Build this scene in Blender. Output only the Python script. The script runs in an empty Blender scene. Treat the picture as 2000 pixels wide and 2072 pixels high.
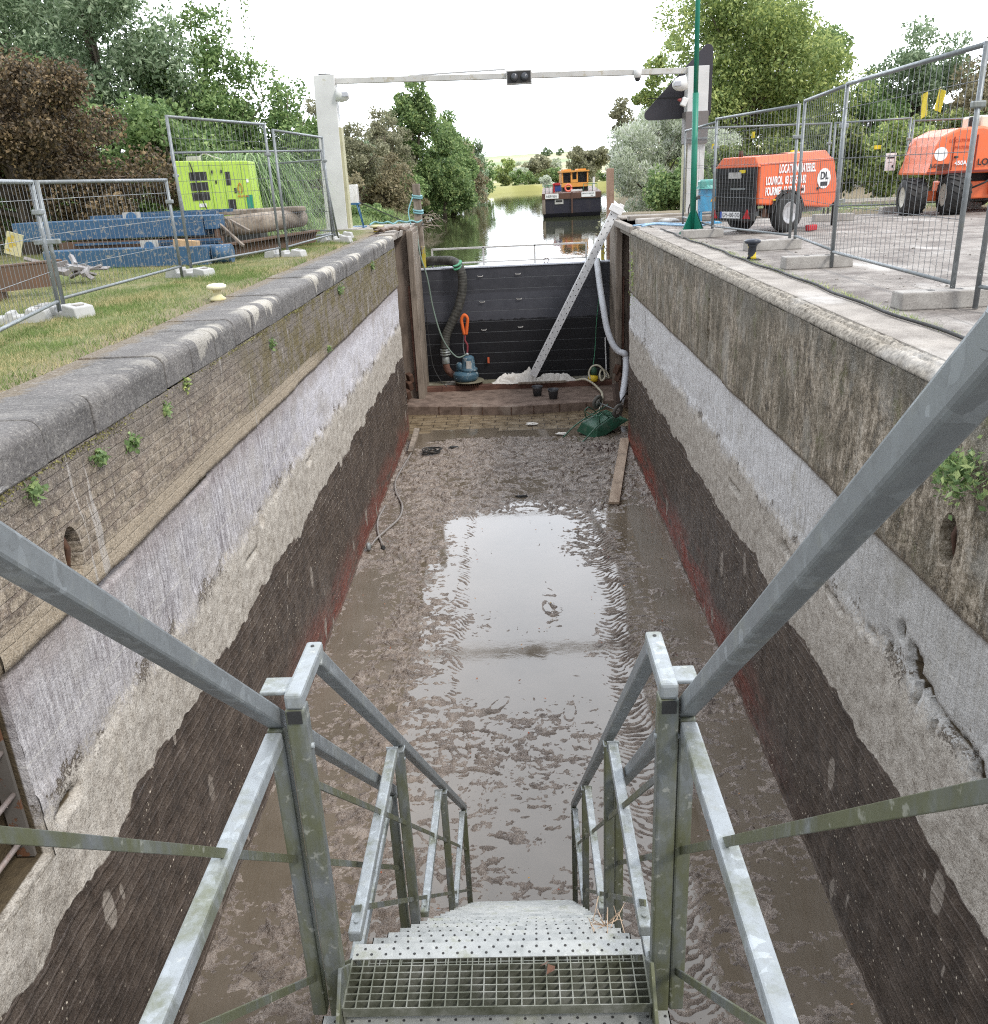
import bpy, bmesh, math, random
import numpy as np
from mathutils import Vector, Matrix
S = bpy.context.scene
COL = S.collection
random.seed(7)
# ---------------------------------------------------------------- camera (origin of the coordinate frame is the eye; y runs along the lock)
cam_d = bpy.data.cameras.new('camera'); cam = bpy.data.objects.new('camera', cam_d); COL.objects.link(cam)
Rv = Vector((0.99884, 0.01794, -0.04470)); Uv = Vector((0.03525, 0.36031, 0.93217)); Fv = Vector((-0.03283, 0.93266, -0.35925))
cam.matrix_world = Matrix(((Rv.x, Uv.x, -Fv.x, 0), (Rv.y, Uv.y, -Fv.y, 0), (Rv.z, Uv.z, -Fv.z, 0), (0, 0, 0, 1)))
cam_d.sensor_fit = 'HORIZONTAL'; cam_d.sensor_width = 36.0; cam_d.lens = 31.82
cam_d.clip_start = 0.05; cam_d.clip_end = 3000
S.camera = cam
# ---------------------------------------------------------------- sky: bright overcast
W = bpy.data.worlds.new('World'); S.world = W; W.use_nodes = True
wt = W.node_tree; wt.nodes.clear()
wo = wt.nodes.new('ShaderNodeOutputWorld'); wb = wt.nodes.new('ShaderNodeBackground')
sky = wt.nodes.new('ShaderNodeTexSky'); sky.sky_type = 'NISHITA'; sky.sun_disc = False
SUN_EL, SUN_AZ = math.radians(48), math.radians(128)
sky.sun_elevation = SUN_EL; sky.sun_rotation = SUN_AZ; sky.dust_density = 2.0
wtc = wt.nodes.new('ShaderNodeTexCoord'); wn = wt.nodes.new('ShaderNodeTexNoise'); wn.inputs['Scale'].default_value = 2.2
wn.inputs['Detail'].default_value = 6
wmap = wt.nodes.new('ShaderNodeMapping'); wmap.inputs['Scale'].default_value = (1, 1, 3)
wr = wt.nodes.new('ShaderNodeValToRGB')
wr.color_ramp.elements[0].position = 0.30; wr.color_ramp.elements[0].color = (14.6, 15.5, 17.0, 1)
wr.color_ramp.elements[1].position = 0.62; wr.color_ramp.elements[1].color = (16.2, 16.9, 18.0, 1)
wm = wt.nodes.new('ShaderNodeMix'); wm.data_type = 'RGBA'; wm.inputs[0].default_value = 0.90
wt.links.new(wtc.outputs['Generated'], wmap.inputs[0]); wt.links.new(wmap.outputs[0], wn.inputs['Vector'])
wt.links.new(wn.outputs['Fac'], wr.inputs[0]); wt.links.new(sky.outputs[0], wm.inputs[6]); wt.links.new(wr.outputs[0], wm.inputs[7])
wsx = wt.nodes.new('ShaderNodeSeparateXYZ'); wt.links.new(wtc.outputs['Generated'], wsx.inputs[0])      # extra sky brightness added ahead to strengthen the puddle reflections
wfr = wt.nodes.new('ShaderNodeMapRange'); wfr.interpolation_type = 'SMOOTHSTEP'; wfr.inputs[1].default_value = .1; wfr.inputs[2].default_value = .95; wfr.inputs[3].default_value = 1.0; wfr.inputs[4].default_value = 3.1
wt.links.new(wsx.outputs[1], wfr.inputs[0]); wmu = wt.nodes.new('ShaderNodeVectorMath'); wmu.operation = 'SCALE'
wt.links.new(wm.outputs[2], wmu.inputs[0]); wt.links.new(wfr.outputs[0], wmu.inputs[3])
wt.links.new(wmu.outputs[0], wb.inputs[0]); wb.inputs[1].default_value = 0.068
wt.links.new(wb.outputs[0], wo.inputs[0])
sd = bpy.data.lights.new('sun', 'SUN'); sd.energy = 2.1; sd.angle = math.radians(12); sd.color = (1.0, 0.96, 0.9)
sun = bpy.data.objects.new('sun', sd); COL.objects.link(sun)
sdir = Vector((math.sin(SUN_AZ) * math.cos(SUN_EL), math.cos(SUN_AZ) * math.cos(SUN_EL), math.sin(SUN_EL)))
sun.rotation_euler = sdir.to_track_quat('Z', 'Y').to_euler()
S.view_settings.view_transform = 'Standard'; S.view_settings.look = 'None'
S.view_settings.exposure = 0.38; S.view_settings.gamma = 1.0; S.view_settings.use_curve_mapping = False
try:
    S.cycles.use_denoising = False; S.cycles.filter_width = 1.15; S.cycles.max_bounces = 8; S.cycles.transparent_max_bounces = 8
except Exception: pass

# ---------------------------------------------------------------- mesh builder
def rotm(rx=0, ry=0, rz=0):
    return Matrix.Rotation(rz, 3, 'Z') @ Matrix.Rotation(ry, 3, 'Y') @ Matrix.Rotation(rx, 3, 'X')
class M:
    def __init__(s): s.v = []; s.f = []; s.sm = []
    def add(s, vs, fs, smooth=False):
        b = len(s.v); s.v += [tuple(v) for v in vs]; s.f += [tuple(b + i for i in f) for f in fs]; s.sm += [smooth] * len(fs); return s
    def hexa(s, p):      # 8 corners: bottom loop 0-3, top loop 4-7
        return s.add(p, [(0, 3, 2, 1), (4, 5, 6, 7), (0, 1, 5, 4), (1, 2, 6, 5), (2, 3, 7, 6), (3, 0, 4, 7)])
    def box(s, c, d, r=None):
        x, y, z = d[0] / 2, d[1] / 2, d[2] / 2
        P = [Vector(q) for q in ((-x, -y, -z), (x, -y, -z), (x, y, -z), (-x, y, -z), (-x, -y, z), (x, -y, z), (x, y, z), (-x, y, z))]
        if r is not None: P = [r @ q for q in P]
        c = Vector(c); return s.hexa([q + c for q in P])
    def bx(s, x0, x1, y0, y1, z0, z1):
        return s.box(((x0 + x1) / 2, (y0 + y1) / 2, (z0 + z1) / 2), (abs(x1 - x0), abs(y1 - y0), abs(z1 - z0)))
    def bar(s, a, b, w, h, up=(0, 0, 1)):   # box along a-b, w sideways, h along up
        a = Vector(a); b = Vector(b); d = (b - a).normalized(); u = Vector(up)
        if abs(d.dot(u)) > .98: u = Vector((0, 1, 0))
        r = d.cross(u).normalized(); u = r.cross(d).normalized()
        P = []
        for q in (a, b):
            P += [q - r * w / 2 - u * h / 2, q + r * w / 2 - u * h / 2, q + r * w / 2 + u * h / 2, q - r * w / 2 + u * h / 2]
        return s.add(P, [(0, 1, 2, 3), (7, 6, 5, 4), (0, 4, 5, 1), (1, 5, 6, 2), (2, 6, 7, 3), (3, 7, 4, 0)])
    def tube(s, pts, r, n=8, caps=True, smooth=True):
        pts = [Vector(p) for p in pts]; m = len(pts)
        R = r if isinstance(r, (list, tuple)) else [r] * m
        d0 = (pts[1] - pts[0]).normalized(); u = Vector((0, 0, 1))
        if abs(d0.dot(u)) > .9: u = Vector((1, 0, 0))
        a = d0.cross(u).normalized(); V = []
        for i in range(m):
            d = (pts[min(i + 1, m - 1)] - pts[max(i - 1, 0)])
            d = d.normalized() if d.length > 1e-9 else d0
            a = (a - d * a.dot(d)).normalized(); b = d.cross(a)
            for k in range(n):
                t = 2 * math.pi * k / n; V.append(pts[i] + (a * math.cos(t) + b * math.sin(t)) * R[i])
        F = []
        for i in range(m - 1):
            for k in range(n):
                k2 = (k + 1) % n; F.append((i * n + k, i * n + k2, (i + 1) * n + k2, (i + 1) * n + k))
        s.add(V, F, smooth)
        if caps:
            bse = len(s.v) - len(V)
            s.f.append(tuple(bse + k for k in range(n))[::-1]); s.f.append(tuple(bse + (m - 1) * n + k for k in range(n))); s.sm += [False, False]
        return s
    def lathe(s, prof, c=(0, 0, 0), n=20, ax=None, smooth=True, caps=True):   # prof: list of (radius, height); ax = rotation matrix
        c = Vector(c); V = []; m = len(prof)
        for (r, h) in prof:
            for k in range(n):
                t = 2 * math.pi * k / n; q = Vector((r * math.cos(t), r * math.sin(t), h))
                if ax is not None: q = ax @ q
                V.append(c + q)
        F = [(i * n + k, i * n + (k + 1) % n, (i + 1) * n + (k + 1) % n, (i + 1) * n + k) for i in range(m - 1) for k in range(n)]
        b = len(s.v); s.add(V, F, smooth)
        if not caps: return s
        s.f.append(tuple(b + k for k in range(n))[::-1]); s.f.append(tuple(b + (m - 1) * n + k for k in range(n))); s.sm += [False, False]
        return s
    def prism(s, poly, fn, d):   # poly 2D list, fn maps (u,v,w)->3D, extruded w from d[0] to d[1]
        n = len(poly)
        V = [fn(u, v, d[0]) for u, v in poly] + [fn(u, v, d[1]) for u, v in poly]
        F = [tuple(range(n))[::-1], tuple(range(n, 2 * n))] + [(i, (i + 1) % n, n + (i + 1) % n, n + i) for i in range(n)]
        return s.add(V, F)
    def build(s, name, mat, parent=None, bevel=0, local=False, fix=True):
        me = bpy.data.meshes.new(name)
        off = Vector((0, 0, 0))
        if parent is not None and not local:
            q = parent
            while q is not None: off += q.location; q = q.parent
        me.from_pydata([tuple(Vector(v) - off) for v in s.v] if off.length else s.v, [], s.f)
        me.polygons.foreach_set('use_smooth', s.sm)
        if fix:
            bm = bmesh.new(); bm.from_mesh(me); bmesh.ops.recalc_face_normals(bm, faces=bm.faces); bm.to_mesh(me); bm.free()
        me.materials.append(mat)
        o = bpy.data.objects.new(name, me); COL.objects.link(o)
        if parent is not None: o.parent = parent
        if bevel:
            b = o.modifiers.new('bevel', 'BEVEL'); b.width = bevel; b.segments = 2; b.limit_method = 'ANGLE'; b.angle_limit = math.radians(40)
        return o
def npmesh(name, V, F, mat, parent=None, smooth=True, loops=4):
    me = bpy.data.meshes.new(name); V = np.ascontiguousarray(V, dtype=np.float32); F = np.ascontiguousarray(F, dtype=np.int32)
    me.vertices.add(len(V)); me.vertices.foreach_set('co', V.ravel())
    me.loops.add(F.size); me.loops.foreach_set('vertex_index', F.ravel())
    me.polygons.add(len(F)); me.polygons.foreach_set('loop_start', np.arange(0, F.size, F.shape[1], dtype=np.int32))
    me.polygons.foreach_set('loop_total', np.full(len(F), F.shape[1], dtype=np.int32))
    me.update(calc_edges=True); me.validate()
    me.polygons.foreach_set('use_smooth', np.full(len(me.polygons), smooth))
    me.materials.append(mat); o = bpy.data.objects.new(name, me); COL.objects.link(o)
    if parent is not None: o.parent = parent
    return o
def tag(o, label=None, cat=None, group=None, kind=None):
    if label: o['label'] = label
    if cat: o['category'] = cat
    if group: o['group'] = group
    if kind: o['kind'] = kind
    return o
def thing(name, label, cat, loc=(0, 0, 0), rz=0, group=None):
    o = bpy.data.objects.new(name, None); o.empty_display_size = .2; COL.objects.link(o); o.location = loc; o.rotation_euler = (0, 0, rz)
    return tag(o, label, cat, group)
def solo(m, name, mat, label, cat, group=None, bevel=0):
    return tag(m.build(name, mat, None, bevel), label, cat, group)
def struct(m, name, mat, **k):
    return tag(m.build(name, mat, None, **k), kind='structure')
def text(s, name, size, loc, rot, mat, parent, extr=.002, align='LEFT', sx=1.0, bold=0.0):
    c = bpy.data.curves.new(name, 'FONT'); c.body = s; c.size = size; c.extrude = extr; c.align_x = align; c.offset = bold
    t = bpy.data.objects.new('tmp', c); COL.objects.link(t)
    dg = bpy.context.evaluated_depsgraph_get(); me = bpy.data.meshes.new_from_object(t.evaluated_get(dg)); bpy.data.objects.remove(t)
    R = rot if isinstance(rot, Matrix) else rotm(*rot)
    off = Vector((0, 0, 0)); q = parent
    while q is not None: off += q.location; q = q.parent
    for v in me.vertices: v.co = R @ Vector((v.co.x * sx, v.co.y, v.co.z)) + Vector(loc) - off
    me.materials.clear(); me.materials.append(mat)
    o = bpy.data.objects.new(name, me); COL.objects.link(o); o.parent = parent
    return o
def smooth_path(pts, n=6):     # catmull-rom
    P = [Vector(p) for p in pts]; P = [P[0]] + P + [P[-1]]; out = []
    for i in range(1, len(P) - 2):
        for k in range(n):
            t = k / n; a, b, c, d = P[i - 1], P[i], P[i + 1], P[i + 2]
            out.append(0.5 * ((2 * b) + (c - a) * t + (2 * a - 5 * b + 4 * c - d) * t * t + (3 * b - a - 3 * c + d) * t ** 3))
    return out + [P[-2]]

# ---------------------------------------------------------------- node material helper
class G:
    def __init__(s, name):
        s.m = bpy.data.materials.new(name); s.m.use_nodes = True; s.t = s.m.node_tree; s.t.nodes.clear()
        s.out = s.t.nodes.new('ShaderNodeOutputMaterial'); s.b = s.t.nodes.new('ShaderNodeBsdfPrincipled')
        s.t.links.new(s.b.outputs[0], s.out.inputs[0]); s.tc = s.t.nodes.new('ShaderNodeNewGeometry'); s.P = s.tc.outputs['Position']
    def put(s, inp, v):
        if v is None: return
        if hasattr(v, 'is_linked') or isinstance(v, bpy.types.NodeSocket): s.t.links.new(v, inp)
        else:
            if inp.type == 'RGBA' and len(v) == 3: v = (*v, 1)
            inp.default_value = v
    def n(s, t): return s.t.nodes.new(t)
    def map(s, vec=None, sc=(1, 1, 1), loc=(0, 0, 0), rot=(0, 0, 0)):
        k = s.n('ShaderNodeMapping'); s.put(k.inputs[0], vec or s.P); k.inputs['Scale'].default_value = sc; k.inputs['Location'].default_value = loc
        k.inputs['Rotation'].default_value = rot; return k.outputs[0]
    def noise(s, scale=5, det=4, rough=.55, vec=None, dist=0, sc=None):
        k = s.n('ShaderNodeTexNoise'); v = vec or s.P
        if sc: v = s.map(v, sc)
        s.put(k.inputs['Vector'], v); k.inputs['Scale'].default_value = scale; k.inputs['Detail'].default_value = det
        k.inputs['Roughness'].default_value = rough; k.inputs['Distortion'].default_value = dist; return k.outputs['Fac']
    def vor(s, scale=5, vec=None, sc=None, feat='F1', out='Distance', rnd=1):
        k = s.n('ShaderNodeTexVoronoi'); v = vec or s.P
        if sc: v = s.map(v, sc)
        k.feature = feat; s.put(k.inputs['Vector'], v); k.inputs['Scale'].default_value = scale; k.inputs['Randomness'].default_value = rnd; return k.outputs[out]
    def ramp(s, fac, st):
        k = s.n('ShaderNodeValToRGB'); e = k.color_ramp.elements; s.put(k.inputs[0], fac)
        while len(e) < len(st): e.new(0.5)
        for i, (p, c) in enumerate(st):
            e[i].position = p
            if not hasattr(c, '__len__'): c = (c, c, c)
            e[i].color = (*c, 1) if len(c) == 3 else c
        return k.outputs[0]
    def step(s, x, a, b):      # smooth 0..1 between a and b (a may exceed b)
        k = s.n('ShaderNodeMapRange'); k.interpolation_type = 'SMOOTHSTEP'; s.put(k.inputs[0], x)
        k.inputs[1].default_value = a; k.inputs[2].default_value = b; return k.outputs[0]
    def mix(s, f, a, b, mode='MIX'):
        k = s.n('ShaderNodeMix'); k.data_type = 'RGBA'; k.blend_type = mode; s.put(k.inputs[0], f); s.put(k.inputs[6], a); s.put(k.inputs[7], b); return k.outputs[2]
    def ma(s, op, a, b=None, clamp=False):
        k = s.n('ShaderNodeMath'); k.operation = op; k.use_clamp = clamp; s.put(k.inputs[0], a); s.put(k.inputs[1], b); return k.outputs[0]
    def xyz(s, vec=None):
        k = s.n('ShaderNodeSeparateXYZ'); s.put(k.inputs[0], vec or s.P); return k.outputs
    def comb(s, x=0., y=0., z=0.):
        k = s.n('ShaderNodeCombineXYZ'); s.put(k.inputs[0], x); s.put(k.inputs[1], y); s.put(k.inputs[2], z); return k.outputs[0]
    def isl(s): return s.n('ShaderNodeNewGeometry').outputs['Random Per Island']
    def orand(s): return s.n('ShaderNodeObjectInfo').outputs['Random']
    def brick(s, vec, w, h, mortar=.01, c1=(1, 1, 1), c2=(.7, .7, .7), cm=(0, 0, 0), off=.5):
        k = s.n('ShaderNodeTexBrick'); s.put(k.inputs['Vector'], vec); k.inputs['Scale'].default_value = 1; k.inputs['Brick Width'].default_value = w
        k.inputs['Row Height'].default_value = h; k.inputs['Mortar Size'].default_value = mortar; k.inputs['Mortar Smooth'].default_value = .3; k.offset = off
        for nme, c in (('Color1', c1), ('Color2', c2), ('Mortar', cm)): k.inputs[nme].default_value = (*c, 1)
        return k.outputs
    def end(s, col, rough=.6, metal=0., bump=None, bs=.5, bd=.02, spec=None, ior=None, trans=None):
        s.put(s.b.inputs['Base Color'], col); s.put(s.b.inputs['Roughness'], rough); s.put(s.b.inputs['Metallic'], metal)
        if spec is not None: s.put(s.b.inputs['Specular IOR Level'], spec)
        if ior is not None: s.b.inputs['IOR'].default_value = ior
        if bump is not None:
            k = s.n('ShaderNodeBump'); k.inputs['Strength'].default_value = bs; k.inputs['Distance'].default_value = bd; s.put(k.inputs['Height'], bump)
            s.t.links.new(k.outputs[0], s.b.inputs['Normal'])
        if trans:      # leaf translucency
            tr = s.n('ShaderNodeBsdfTranslucent'); s.put(tr.inputs[0], col); mx = s.n('ShaderNodeMixShader'); mx.inputs[0].default_value = trans
            s.t.links.new(s.b.outputs[0], mx.inputs[1]); s.t.links.new(tr.outputs[0], mx.inputs[2]); s.t.links.new(mx.outputs[0], s.out.inputs[0])
        return s.m
def paint(name, c, rough=.45, metal=0, dirt=(.12, .1, .08), amt=.35, sc=3, bump=.15):
    g = G(name); n1 = g.noise(sc, 6, .65); n2 = g.noise(sc * 9, 3)
    col = g.mix(g.ma('MULTIPLY', g.step(n1, .45, .75), amt), c, dirt)
    col = g.mix(g.ma('MULTIPLY', g.step(n2, .4, .7), .12), col, tuple(min(1, x * 1.3 + .02) for x in c))
    return g.end(col, g.ramp(n1, [(.3, rough * .8), (.8, min(1, rough * 1.5))]), metal, bump=n2, bs=bump, bd=.003)
def worn(name, c, under, thr=.55, sc=6, rough=.6, metal=0):
    g = G(name); n = g.noise(sc, 8, .7); m = g.step(n, thr, thr + .03); n2 = g.noise(sc * .4, 3)
    col = g.mix(m, g.mix(n2, c, tuple(x * .55 for x in c)), under)
    return g.end(col, rough, metal, bump=g.ma('MULTIPLY', m, -1), bs=.4, bd=.003)
def galv(name, moss=0.0, dark=1.0):
    g = G(name); dv = g.n('ShaderNodeVectorMath'); dv.operation = 'ADD'; nz = g.n('ShaderNodeTexNoise'); nz.inputs['Scale'].default_value = 30; g.put(nz.inputs['Vector'], g.P); sc_ = g.n('ShaderNodeVectorMath'); sc_.operation = 'SCALE'; g.put(sc_.inputs[0], nz.outputs['Color']); sc_.inputs[3].default_value = .03
    g.put(dv.inputs[0], g.P); g.put(dv.inputs[1], sc_.outputs[0]); v = g.vor(42, dv.outputs[0], sc=(1, 1, .6), out='Color'); vv = g.xyz(v)[0]
    col = g.ramp(vv, [(0, (.215 * dark, .232 * dark, .242 * dark)), (.8, (.235 * dark, .255 * dark, .265 * dark)), (.98, (.30 * dark, .325 * dark, .34 * dark))])
    n = g.noise(9, 6, .7); col = g.mix(g.ma('MULTIPLY', g.step(n, .5, .75), .4), col, (.27, .265, .20)); ns = g.noise(60, 4, .75); col = g.mix(g.ma('MULTIPLY', g.step(ns, .5, .7), .25), col, (.12, .125, .12))
    if moss:
        n2 = g.noise(7, 8, .7, sc=(1, 1, .35)); col = g.mix(g.ma('MULTIPLY', g.step(n2, .60 - moss * .2, .86 - moss * .2), .8), col, (.10, .105, .04))
        n3 = g.noise(40, 3); col = g.mix(g.ma('MULTIPLY', g.step(n3, .62, .72), .35), col, (.5, .5, .45))
    return g.end(col, g.ramp(n, [(.3, .38), (.8, .7)]), .45 if not moss else .25, bump=n, bs=.15, bd=.004)
def leafmat(name, c1, c2, c3, tr=.35, rough=.5):
    g = G(name); k_ = 2.3; gy = lambda c: tuple(.80 * q + .20 * sum(c) / 3 for q in c); c1, c2, c3 = gy(c1), gy(c2), gy(c3); c1, c2, c3 = [tuple(min(.75, q * k_) for q in c) for c in (c1, c2, c3)]; col = g.ramp(g.isl(), [(0, c1), (.5, c2), (1, c3)])
    n = g.noise(.9, 2); col = g.mix(g.ma('MULTIPLY', g.step(n, .4, .65), .45), col, tuple(x * .7 for x in c2))
    return g.end(col, rough, trans=tr, spec=.3)
GZ = -1.17; FZ = -5.83; XL = -2.72; XR = 2.48; WATER = -2.45
# ================================================================ materials of the lock
def wall_mat(side):
    left = side == 'L'
    g = G('lock wall masonry ' + ('brick side' if left else 'concrete side')); P = g.xyz(); y, z = P[1], P[2]
    big = g.noise(.55, 3, .5); med = g.noise(2.3, 5, .6); fine = g.noise(14, 5, .65); grit = g.noise(70, 3, .6)
    streak = g.ma('ADD', g.ma('MULTIPLY', g.noise(1, 7, .75, sc=(0, 26, 1.9)), .62), g.ma('MULTIPLY', g.noise(1, 6, .7, sc=(0, 60, 9)), .38)); streak2 = g.noise(1, 5, .6, sc=(3, 5, .35))
    jag = g.ma('ADD', g.ma('MULTIPLY', g.ma('SUBTRACT', med, .5), .42), g.ma('ADD', g.ma('MULTIPLY', g.ma('SUBTRACT', fine, .5), .15), g.ma('MULTIPLY', g.ma('SUBTRACT', grit, .5), .10)))
    zj = g.ma('ADD', z, jag); zs = g.ma('ADD', z, g.ma('MULTIPLY', g.ma('SUBTRACT', fine, .5), .03))
    # --- dark wet foot
    row = g.ma('SINE', g.ma('ADD', g.ma('MULTIPLY', z, 62.), g.ma('MULTIPLY', g.noise(1.3, 4), 3.5))); rown = g.step(row, .5, 1.)
    dk = g.ramp(g.noise(5, 6, .7), [(.3, (.028, .020, .016)), (.5, (.075, .055, .043)), (.72, (.14, .108, .085))])
    dk = g.mix(g.ma('MULTIPLY', g.ma('MULTIPLY', rown, g.step(g.noise(1, 5, .75, sc=(1, 5, 14)), .5, .62)), .38), dk, (.17, .13, .11))
    redm = g.ma('MULTIPLY', g.step(g.ma('ADD', z, g.ma('MULTIPLY', big, .9)), -4.55, -5.15), g.step(g.noise(1, 5, .7, sc=(2, .8, 3)), .36, .56))
    redm = g.ma('MULTIPLY', redm, g.step(y, 6., 11.))
    dk = g.mix(g.ma('MULTIPLY', redm, .5 if left else .85), dk, (.27, .04, .022))
    wv = g.vor(26, out='Distance'); wc = g.xyz(g.vor(26, out='Color'))[0]
    dots = g.ma('MULTIPLY', g.step(wv, .26, .16), g.step(wc, .86, .88)); dots = g.ma('MULTIPLY', dots, g.step(g.noise(1.6, 3), .42, .55))
    dk = g.mix(dots, dk, (.72, .64, .52))
    pv = g.vor(1, sc=(.01, 2.1, .95)); pc = g.xyz(g.vor(1, sc=(.01, 2.1, .95), out='Color'))[1]
    lens = g.ma('MULTIPLY', g.step(g.ma('ADD', pv, g.ma('MULTIPLY', g.ma('SUBTRACT', fine, .5), .1)), .17, .14), g.step(pc, .50, .51))
    pv2 = g.vor(1, sc=(.01, 5, 1.8)); pc2 = g.xyz(g.vor(1, sc=(.01, 5, 1.8), out='Color'))[1]
    lens2 = g.ma('MULTIPLY', g.step(g.ma('ADD', pv2, g.ma('MULTIPLY', g.ma('SUBTRACT', fine, .5), .12)), .12, .10), g.step(pc2, .72, .73))
    lens = g.ma('MAXIMUM', lens, lens2)
    dk = g.mix(g.ma('MULTIPLY', lens, .85), dk, (.33, .29, .25)); dk = g.mix(g.ma('MULTIPLY', g.step(g.noise(1.4, 6, .7, sc=(1, 1, .6)), .52, .66), .5), dk, (.145, .115, .095)); dk = g.mix(g.ma('MULTIPLY', g.step(z, -5.72, -5.8), .5), dk, (.22, .18, .15))
    # --- pale cement render
    ce = g.ramp(g.noise(9, 6, .7), [(.32, (.30, .265, .225)), (.5, (.48, .44, .385)), (.7, (.62, .58, .52))])
    ce = g.mix(g.ma('MULTIPLY', g.step(g.noise(30, 6, .8), .53, .62), .7), ce, (.15, .12, .09)); ce = g.mix(g.step(g.noise(55, 3, .7), .62, .68), ce, (.62, .58, .5))
    ce = g.mix(g.ma('MULTIPLY', g.step(streak2, .55, .8), .35), ce, (.33, .28, .2))
    # --- white limed band
    if left:
        wh = g.mix(g.step(g.ma('ADD', streak, g.ma('MULTIPLY', g.ma('SUBTRACT', med, .5), .25)), .38, .62), (.19, .17, .19), (.70, .685, .71))
        wh = g.mix(g.ma('MULTIPLY', g.step(g.ma('ADD', y, g.ma('MULTIPLY', big, 6.)), 11., 16.), .6), wh, (.72, .71, .76))
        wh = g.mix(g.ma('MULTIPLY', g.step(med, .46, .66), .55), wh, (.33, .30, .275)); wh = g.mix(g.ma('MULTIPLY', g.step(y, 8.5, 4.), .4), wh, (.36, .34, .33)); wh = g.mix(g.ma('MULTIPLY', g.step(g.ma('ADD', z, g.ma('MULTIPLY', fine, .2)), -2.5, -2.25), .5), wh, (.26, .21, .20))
    else:
        wh = g.mix(g.step(streak, .34, .60), (.34, .325, .31), (.74, .74, .75))
        wh = g.mix(g.ma('MULTIPLY', g.step(med, .52, .7), g.step(y, 12., 7.)), wh, (.45, .43, .39))
        wh = g.mix(g.ma('MULTIPLY', g.step(y, 8., 5.5), .55), wh, g.mix(fine, (.22, .21, .18), (.44, .43, .40)))
    seam = g.ma('MULTIPLY', g.step(g.ma('ABSOLUTE', g.ma('ADD', zs, 2.86)), .012, .004), .5)
    wh = g.mix(seam, wh, (.6, .58, .55))
    # --- upper part
    if left:
        vec = g.comb(y, g.ma('ADD', z, g.ma('MULTIPLY', g.ma('SUBTRACT', med, .5), .02)))
        b = g.brick(vec, .235, .075, .011, (1, 1, 1), (.6, .6, .6), (0, 0, 0)); bf = b[1]
        bc = g.ramp(g.noise(13, 7, .8), [(.34, (.06, .045, .033)), (.47, (.20, .16, .115)), (.58, (.36, .295, .22)), (.7, (.52, .45, .36))])
        bc = g.mix(g.ma('MULTIPLY', bf, .5), bc, g.mix(g.step(g.noise(2.2, 4), .45, .55), (.10, .08, .06), (.46, .41, .33)))
        bc = g.mix(g.ma('MULTIPLY', g.step(b[0], .85, .55), .22), bc, (.2, .13, .11)); bc = g.mix(g.ma('MULTIPLY', g.step(g.noise(1, 6, .7, sc=(0, 11, 1.6)), .5, .64), .45), bc, (.13, .10, .075))
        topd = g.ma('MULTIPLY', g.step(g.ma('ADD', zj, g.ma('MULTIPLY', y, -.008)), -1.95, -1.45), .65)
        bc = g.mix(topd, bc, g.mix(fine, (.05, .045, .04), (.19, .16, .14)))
        far = g.step(g.ma('ADD', y, g.ma('MULTIPLY', big, 5.)), 9.5, 13.)
        bc = g.mix(g.ma('MULTIPLY', far, .6), bc, g.mix(streak, (.05, .04, .03), (.24, .21, .18)))
        moss = g.ma('MULTIPLY', g.ma('MULTIPLY', g.step(g.noise(3.2, 7, .75), .43, .55), far), .92)
        bc = g.mix(moss, bc, g.mix(g.noise(30, 3), (.05, .038, .010), (.19, .145, .035)))
        smooth_b = g.step(g.ma('ADD', zs, g.ma('MULTIPLY', big, .25)), -1.93, -1.98)
        sb = g.mix(g.noise(25, 5, .7), (.28, .22, .15), (.43, .36, .27))
        bc = g.mix(g.ma('MULTIPLY', smooth_b, g.step(y, 13, 11)), bc, sb)
        drip = g.ma('MULTIPLY', g.step(g.noise(1, 4, .6, sc=(.1, 7, .45)), .64, .68), .7); bc = g.mix(drip, bc, (.42, .39, .36))
        up = bc; zt1, zt2 = -2.285, -2.3
    else:
        st = g.ma('ADD', g.ma('MULTIPLY', g.noise(1, 8, .78, sc=(0, 7, 2.6)), .6), g.ma('MULTIPLY', g.noise(24, 6, .75), .4))
        up = g.ramp(st, [(.40, (.028, .022, .013)), (.47, (.115, .088, .054)), (.53, (.29, .24, .175)), (.61, (.54, .47, .38))])
        up = g.mix(g.ma('MULTIPLY', g.step(g.noise(1, 7, .75, sc=(0, 1.7, .8)), .47, .60), .62), up, (.065, .052, .026))
        up = g.mix(g.ma('MULTIPLY', g.step(med, .52, .66), .55), up, (.30, .285, .25)); up = g.mix(g.ma('MULTIPLY', g.step(g.noise(.9, 7, .75), .50, .62), .6), up, g.mix(st, (.04, .032, .014), (.17, .14, .09))); up = g.mix(g.ma('MULTIPLY', g.step(g.noise(1, 6, .8, sc=(0, 5, 1.2)), .56, .64), .6), up, (.52, .47, .39))
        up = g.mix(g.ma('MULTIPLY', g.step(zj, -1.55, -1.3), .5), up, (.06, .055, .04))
        ms = g.ma('MULTIPLY', g.step(g.noise(2.4, 6, .7), .57, .67), .7); up = g.mix(ms, up, (.09, .09, .025))
        wp = g.ma('MULTIPLY', g.step(g.vor(5, sc=(.01, 1.2, .6)), .10, .08), g.step(g.xyz(g.vor(5, sc=(.01, 1.2, .6), out='Color'))[0], .90, .91))
        up = g.mix(wp, up, (.75, .72, .6))
        zt1, zt2 = -2.43, -2.45
    col = g.mix(g.step(zs, zt1, zt2), up, wh)
    edge = g.ma('MULTIPLY', g.step(g.ma('ABSOLUTE', g.ma('SUBTRACT', zs, (zt1 + zt2) / 2)), .05, .01), .75)  # brown joint line, with the ledge's shadow put into its colour
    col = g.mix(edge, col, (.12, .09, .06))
    zc = -3.13 if left else -3.21
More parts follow.
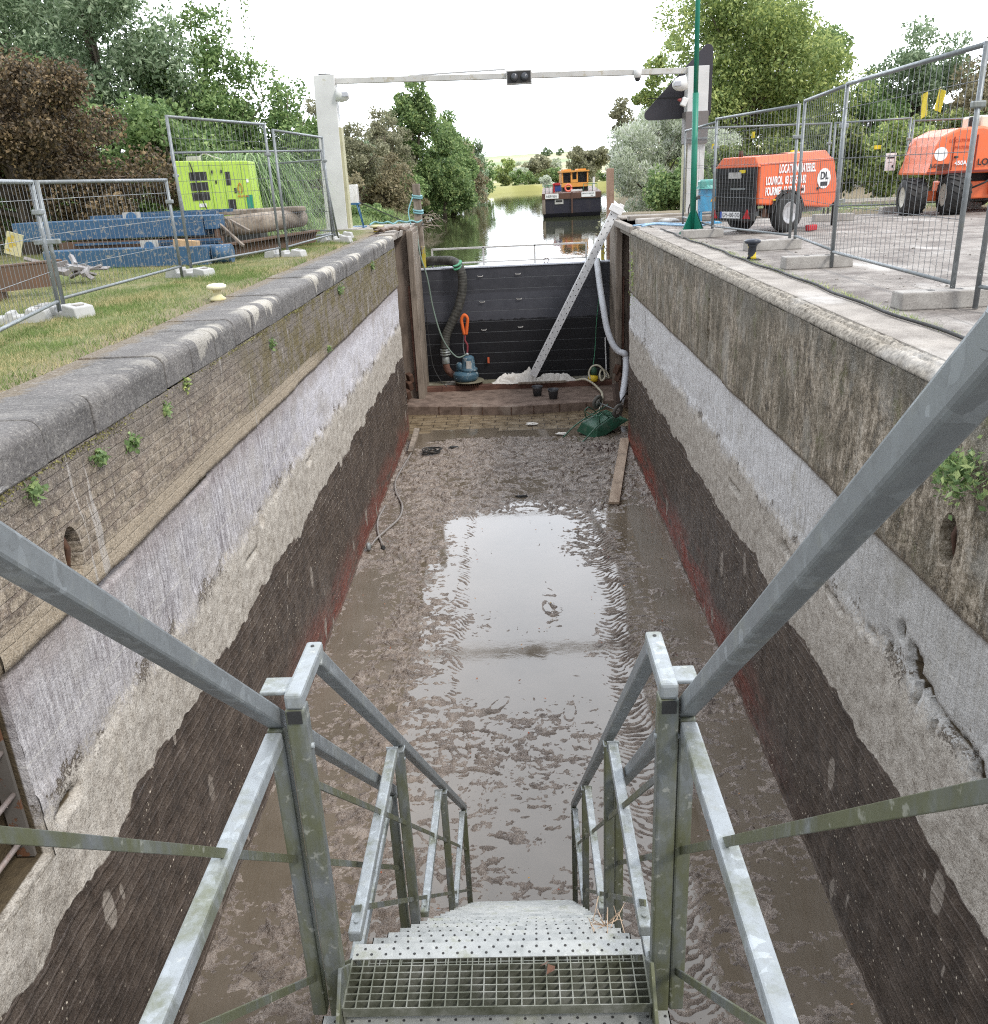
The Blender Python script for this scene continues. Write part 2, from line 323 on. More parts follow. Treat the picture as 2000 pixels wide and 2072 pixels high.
    cm = g.step(g.ma('ADD', g.ma('ADD', z, g.ma('MULTIPLY', g.ma('SUBTRACT', g.noise(28, 5, .8), .5), .5)), g.ma('ADD', jag, g.ma('MULTIPLY', g.ma('SUBTRACT', big, .5), .35))), zc + .09, zc - .09)
    col = g.mix(cm, col, ce)
    ragged = g.ma('MULTIPLY', g.step(g.ma('ABSOLUTE', g.ma('SUBTRACT', cm, .5)), .5, .1), g.step(g.noise(3, 4), .52, .6)); col = g.mix(ragged, col, (.075, .055, .035))
    zd = -3.87 if left else -4.0
    jd = g.ma('ADD', z, g.ma('ADD', g.ma('MULTIPLY', g.ma('SUBTRACT', med, .5), .10), g.ma('MULTIPLY', g.ma('SUBTRACT', g.noise(1.1, 4, .6), .5), .55)))
    dm = g.step(jd, zd + .008, zd - .008); col = g.mix(dm, col, dk)
    sp1 = g.noise(38, 6, .85); sp2 = g.noise(110, 3, .8); col = g.mix(g.ma('MULTIPLY', g.step(sp1, .50, .64), .55), col, g.mix(.62, col, (.0, .0, .0))); col = g.mix(g.ma('MULTIPLY', g.step(sp2, .52, .66), g.mix(dm, (.34, .34, .34), (.10, .10, .10))), col, (.75, .70, .62)); col = g.mix(g.ma('MULTIPLY', g.step(sp2, .48, .36), .5), col, g.mix(.7, col, (0, 0, 0)))
    cav = g.step(P[0], XR + .036, XR + .052) if not left else g.step(P[0], XL - .036, XL - .052)      # broken-out holes and recesses: inner shade put into the colour by depth
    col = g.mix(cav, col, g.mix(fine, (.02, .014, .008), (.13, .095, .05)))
    h = g.ma('ADD', g.ma('MULTIPLY', fine, .6), g.ma('MULTIPLY', grit, .25))
    h = g.ma('ADD', h, g.ma('MULTIPLY', g.ma('MULTIPLY', rown, dm), .25))
    if left: h = g.ma('SUBTRACT', h, g.ma('MULTIPLY', g.ma('MULTIPLY', bf, g.step(z, -2.25, -2.15)), .5))
    return g.end(col, g.mix(dm, (.85, .85, .85), g.mix(med, (.35, .35, .35), (.6, .6, .6))), bump=h, bs=.9, bd=.03)
MW_L, MW_R = wall_mat('L'), wall_mat('R')
def m_coping():
    g = G('dark coping stone'); P = g.xyz(); y, z = P[1], P[2]
    n = g.noise(3, 6, .65); c = g.ramp(n, [(.3, (.05, .047, .045)), (.52, (.125, .118, .112)), (.75, (.25, .235, .215))])
    gr = g.noise(1, 6, .75, sc=(1.5, 30, 6)); c = g.mix(g.ma('MULTIPLY', g.step(gr, .45, .62), .55), c, (.06, .055, .055)); c = g.mix(g.ma('MULTIPLY', g.orand(), .3), c, (.22, .2, .19)); soil = g.step(g.ma('ADD', P[0], g.ma('MULTIPLY', g.noise(6, 5, .7), .5)), -2.86, -3.0); c = g.mix(g.ma('MULTIPLY', soil, .8), c, (.16, .12, .07))
    lich = g.step(g.noise(1, 4, .7, sc=(6, 2, 9)), .66, .7); c = g.mix(g.ma('MULTIPLY', lich, .55), c, (.45, .44, .43))
    # spilled lime: runs over the nosing and down the face
    dr = g.noise(1, 5, .62, sc=(.6, 4.2, 1.0)); reg = g.ma('MULTIPLY', g.step(g.noise(.5, 2, sc=(0, 1, 0)), .40, .52), g.step(y, 4.5, 9.5))
    lim = g.ma('MULTIPLY', g.ma('MULTIPLY', g.step(g.ma('ADD', dr, g.ma('MULTIPLY', g.ma('ADD', z, 1.3), .9)), .60, .63), g.step(P[0], -2.88, -2.80)), reg)
    c = g.mix(lim, c, g.mix(g.noise(20, 5, .7), (.30, .28, .24), (.56, .52, .45))); pt = g.noise(45, 5, .8); c = g.mix(g.ma('MULTIPLY', g.step(pt, .52, .66), .6), c, (.38, .36, .32)); c = g.mix(g.ma('MULTIPLY', g.step(pt, .46, .36), .6), c, (.03, .028, .026))
    return g.end(c, .8, bump=g.ma('ADD', g.noise(25, 5, .75), g.ma('MULTIPLY', g.noise(5, 4), 1.5)), bs=.8, bd=.02)
M_COP = m_coping()
def m_concrete(name, a, b, sc=1.2, crack=True, stain=(.1, .09, .08), dust=(.62, .6, .57)):
    g = G(name); n = g.noise(sc, 7, .66); f = g.noise(40, 5, .8)
    c = g.ramp(n, [(.36, a), (.62, b)]); c = g.mix(g.ma('MULTIPLY', g.step(g.noise(90, 4, .8), .5, .64), .5), c, tuple(q * .35 for q in a)); c = g.mix(g.ma('MULTIPLY', g.step(g.noise(70, 4, .8), .54, .64), .4), c, tuple(min(.7, q * 1.5) for q in b)); c = g.mix(g.ma('MULTIPLY', g.step(f, .55, .75), .4), c, stain)
    c = g.mix(g.ma('MULTIPLY', g.step(g.noise(.8, 5, .6, sc=(1, .6, 1)), .55, .68), .6), c, dust)
    h = g.ma('MULTIPLY', f, .5)
    if crack:
        cr = g.vor(1.6, vec=None, feat='DISTANCE_TO_EDGE'); cr2 = g.vor(7, feat='DISTANCE_TO_EDGE')
        k = g.ma('MULTIPLY', g.step(g.ma('ADD', cr2, g.ma('MULTIPLY', f, .05)), .055, .03), g.step(g.noise(.9, 4), .48, .56)); c = g.mix(g.ma('MULTIPLY', k, .65), c, stain)
        k2 = g.step(cr, .018, .006); c = g.mix(g.ma('MULTIPLY', k2, .5), c, stain); h = g.ma('SUBTRACT', h, k)
    return g.end(c, .9, bump=h, bs=.5, bd=.01)
M_QUAY = m_concrete('old cracked quay surface', (.12, .10, .088), (.34, .31, .28), 1.8)
M_KERB = m_concrete('quay edge concrete', (.22, .195, .17), (.38, .345, .305), 2.5, False)
M_ROUGH = m_concrete('rough nosing concrete', (.09, .075, .055), (.40, .36, .30), 26, False)
def m_ground():
    g = G('grass covered ground'); n = g.noise(1.1, 7, .7); f = g.noise(22, 4, .75)
    c = g.ramp(n, [(.3, (.20, .18, .075)), (.5, (.15, .18, .05)), (.7, (.36, .30, .17))]); c = g.mix(g.ma('MULTIPLY', f, .5), c, (.07, .06, .03))
    X = g.xyz()[0]; e = g.step(g.ma('ADD', X, g.ma('MULTIPLY', n, .8)), -3.5, -2.95); c = g.mix(g.ma('MULTIPLY', e, .8), c, g.mix(f, (.12, .085, .055), (.32, .25, .17)))
    Y = g.xyz()[1]; far = g.step(Y, 60, 110); c = g.mix(far, c, g.mix(g.noise(.05, 3, sc=(1, .4, 1)), (.20, .22, .07), (.42, .38, .14)))
    return g.end(c, .95, bump=f, bs=.6, bd=.03)
M_GROUND = m_ground()
def m_hill():
    g = G('distant fields'); Pz = g.xyz(); b = g.noise(1, 2, .4, sc=(.004, .012, .05)); c = g.ramp(b, [(.35, (.20, .26, .12)), (.5, (.50, .44, .28)), (.65, (.26, .32, .17))])
    return g.end(c, 1)
def m_mud():
    g = G('wet mud'); n = g.noise(5, 6, .65); f = g.noise(60, 4, .7)
    c = g.ramp(n, [(.34, (.10, .073, .054)), (.52, (.205, .158, .124)), (.7, (.35, .29, .24))]); c = g.mix(g.ma('MULTIPLY', g.step(f, .5, .66), .45), c, (.38, .325, .28)); c = g.mix(g.ma('MULTIPLY', g.step(f, .47, .38), .5), c, (.05, .035, .025))
    r = g.step(g.noise(4, 4, .7, sc=(1, 1, 1)), .70, .74); c = g.mix(g.ma('MULTIPLY', r, .6), c, (.24, .05, .035))
    f2 = g.noise(150, 3, .7); return g.end(c, g.ramp(f, [(.3, .12), (.7, .42)]), spec=.8, bump=g.ma('ADD', g.ma('ADD', f, n), f2), bs=.7, bd=.014)
def m_puddle():
    g = G('puddle water'); n = g.noise(.9, 5, .6); c = g.ramp(n, [(.3, (.105, .083, .057)), (.7, (.165, .134, .102))])
    c = g.mix(g.ma('MULTIPLY', g.step(g.noise(28, 3, .6), .68, .74), .5), c, (.06, .045, .035))
    return g.end(c, g.ramp(n, [(.35, .03), (.7, .09)]), spec=.55, bump=g.noise(5, 4), bs=.04, bd=.02)
def m_canal():
    g = G('canal water'); n = g.noise(1, 4, .6, sc=(1.5, .5, 1)); r = g.noise(1, 3, .6, sc=(7, 2.2, 1))
    return g.end(g.mix(n, (.045, .052, .025), (.065, .07, .034)), .03, spec=.7, bump=g.ma('ADD', r, g.ma('MULTIPLY', g.noise(1, 2, sc=(1.2, .35, 1)), 1.5)), bs=.06, bd=.05)
def m_flag():
    g = G('stone floor slabs'); P = g.xyz(); vec = g.comb(P[0], P[1]); b = g.brick(vec, .62, .24, .014, (1, 1, 1), (.5, .5, .5))
    n = g.noise(4, 6, .7); c = g.ramp(n, [(.3, (.09, .065, .038)), (.52, (.21, .155, .09)), (.75, (.33, .26, .17))]); c = g.mix(g.ma('MULTIPLY', b[0], .25), c, (.17, .14, .10)); c = g.mix(b[1], c, (.06, .045, .03))
    return g.end(c, g.ramp(n, [(.3, .2), (.7, .5)]), spec=.6, bump=g.ma('SUBTRACT', g.ma('MULTIPLY', n, .3), b[1]), bs=.5, bd=.01)
def m_timber(name, a, b, sc=(14, 14, 1.2), rough=.8):
    g = G(name); n = g.noise(1, 7, .7, sc=sc); c = g.ramp(n, [(.3, a), (.7, b)]); w = g.noise(2, 4)
    c = g.mix(g.ma('MULTIPLY', g.step(w, .5, .7), .4), c, tuple(x * .35 for x in a)); return g.end(c, rough, bump=n, bs=.6, bd=.012)
M_MUD, M_PUD, M_CAN, M_FLAG = m_mud(), m_puddle(), m_canal(), m_flag()
M_POST = m_timber('weathered grey timber', (.10, .078, .058), (.36, .30, .245))
M_RECESS = m_timber('dark damp masonry', (.05, .036, .03), (.17, .12, .10), (3, 3, 2))
M_PIER = m_timber('stained pier face', (.07, .05, .038), (.28, .225, .18), (5, 5, 1))
M_SILL = m_timber('red brown sill timber', (.075, .030, .020), (.20, .10, .07), (1.2, 9, 9))
M_STEP = m_concrete('sill concrete', (.10, .068, .052), (.24, .175, .14), 4, False, (.05, .03, .02), (.30, .25, .21))
M_MOSSY = m_concrete('slab with moss', (.10, .095, .06), (.20, .18, .13), 4, False)
# ================================================================ value noise for geometry
def vnoise(x, y, seed=0):
    r = np.random.RandomState(seed); T = r.rand(256, 256)
    xi = np.floor(x).astype(int); yi = np.floor(y).astype(int); fx = x - xi; fy = y - yi; fx = fx * fx * (3 - 2 * fx); fy = fy * fy * (3 - 2 * fy)
    a = T[xi & 255, yi & 255]; b = T[(xi + 1) & 255, yi & 255]; c = T[xi & 255, (yi + 1) & 255]; d = T[(xi + 1) & 255, (yi + 1) & 255]
    return (a * (1 - fx) + b * fx) * (1 - fy) + (c * (1 - fx) + d * fx) * fy
def fbm(x, y, o=4, seed=0, g=.5):
    s = 0; a = 1; t = 0
    for i in range(o): s = s + a * vnoise(x * 2 ** i, y * 2 ** i, seed + i); t += a; a *= g
    return s / t
def sst(x, a, b): t = np.clip((x - a) / (b - a), 0, 1); return t * t * (3 - 2 * t)
def grid(nx, ny, fn, keep=None):
    i = np.arange(nx * ny).reshape(ny, nx); q = np.stack([i[:-1, :-1], i[:-1, 1:], i[1:, 1:], i[1:, :-1]], -1).reshape(-1, 4)
    if keep is not None: q = q[keep.reshape(-1)]
    return fn, q
# ================================================================ chamber walls
def lock_wall(side, y0, y1, mat, parent):
    X = XL if side == 'L' else XR; sg = -1 if side == 'L' else 1     # sg: direction into the masonry
    ys = np.arange(y0, y1 + 1e-6, .032); ys[-1] = y1; top = -1.42 if side == 'L' else -1.27
    zs = np.arange(FZ - .25, top + 1e-6, .032); zs[-1] = top
    Y, Z = np.meshgrid(ys, zs); lz = -2.29 if side == 'L' else -2.44
    off = (fbm(Y * 1.3, Z * 1.3, 5, 3) - .5) * .05 + (fbm(Y * 9, Z * 9, 3, 9) - .5) * .018
    off += np.where(Z > lz, -.035, 0.0)                              # upper courses stand proud of the limed band
    jag = (fbm(Y * 2.3, Z * 2.3, 4, 21) - .5) * .42
    off += sst(-(Z + jag), 3.15, 3.20) * -.018 + (fbm(Y * 15, Z * 15, 3, 44) - .5) * .014 * (Z < -3.15)
    if side == 'R':     # broken-out render
        for (cy, cz, ry, rz_, d) in ((4.93, -3.03, .09, .09, .11), (4.74, -3.11, .16, .04, .11), (4.5, -3.14, .18, .03, .11), (4.28, -3.16, .18, .035, .11), (4.06, -3.19, .10, .08, .12), (5.15, -2.93, .05, .05, .1), (5.6, -3.2, .08, .02, .09), (4.55, -3.28, .02, .07, .1), (4.82, -3.2, .02, .08, .1), (5.3, -3.15, .03, .05, .1),
                                     (5.35, -3.12, .08, .06, .03), (6.3, -3.3, .2, .03, .09), (7.6, -3.42, .12, .05, .09), (9.6, -3.5, .25, .03, .09), (17.0, -3.0, .06, .5, .07), (11.3, -1.95, .025, .4, .07)):
            d0 = ((Y - cy) / ry) ** 2 + ((Z - cz) / rz_) ** 2 + (fbm(Y * 22, Z * 22, 3, 5) - .5) * 2.6
            off += d * sst(1.2 - d0, 0, .2)
    else:
        for (cy, cz, ry, rz_, d) in ((8.35, -3.2, .06, .08, .10), (4.1, -3.3, .15, .05, .09), (6.9, -2.33, .3, .025, .09), (5.2, -2.33, .25, .025, .09), (7.9, -3.42, .2, .02, .08), (10.6, -3.3, .12, .03, .08)):
            d0 = ((Y - cy) / ry) ** 2 + ((Z - cz) / rz_) ** 2 + (fbm(Y * 14, Z * 14, 3, 5) - .5) * 1.3
            off += d * sst(1.2 - d0, 0, .4)
    V = np.stack([X + sg * off, Y, Z], -1).reshape(-1, 3)
    ncy, ncz = (4.71, -1.98) if side == 'L' else (4.67, -2.07)
    cy = (Y[:-1, :-1] + Y[1:, 1:]) / 2; cz = (Z[:-1, :-1] + Z[1:, 1:]) / 2
    keep = ((cy - ncy) / .16) ** 2 + ((cz - ncz) / .22) ** 2 > 1
    if side == 'L': keep &= ~((cy > 3.3) & (cy < 3.86) & (cz > -3.45))
    i = np.arange(V.shape[0]).reshape(Y.shape); q = np.stack([i[:-1, :-1], i[:-1, 1:], i[1:, 1:], i[1:, :-1]], -1)[keep]
    return npmesh('wall_face', V, q, mat, parent)
WL = thing('lock_wall', 'brick lock chamber wall with dark coping and white limed band', 'wall', (0, 0, 0))
WR = thing('lock_wall', 'mossy concrete lock chamber wall with broken white render', 'wall', (0, 0, 0))
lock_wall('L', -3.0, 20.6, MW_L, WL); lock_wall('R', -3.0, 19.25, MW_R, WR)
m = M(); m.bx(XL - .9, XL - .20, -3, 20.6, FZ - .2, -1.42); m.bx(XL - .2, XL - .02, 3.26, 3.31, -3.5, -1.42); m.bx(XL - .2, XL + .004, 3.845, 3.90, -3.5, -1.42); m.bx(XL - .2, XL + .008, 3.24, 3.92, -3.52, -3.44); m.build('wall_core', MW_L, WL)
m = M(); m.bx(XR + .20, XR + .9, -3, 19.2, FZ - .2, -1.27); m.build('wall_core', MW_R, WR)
def niche(par, X, sg, y, z, plate, matp):
    m = M(); R = Matrix(((0, 0, sg), (1, 0, 0), (0, 1, 0))); n = 28; V = []; F = []
    for (a, b, dx) in ((.21, .29, .0), (.205, .285, -.046), (.10, .165, -.046), (.09, .155, .16)):
        for k in range(n):
            t = 2 * math.pi * k / n; V.append((X + sg * dx, y + a * math.cos(t), z + b * math.sin(t)))
    for r in range(3):
        for k in range(n): F.append((r * n + k, r * n + (k + 1) % n, (r + 1) * n + (k + 1) % n, (r + 1) * n + k))
    F.append(tuple(3 * n + k for k in range(n))); m.add(V, F); o = m.build('mooring_niche', matp, par)
    b = M(); b.tube([(X + sg * .05, y + .02, z + .19), (X + sg * -.005, y + .015, z + .02), (X + sg * .05, y + .03, z - .19)], .019, 8); b.build('mooring_bar', M_RUSTBAR, o)
M_RUSTBAR = paint('dark rusty iron', (.09, .05, .035), .7, .3, (.2, .09, .04), .5, 12)
niche(WL, XL, -1, 4.71, -1.98, None, MW_L)
niche(WR, XR, 1, 4.67, -2.07, None, MW_R)
# coping stones of the left wall, one mesh each
prof = []
r = .085; x1 = XL + .035
for k in range(7):
    a = math.pi / 2 * k / 6; prof.append((x1 - r + r * math.sin(a), -1.16 - r + r * math.cos(a)))
prof += [(x1, -1.42), (XL - .62, -1.42), (XL - .62, -1.16)]
yy = -1.2; rs = random.Random(3); cs = None
while yy < 20.5:
    L = .60 + rs.uniform(-.035, .035); e = min(yy + L, 20.62); m = M(); dz = rs.uniform(-.006, .006); dx = rs.uniform(-.006, .006)
    m.prism([(u + dx, w + dz) for u, w in prof], lambda u, w, t: (u, t, w), (yy + .004, e - .004)); m.sm = [False] * len(m.sm)
    m.build('coping_stone', M_COP, WL, bevel=.009); yy = e
    if e >= 20.6: break
m = M(); m.bx(XL - .60, XL - .01, -1.2, 20.6, -1.41, -1.20); m.build('mortar_bed', M_MOSSY, WL)
# right nosing: rough concrete strip with two longitudinal cracks
ys = np.arange(-3, 19.26, .04); us = np.linspace(0, 1, 12); Yg, Ug = np.meshgrid(ys, us)
pr = [(0, 0), (0, .07), (-.018, .075), (-.022, .10), (-.008, .125), (.015, .15), (.045, .165), (.055, .150), (.068, .172), (.10, .18), (.108, .168), (.125, .188)]
px = np.array([p[0] for p in pr])[:, None] + XR; pz = np.array([p[1] for p in pr])[:, None] - 1.355
nn = (fbm(Yg * 6, Ug * 5, 4, 33) - .5) * .030 + (fbm(Yg * 16, Ug * 10, 3, 35) - .5) * .026
Vn = np.stack([px + nn * -.7, Yg, pz + nn * np.where(Ug < .95, 1, .0)], -1).reshape(-1, 3)
ii = np.arange(len(Vn)).reshape(Yg.shape); npmesh('nosing', Vn, np.stack([ii[:-1, :-1], ii[:-1, 1:], ii[1:, 1:], ii[1:, :-1]], -1).reshape(-1, 4), M_ROUGH, WR)
# wall ladder set in the near recess of the left wall
M_LAD = worn('dull ladder steel', (.16, .145, .13), (.14, .065, .035), .55, 8)
LD = thing('wall_ladder', 'rusty rung ladder in the recess at the bottom left of the brick wall', 'ladder', (XL, 3.58, FZ))
m = M(); m.bx(XL - .16, XL - .06, 3.80, 3.82, -3.42, -1.45); m.build('side_rail', M_LAD, LD)
m = M(); m.bx(XL - .16, XL - .06, 3.34, 3.36, -3.42, -1.45); m.build('side_rail', M_LAD, LD)
for k in range(7):
    m = M(); m.tube([(XL - .08, 3.36, -1.65 - k * .27), (XL - .08, 3.80, -1.65 - k * .27)], .016, 8); m.build('rung', paint('worn rung steel', (.33, .28, .26), .55, .4, (.2, .08, .04), .5, 14) if k == 0 else bpy.data.materials['worn rung steel'], LD)
# ================================================================ gate bay: pockets, piers, sill
def bay(side):
    s = -1 if side == 'L' else 1; X = XL if side == 'L' else XR; ye = 20.6 if side == 'L' else 19.25; ped = 23.5; xin = -2.60 if side == 'L' else 2.66
    t = thing('gate_pier', 'stained gate pier with pale upright timber ' + ('beside the black hose' if side == 'L' else 'behind the leaning aluminium beam'), 'pier', (s * 3, 24.5, FZ))
    m = M(); m.bx(X + s * .48, X + s * .9, ye, ped, FZ - .2, -1.2); m.bx(X + s * .002, X + s * .9, ye - .001, ye + .002, FZ - .2, -1.3); m.build('pocket_wall', M_RECESS, t)
    m = M(); m.bx(xin, X + s * .9, ped, 26.2, FZ - .2, -1.2); m.build('pier_block', M_PIER, t, bevel=.02)
    m = M(); z = -1.25; rr = random.Random(5)
    m.bx(xin - s * .03, xin + s * .13, ped - .16, ped - .02, FZ, -1.22); m.bx(xin - s * .03, xin - s * .001, ped, 24.9, FZ, -1.3); m.build('heel_timber', M_POST, t, bevel=.02)
    m = M(); m.bx(xin + s * .14, xin + s * .19, ped - .10, ped - .02, -5.4, -2.6); m.build('rusty_guide', M_SILL, t)
    m = M()   # broken render flakes in the pocket
    for k in range(9):
        zz = -1.6 - k * .42; m.box((X + s * .46, ye + 1.0 + rr.uniform(0, 1.0), zz), (.03, rr.uniform(.3, .8), rr.uniform(.42, .5)), rotm(rr.uniform(-.1, .1), 0, 0))
    tag(m.build('render_patches', M_PIER, t, bevel=.01), kind='stuff')
    m = M(); m.bx(X + s * .1, X + s * .5, 21.5 if side == 'L' else 20.4, ped, -1.34, -1.19); m.bx(xin + s * .1, X + s * 2.2, ped, 26.0, -1.25, -1.15); m.build('capping_slab', M_KERB, t, bevel=.02)
    m = M()
    for (a, b, c2) in ((.45, 22.9, -5.6), (.38, 23.1, -5.4), (.33, 23.25, -5.2), (.30, 23.3, -5.0)): m.box((X + s * (a - .1), b, c2), (.14, .2, .26), rotm(.2, .3 * s, .3 + a))
    m.build('corroded_bracket', M_RUSTBAR, t, bevel=.03)
bay('L'); bay('R')
for k in range(1):
    SB = M(); pts = [(-3.1, 22.45), (-2.5, 22.42), (-.2, 22.02), (2.5, 22.30), (3.3, 22.3)]
    V = []; 
    for (x, y) in pts: V += [(x, y, FZ - .1), (x, y, -5.585), (x, 24.2, -5.63), (x, 24.2, FZ - .1)]
    F = []
    for i in range(4): F += [(4 * i, 4 * i + 4, 4 * i + 5, 4 * i + 1), (4 * i + 1, 4 * i + 5, 4 * i + 6, 4 * i + 2)]
    SB.add(V, F)
sl = thing('gate_sill', 'raised stone gate sill with red brown timber below the dark gate', 'sill', (0, 23.3, FZ))
SB.build('mitre_step', M_STEP, sl, bevel=.015)
m = M(); m.bx(-2.6, 2.66, 24.2, 24.42, -5.7, -5.49); m.build('sill_beam', M_SILL, sl, bevel=.02)
m = M(); m.bx(-2.6, 2.66, 24.42, 25.6, -5.9, -5.51); m.build('platform', M_MOSSY, sl)
m = M(); 
for x in (-2.1, -1.5, -.95, -.2, .38, 1.05, 1.75):
    yv = 22.42 - (x + 2.5) / 2.3 * .40 if x < -.2 else 22.02 + (x + .2) / 2.7 * .28
    m.bx(x - .012, x + .012, yv - .012, yv + .02, FZ, -5.60)
m.build('iron_strap', M_RUSTBAR, sl)
# ================================================================ chamber floor: mud height field standing in puddle water
xs = np.arange(-2.85, 2.66, .0125); ys = np.arange(2.9, 20.9, .0142); X, Y = np.meshgrid(xs, ys)
wx = X + (fbm(X * 1.7, Y * 1.7, 3, 50) - .5) * 1.1; wy = Y + (fbm(X * 1.7 + 9, Y * 1.7, 3, 60) - .5) * 1.1
rid = 1 - np.abs(2 * fbm(wx * 4.2, wy * 3.0, 3, 70) - 1); rid = np.clip((rid - .84) / .16, 0, 1)
rid2 = 1 - np.abs(2 * fbm(wx * 9, wy * 7, 3, 77) - 1); rid2 = np.clip((rid2 - .74) / .26, 0, 1); rid3 = 1 - np.abs(2 * fbm(wx * 19, wy * 15, 2, 79) - 1); rid3 = np.clip((rid3 - .7) / .3, 0, 1)
dens = np.full_like(X, .5)
far = sst(Y, 14.6, 15.6) * (1 - sst(Y, 19.6, 20.4)); dens = dens + far * .36
cen = np.exp(-((X + .2) / 1.15) ** 4) * sst(Y, 8.8, 9.3) * (1 - sst(Y, 14.7, 15.2)); dens = dens - cen * .47 - (1 - sst(Y, 8.9, 9.4)) * .06
dens += (1 - sst(Y, 7.4, 9.2)) * .10 * np.exp(-((X + .1) / 1.5) ** 4)
dens -= np.exp(-((X + 2.4) / .45) ** 2) * .28 + np.exp(-((X - 2.15) / .4) ** 2) * .35 * sst(Y, 7, 12) * (1 - sst(Y, 15, 18))
dens += np.exp(-((X + 1.75) / .6) ** 2) * .34 + .04 + np.exp(-((X - 1.9) / .4) ** 2) * .22 * (1 - sst(Y, 11, 13))
for (cx, cy, rx, ry) in ((.1, 16.6, .45, .55), (-1.4, 16.9, .35, .4), (-.3, 16.9, .22, .3), (.7, 11.2, .25, .9)): dens -= .5 * np.exp(-(((X - cx) / rx) ** 2 + ((Y - cy) / ry) ** 2) ** 1.5)
dens += .5 * np.exp(-((X - .45) / .22) ** 2 - ((Y - 11.2) / .6) ** 2)
dens += (fbm(X * .9, Y * .9, 3, 90) - .5) * 1.0
FT = np.zeros_like(X); rr_ = np.random.RandomState(12)
for _k in range(46):      # boot prints and scuffs
    fx_, fy_, fa_ = rr_.uniform(-2.3, 2.0), rr_.uniform(4, 16), rr_.uniform(-.6, .6); jx = np.abs(X[0] - fx_) < .3; jy = np.abs(Y[:, 0] - fy_) < .35; ix = np.ix_(jy, jx); dx_ = (X[ix] - fx_) * math.cos(fa_) - (Y[ix] - fy_) * math.sin(fa_); dy_ = (X[ix] - fx_) * math.sin(fa_) + (Y[ix] - fy_) * math.cos(fa_)
    q_ = (dx_ / .055) ** 2 + (dy_ / .14) ** 2; FT[ix] += -.012 * np.exp(-q_ ** 2) + .014 * np.exp(-((np.sqrt(q_) - 1.25) / .25) ** 2)
near_ = 1 - far
H = -.018 + FT + dens * .012 + (rid * (.008 + .022 * far) + rid2 * (.012 + .008 * far) + rid3 * .009 + .022 * near_ * sst(fbm(X * 6 + wy * .6, Y * 13, 4, 101, .62), .52, .68)) * np.clip(dens * 1.4, 0, 1.2) + (fbm(X * 19, Y * 19, 3, 95) - .5) * (.024 + .02 * near_) * np.clip(dens + .2, .2, 1)
for (xa, xb, wdt, a, yA, yB) in ((1.38, 1.22, .24, 1, 3.5, 14.3), (-.93, -.95, .12, .75, 8.5, 16), (.95, .85, .10, .5, 4.2, 8.6)):
    tx = xa + (Y - 14) / (9 - 14) * (xb - xa); env = np.clip(1.25 - np.abs(X - tx) / wdt * .9, 0, 1) ** .6 * sst(Y, yA, yA + .8) * (1 - sst(Y, yB - .5, yB)) * a
    rib = .5 + .5 * np.sin((Y + .16 * np.sin(X * 7) + (fbm(X * 3, Y * 3, 3, 11) - .5) * .30) * 2 * math.pi / .092); H = H * (1 - env * .7) + env * (-.010 + rib * .030 * (.35 + fbm(X * 4, Y * 4, 3, 19)) + (fbm(X * 12, Y * 12, 4, 17) - .5) * .045)
H += (sst(np.abs(X + .12), 2.42, 2.62)) * .02 * (fbm(X, Y * 3, 2, 13))
H += .10 * np.exp(-(((X - 1.72) / .42) ** 2 + ((Y - 18.75) / .35) ** 2)) * (.6 + .8 * fbm(X * 16, Y * 16, 3, 14)) * (1)
H -= sst(Y, 19.9, 20.5) * .05
V = np.stack([X, Y, FZ + H], -1).reshape(-1, 3); i = np.arange(len(V)).reshape(X.shape)
mud = npmesh('mud_floor', V, np.stack([i[:-1, :-1], i[:-1, 1:], i[1:, 1:], i[1:, :-1]], -1).reshape(-1, 4), M_MUD); tag(mud, kind='structure')
m = M(); m.add([(-2.9, -3, FZ), (2.7, -3, FZ), (2.7, 20.75, FZ), (-2.9, 20.75, FZ)], [(0, 1, 2, 3)]); struct(m, 'puddle_water', M_PUD)
m = M(); m.bx(-3.2, 3.4, -3, 2.45, FZ - .2, FZ - .01); m.bx(-3.2, 3.4, 2.45, 19.0, FZ - .3, FZ - .12); struct(m, 'chamber_bed', M_STEP)
m = M(); m.add([(-3.25, 19.6, FZ - .05), (3.4, 19.6, FZ - .05), (3.4, 20.75, FZ + .006), (-3.25, 20.75, FZ + .006), (3.4, 22.6, FZ + .02), (-3.25, 22.6, FZ + .02)], [(0, 1, 2, 3), (3, 2, 4, 5)]); struct(m, 'stone_apron', M_FLAG)
m = M(); m.add([(-2.15, 19.95, FZ + .012), (-.95, 19.9, FZ + .012), (-.6, 20.1, FZ + .012), (-.5, 20.85, FZ + .012), (-2.2, 20.85, FZ + .012)], [(0, 1, 2, 3, 4)])
struct(m, 'shallow_pool', M_PUD)
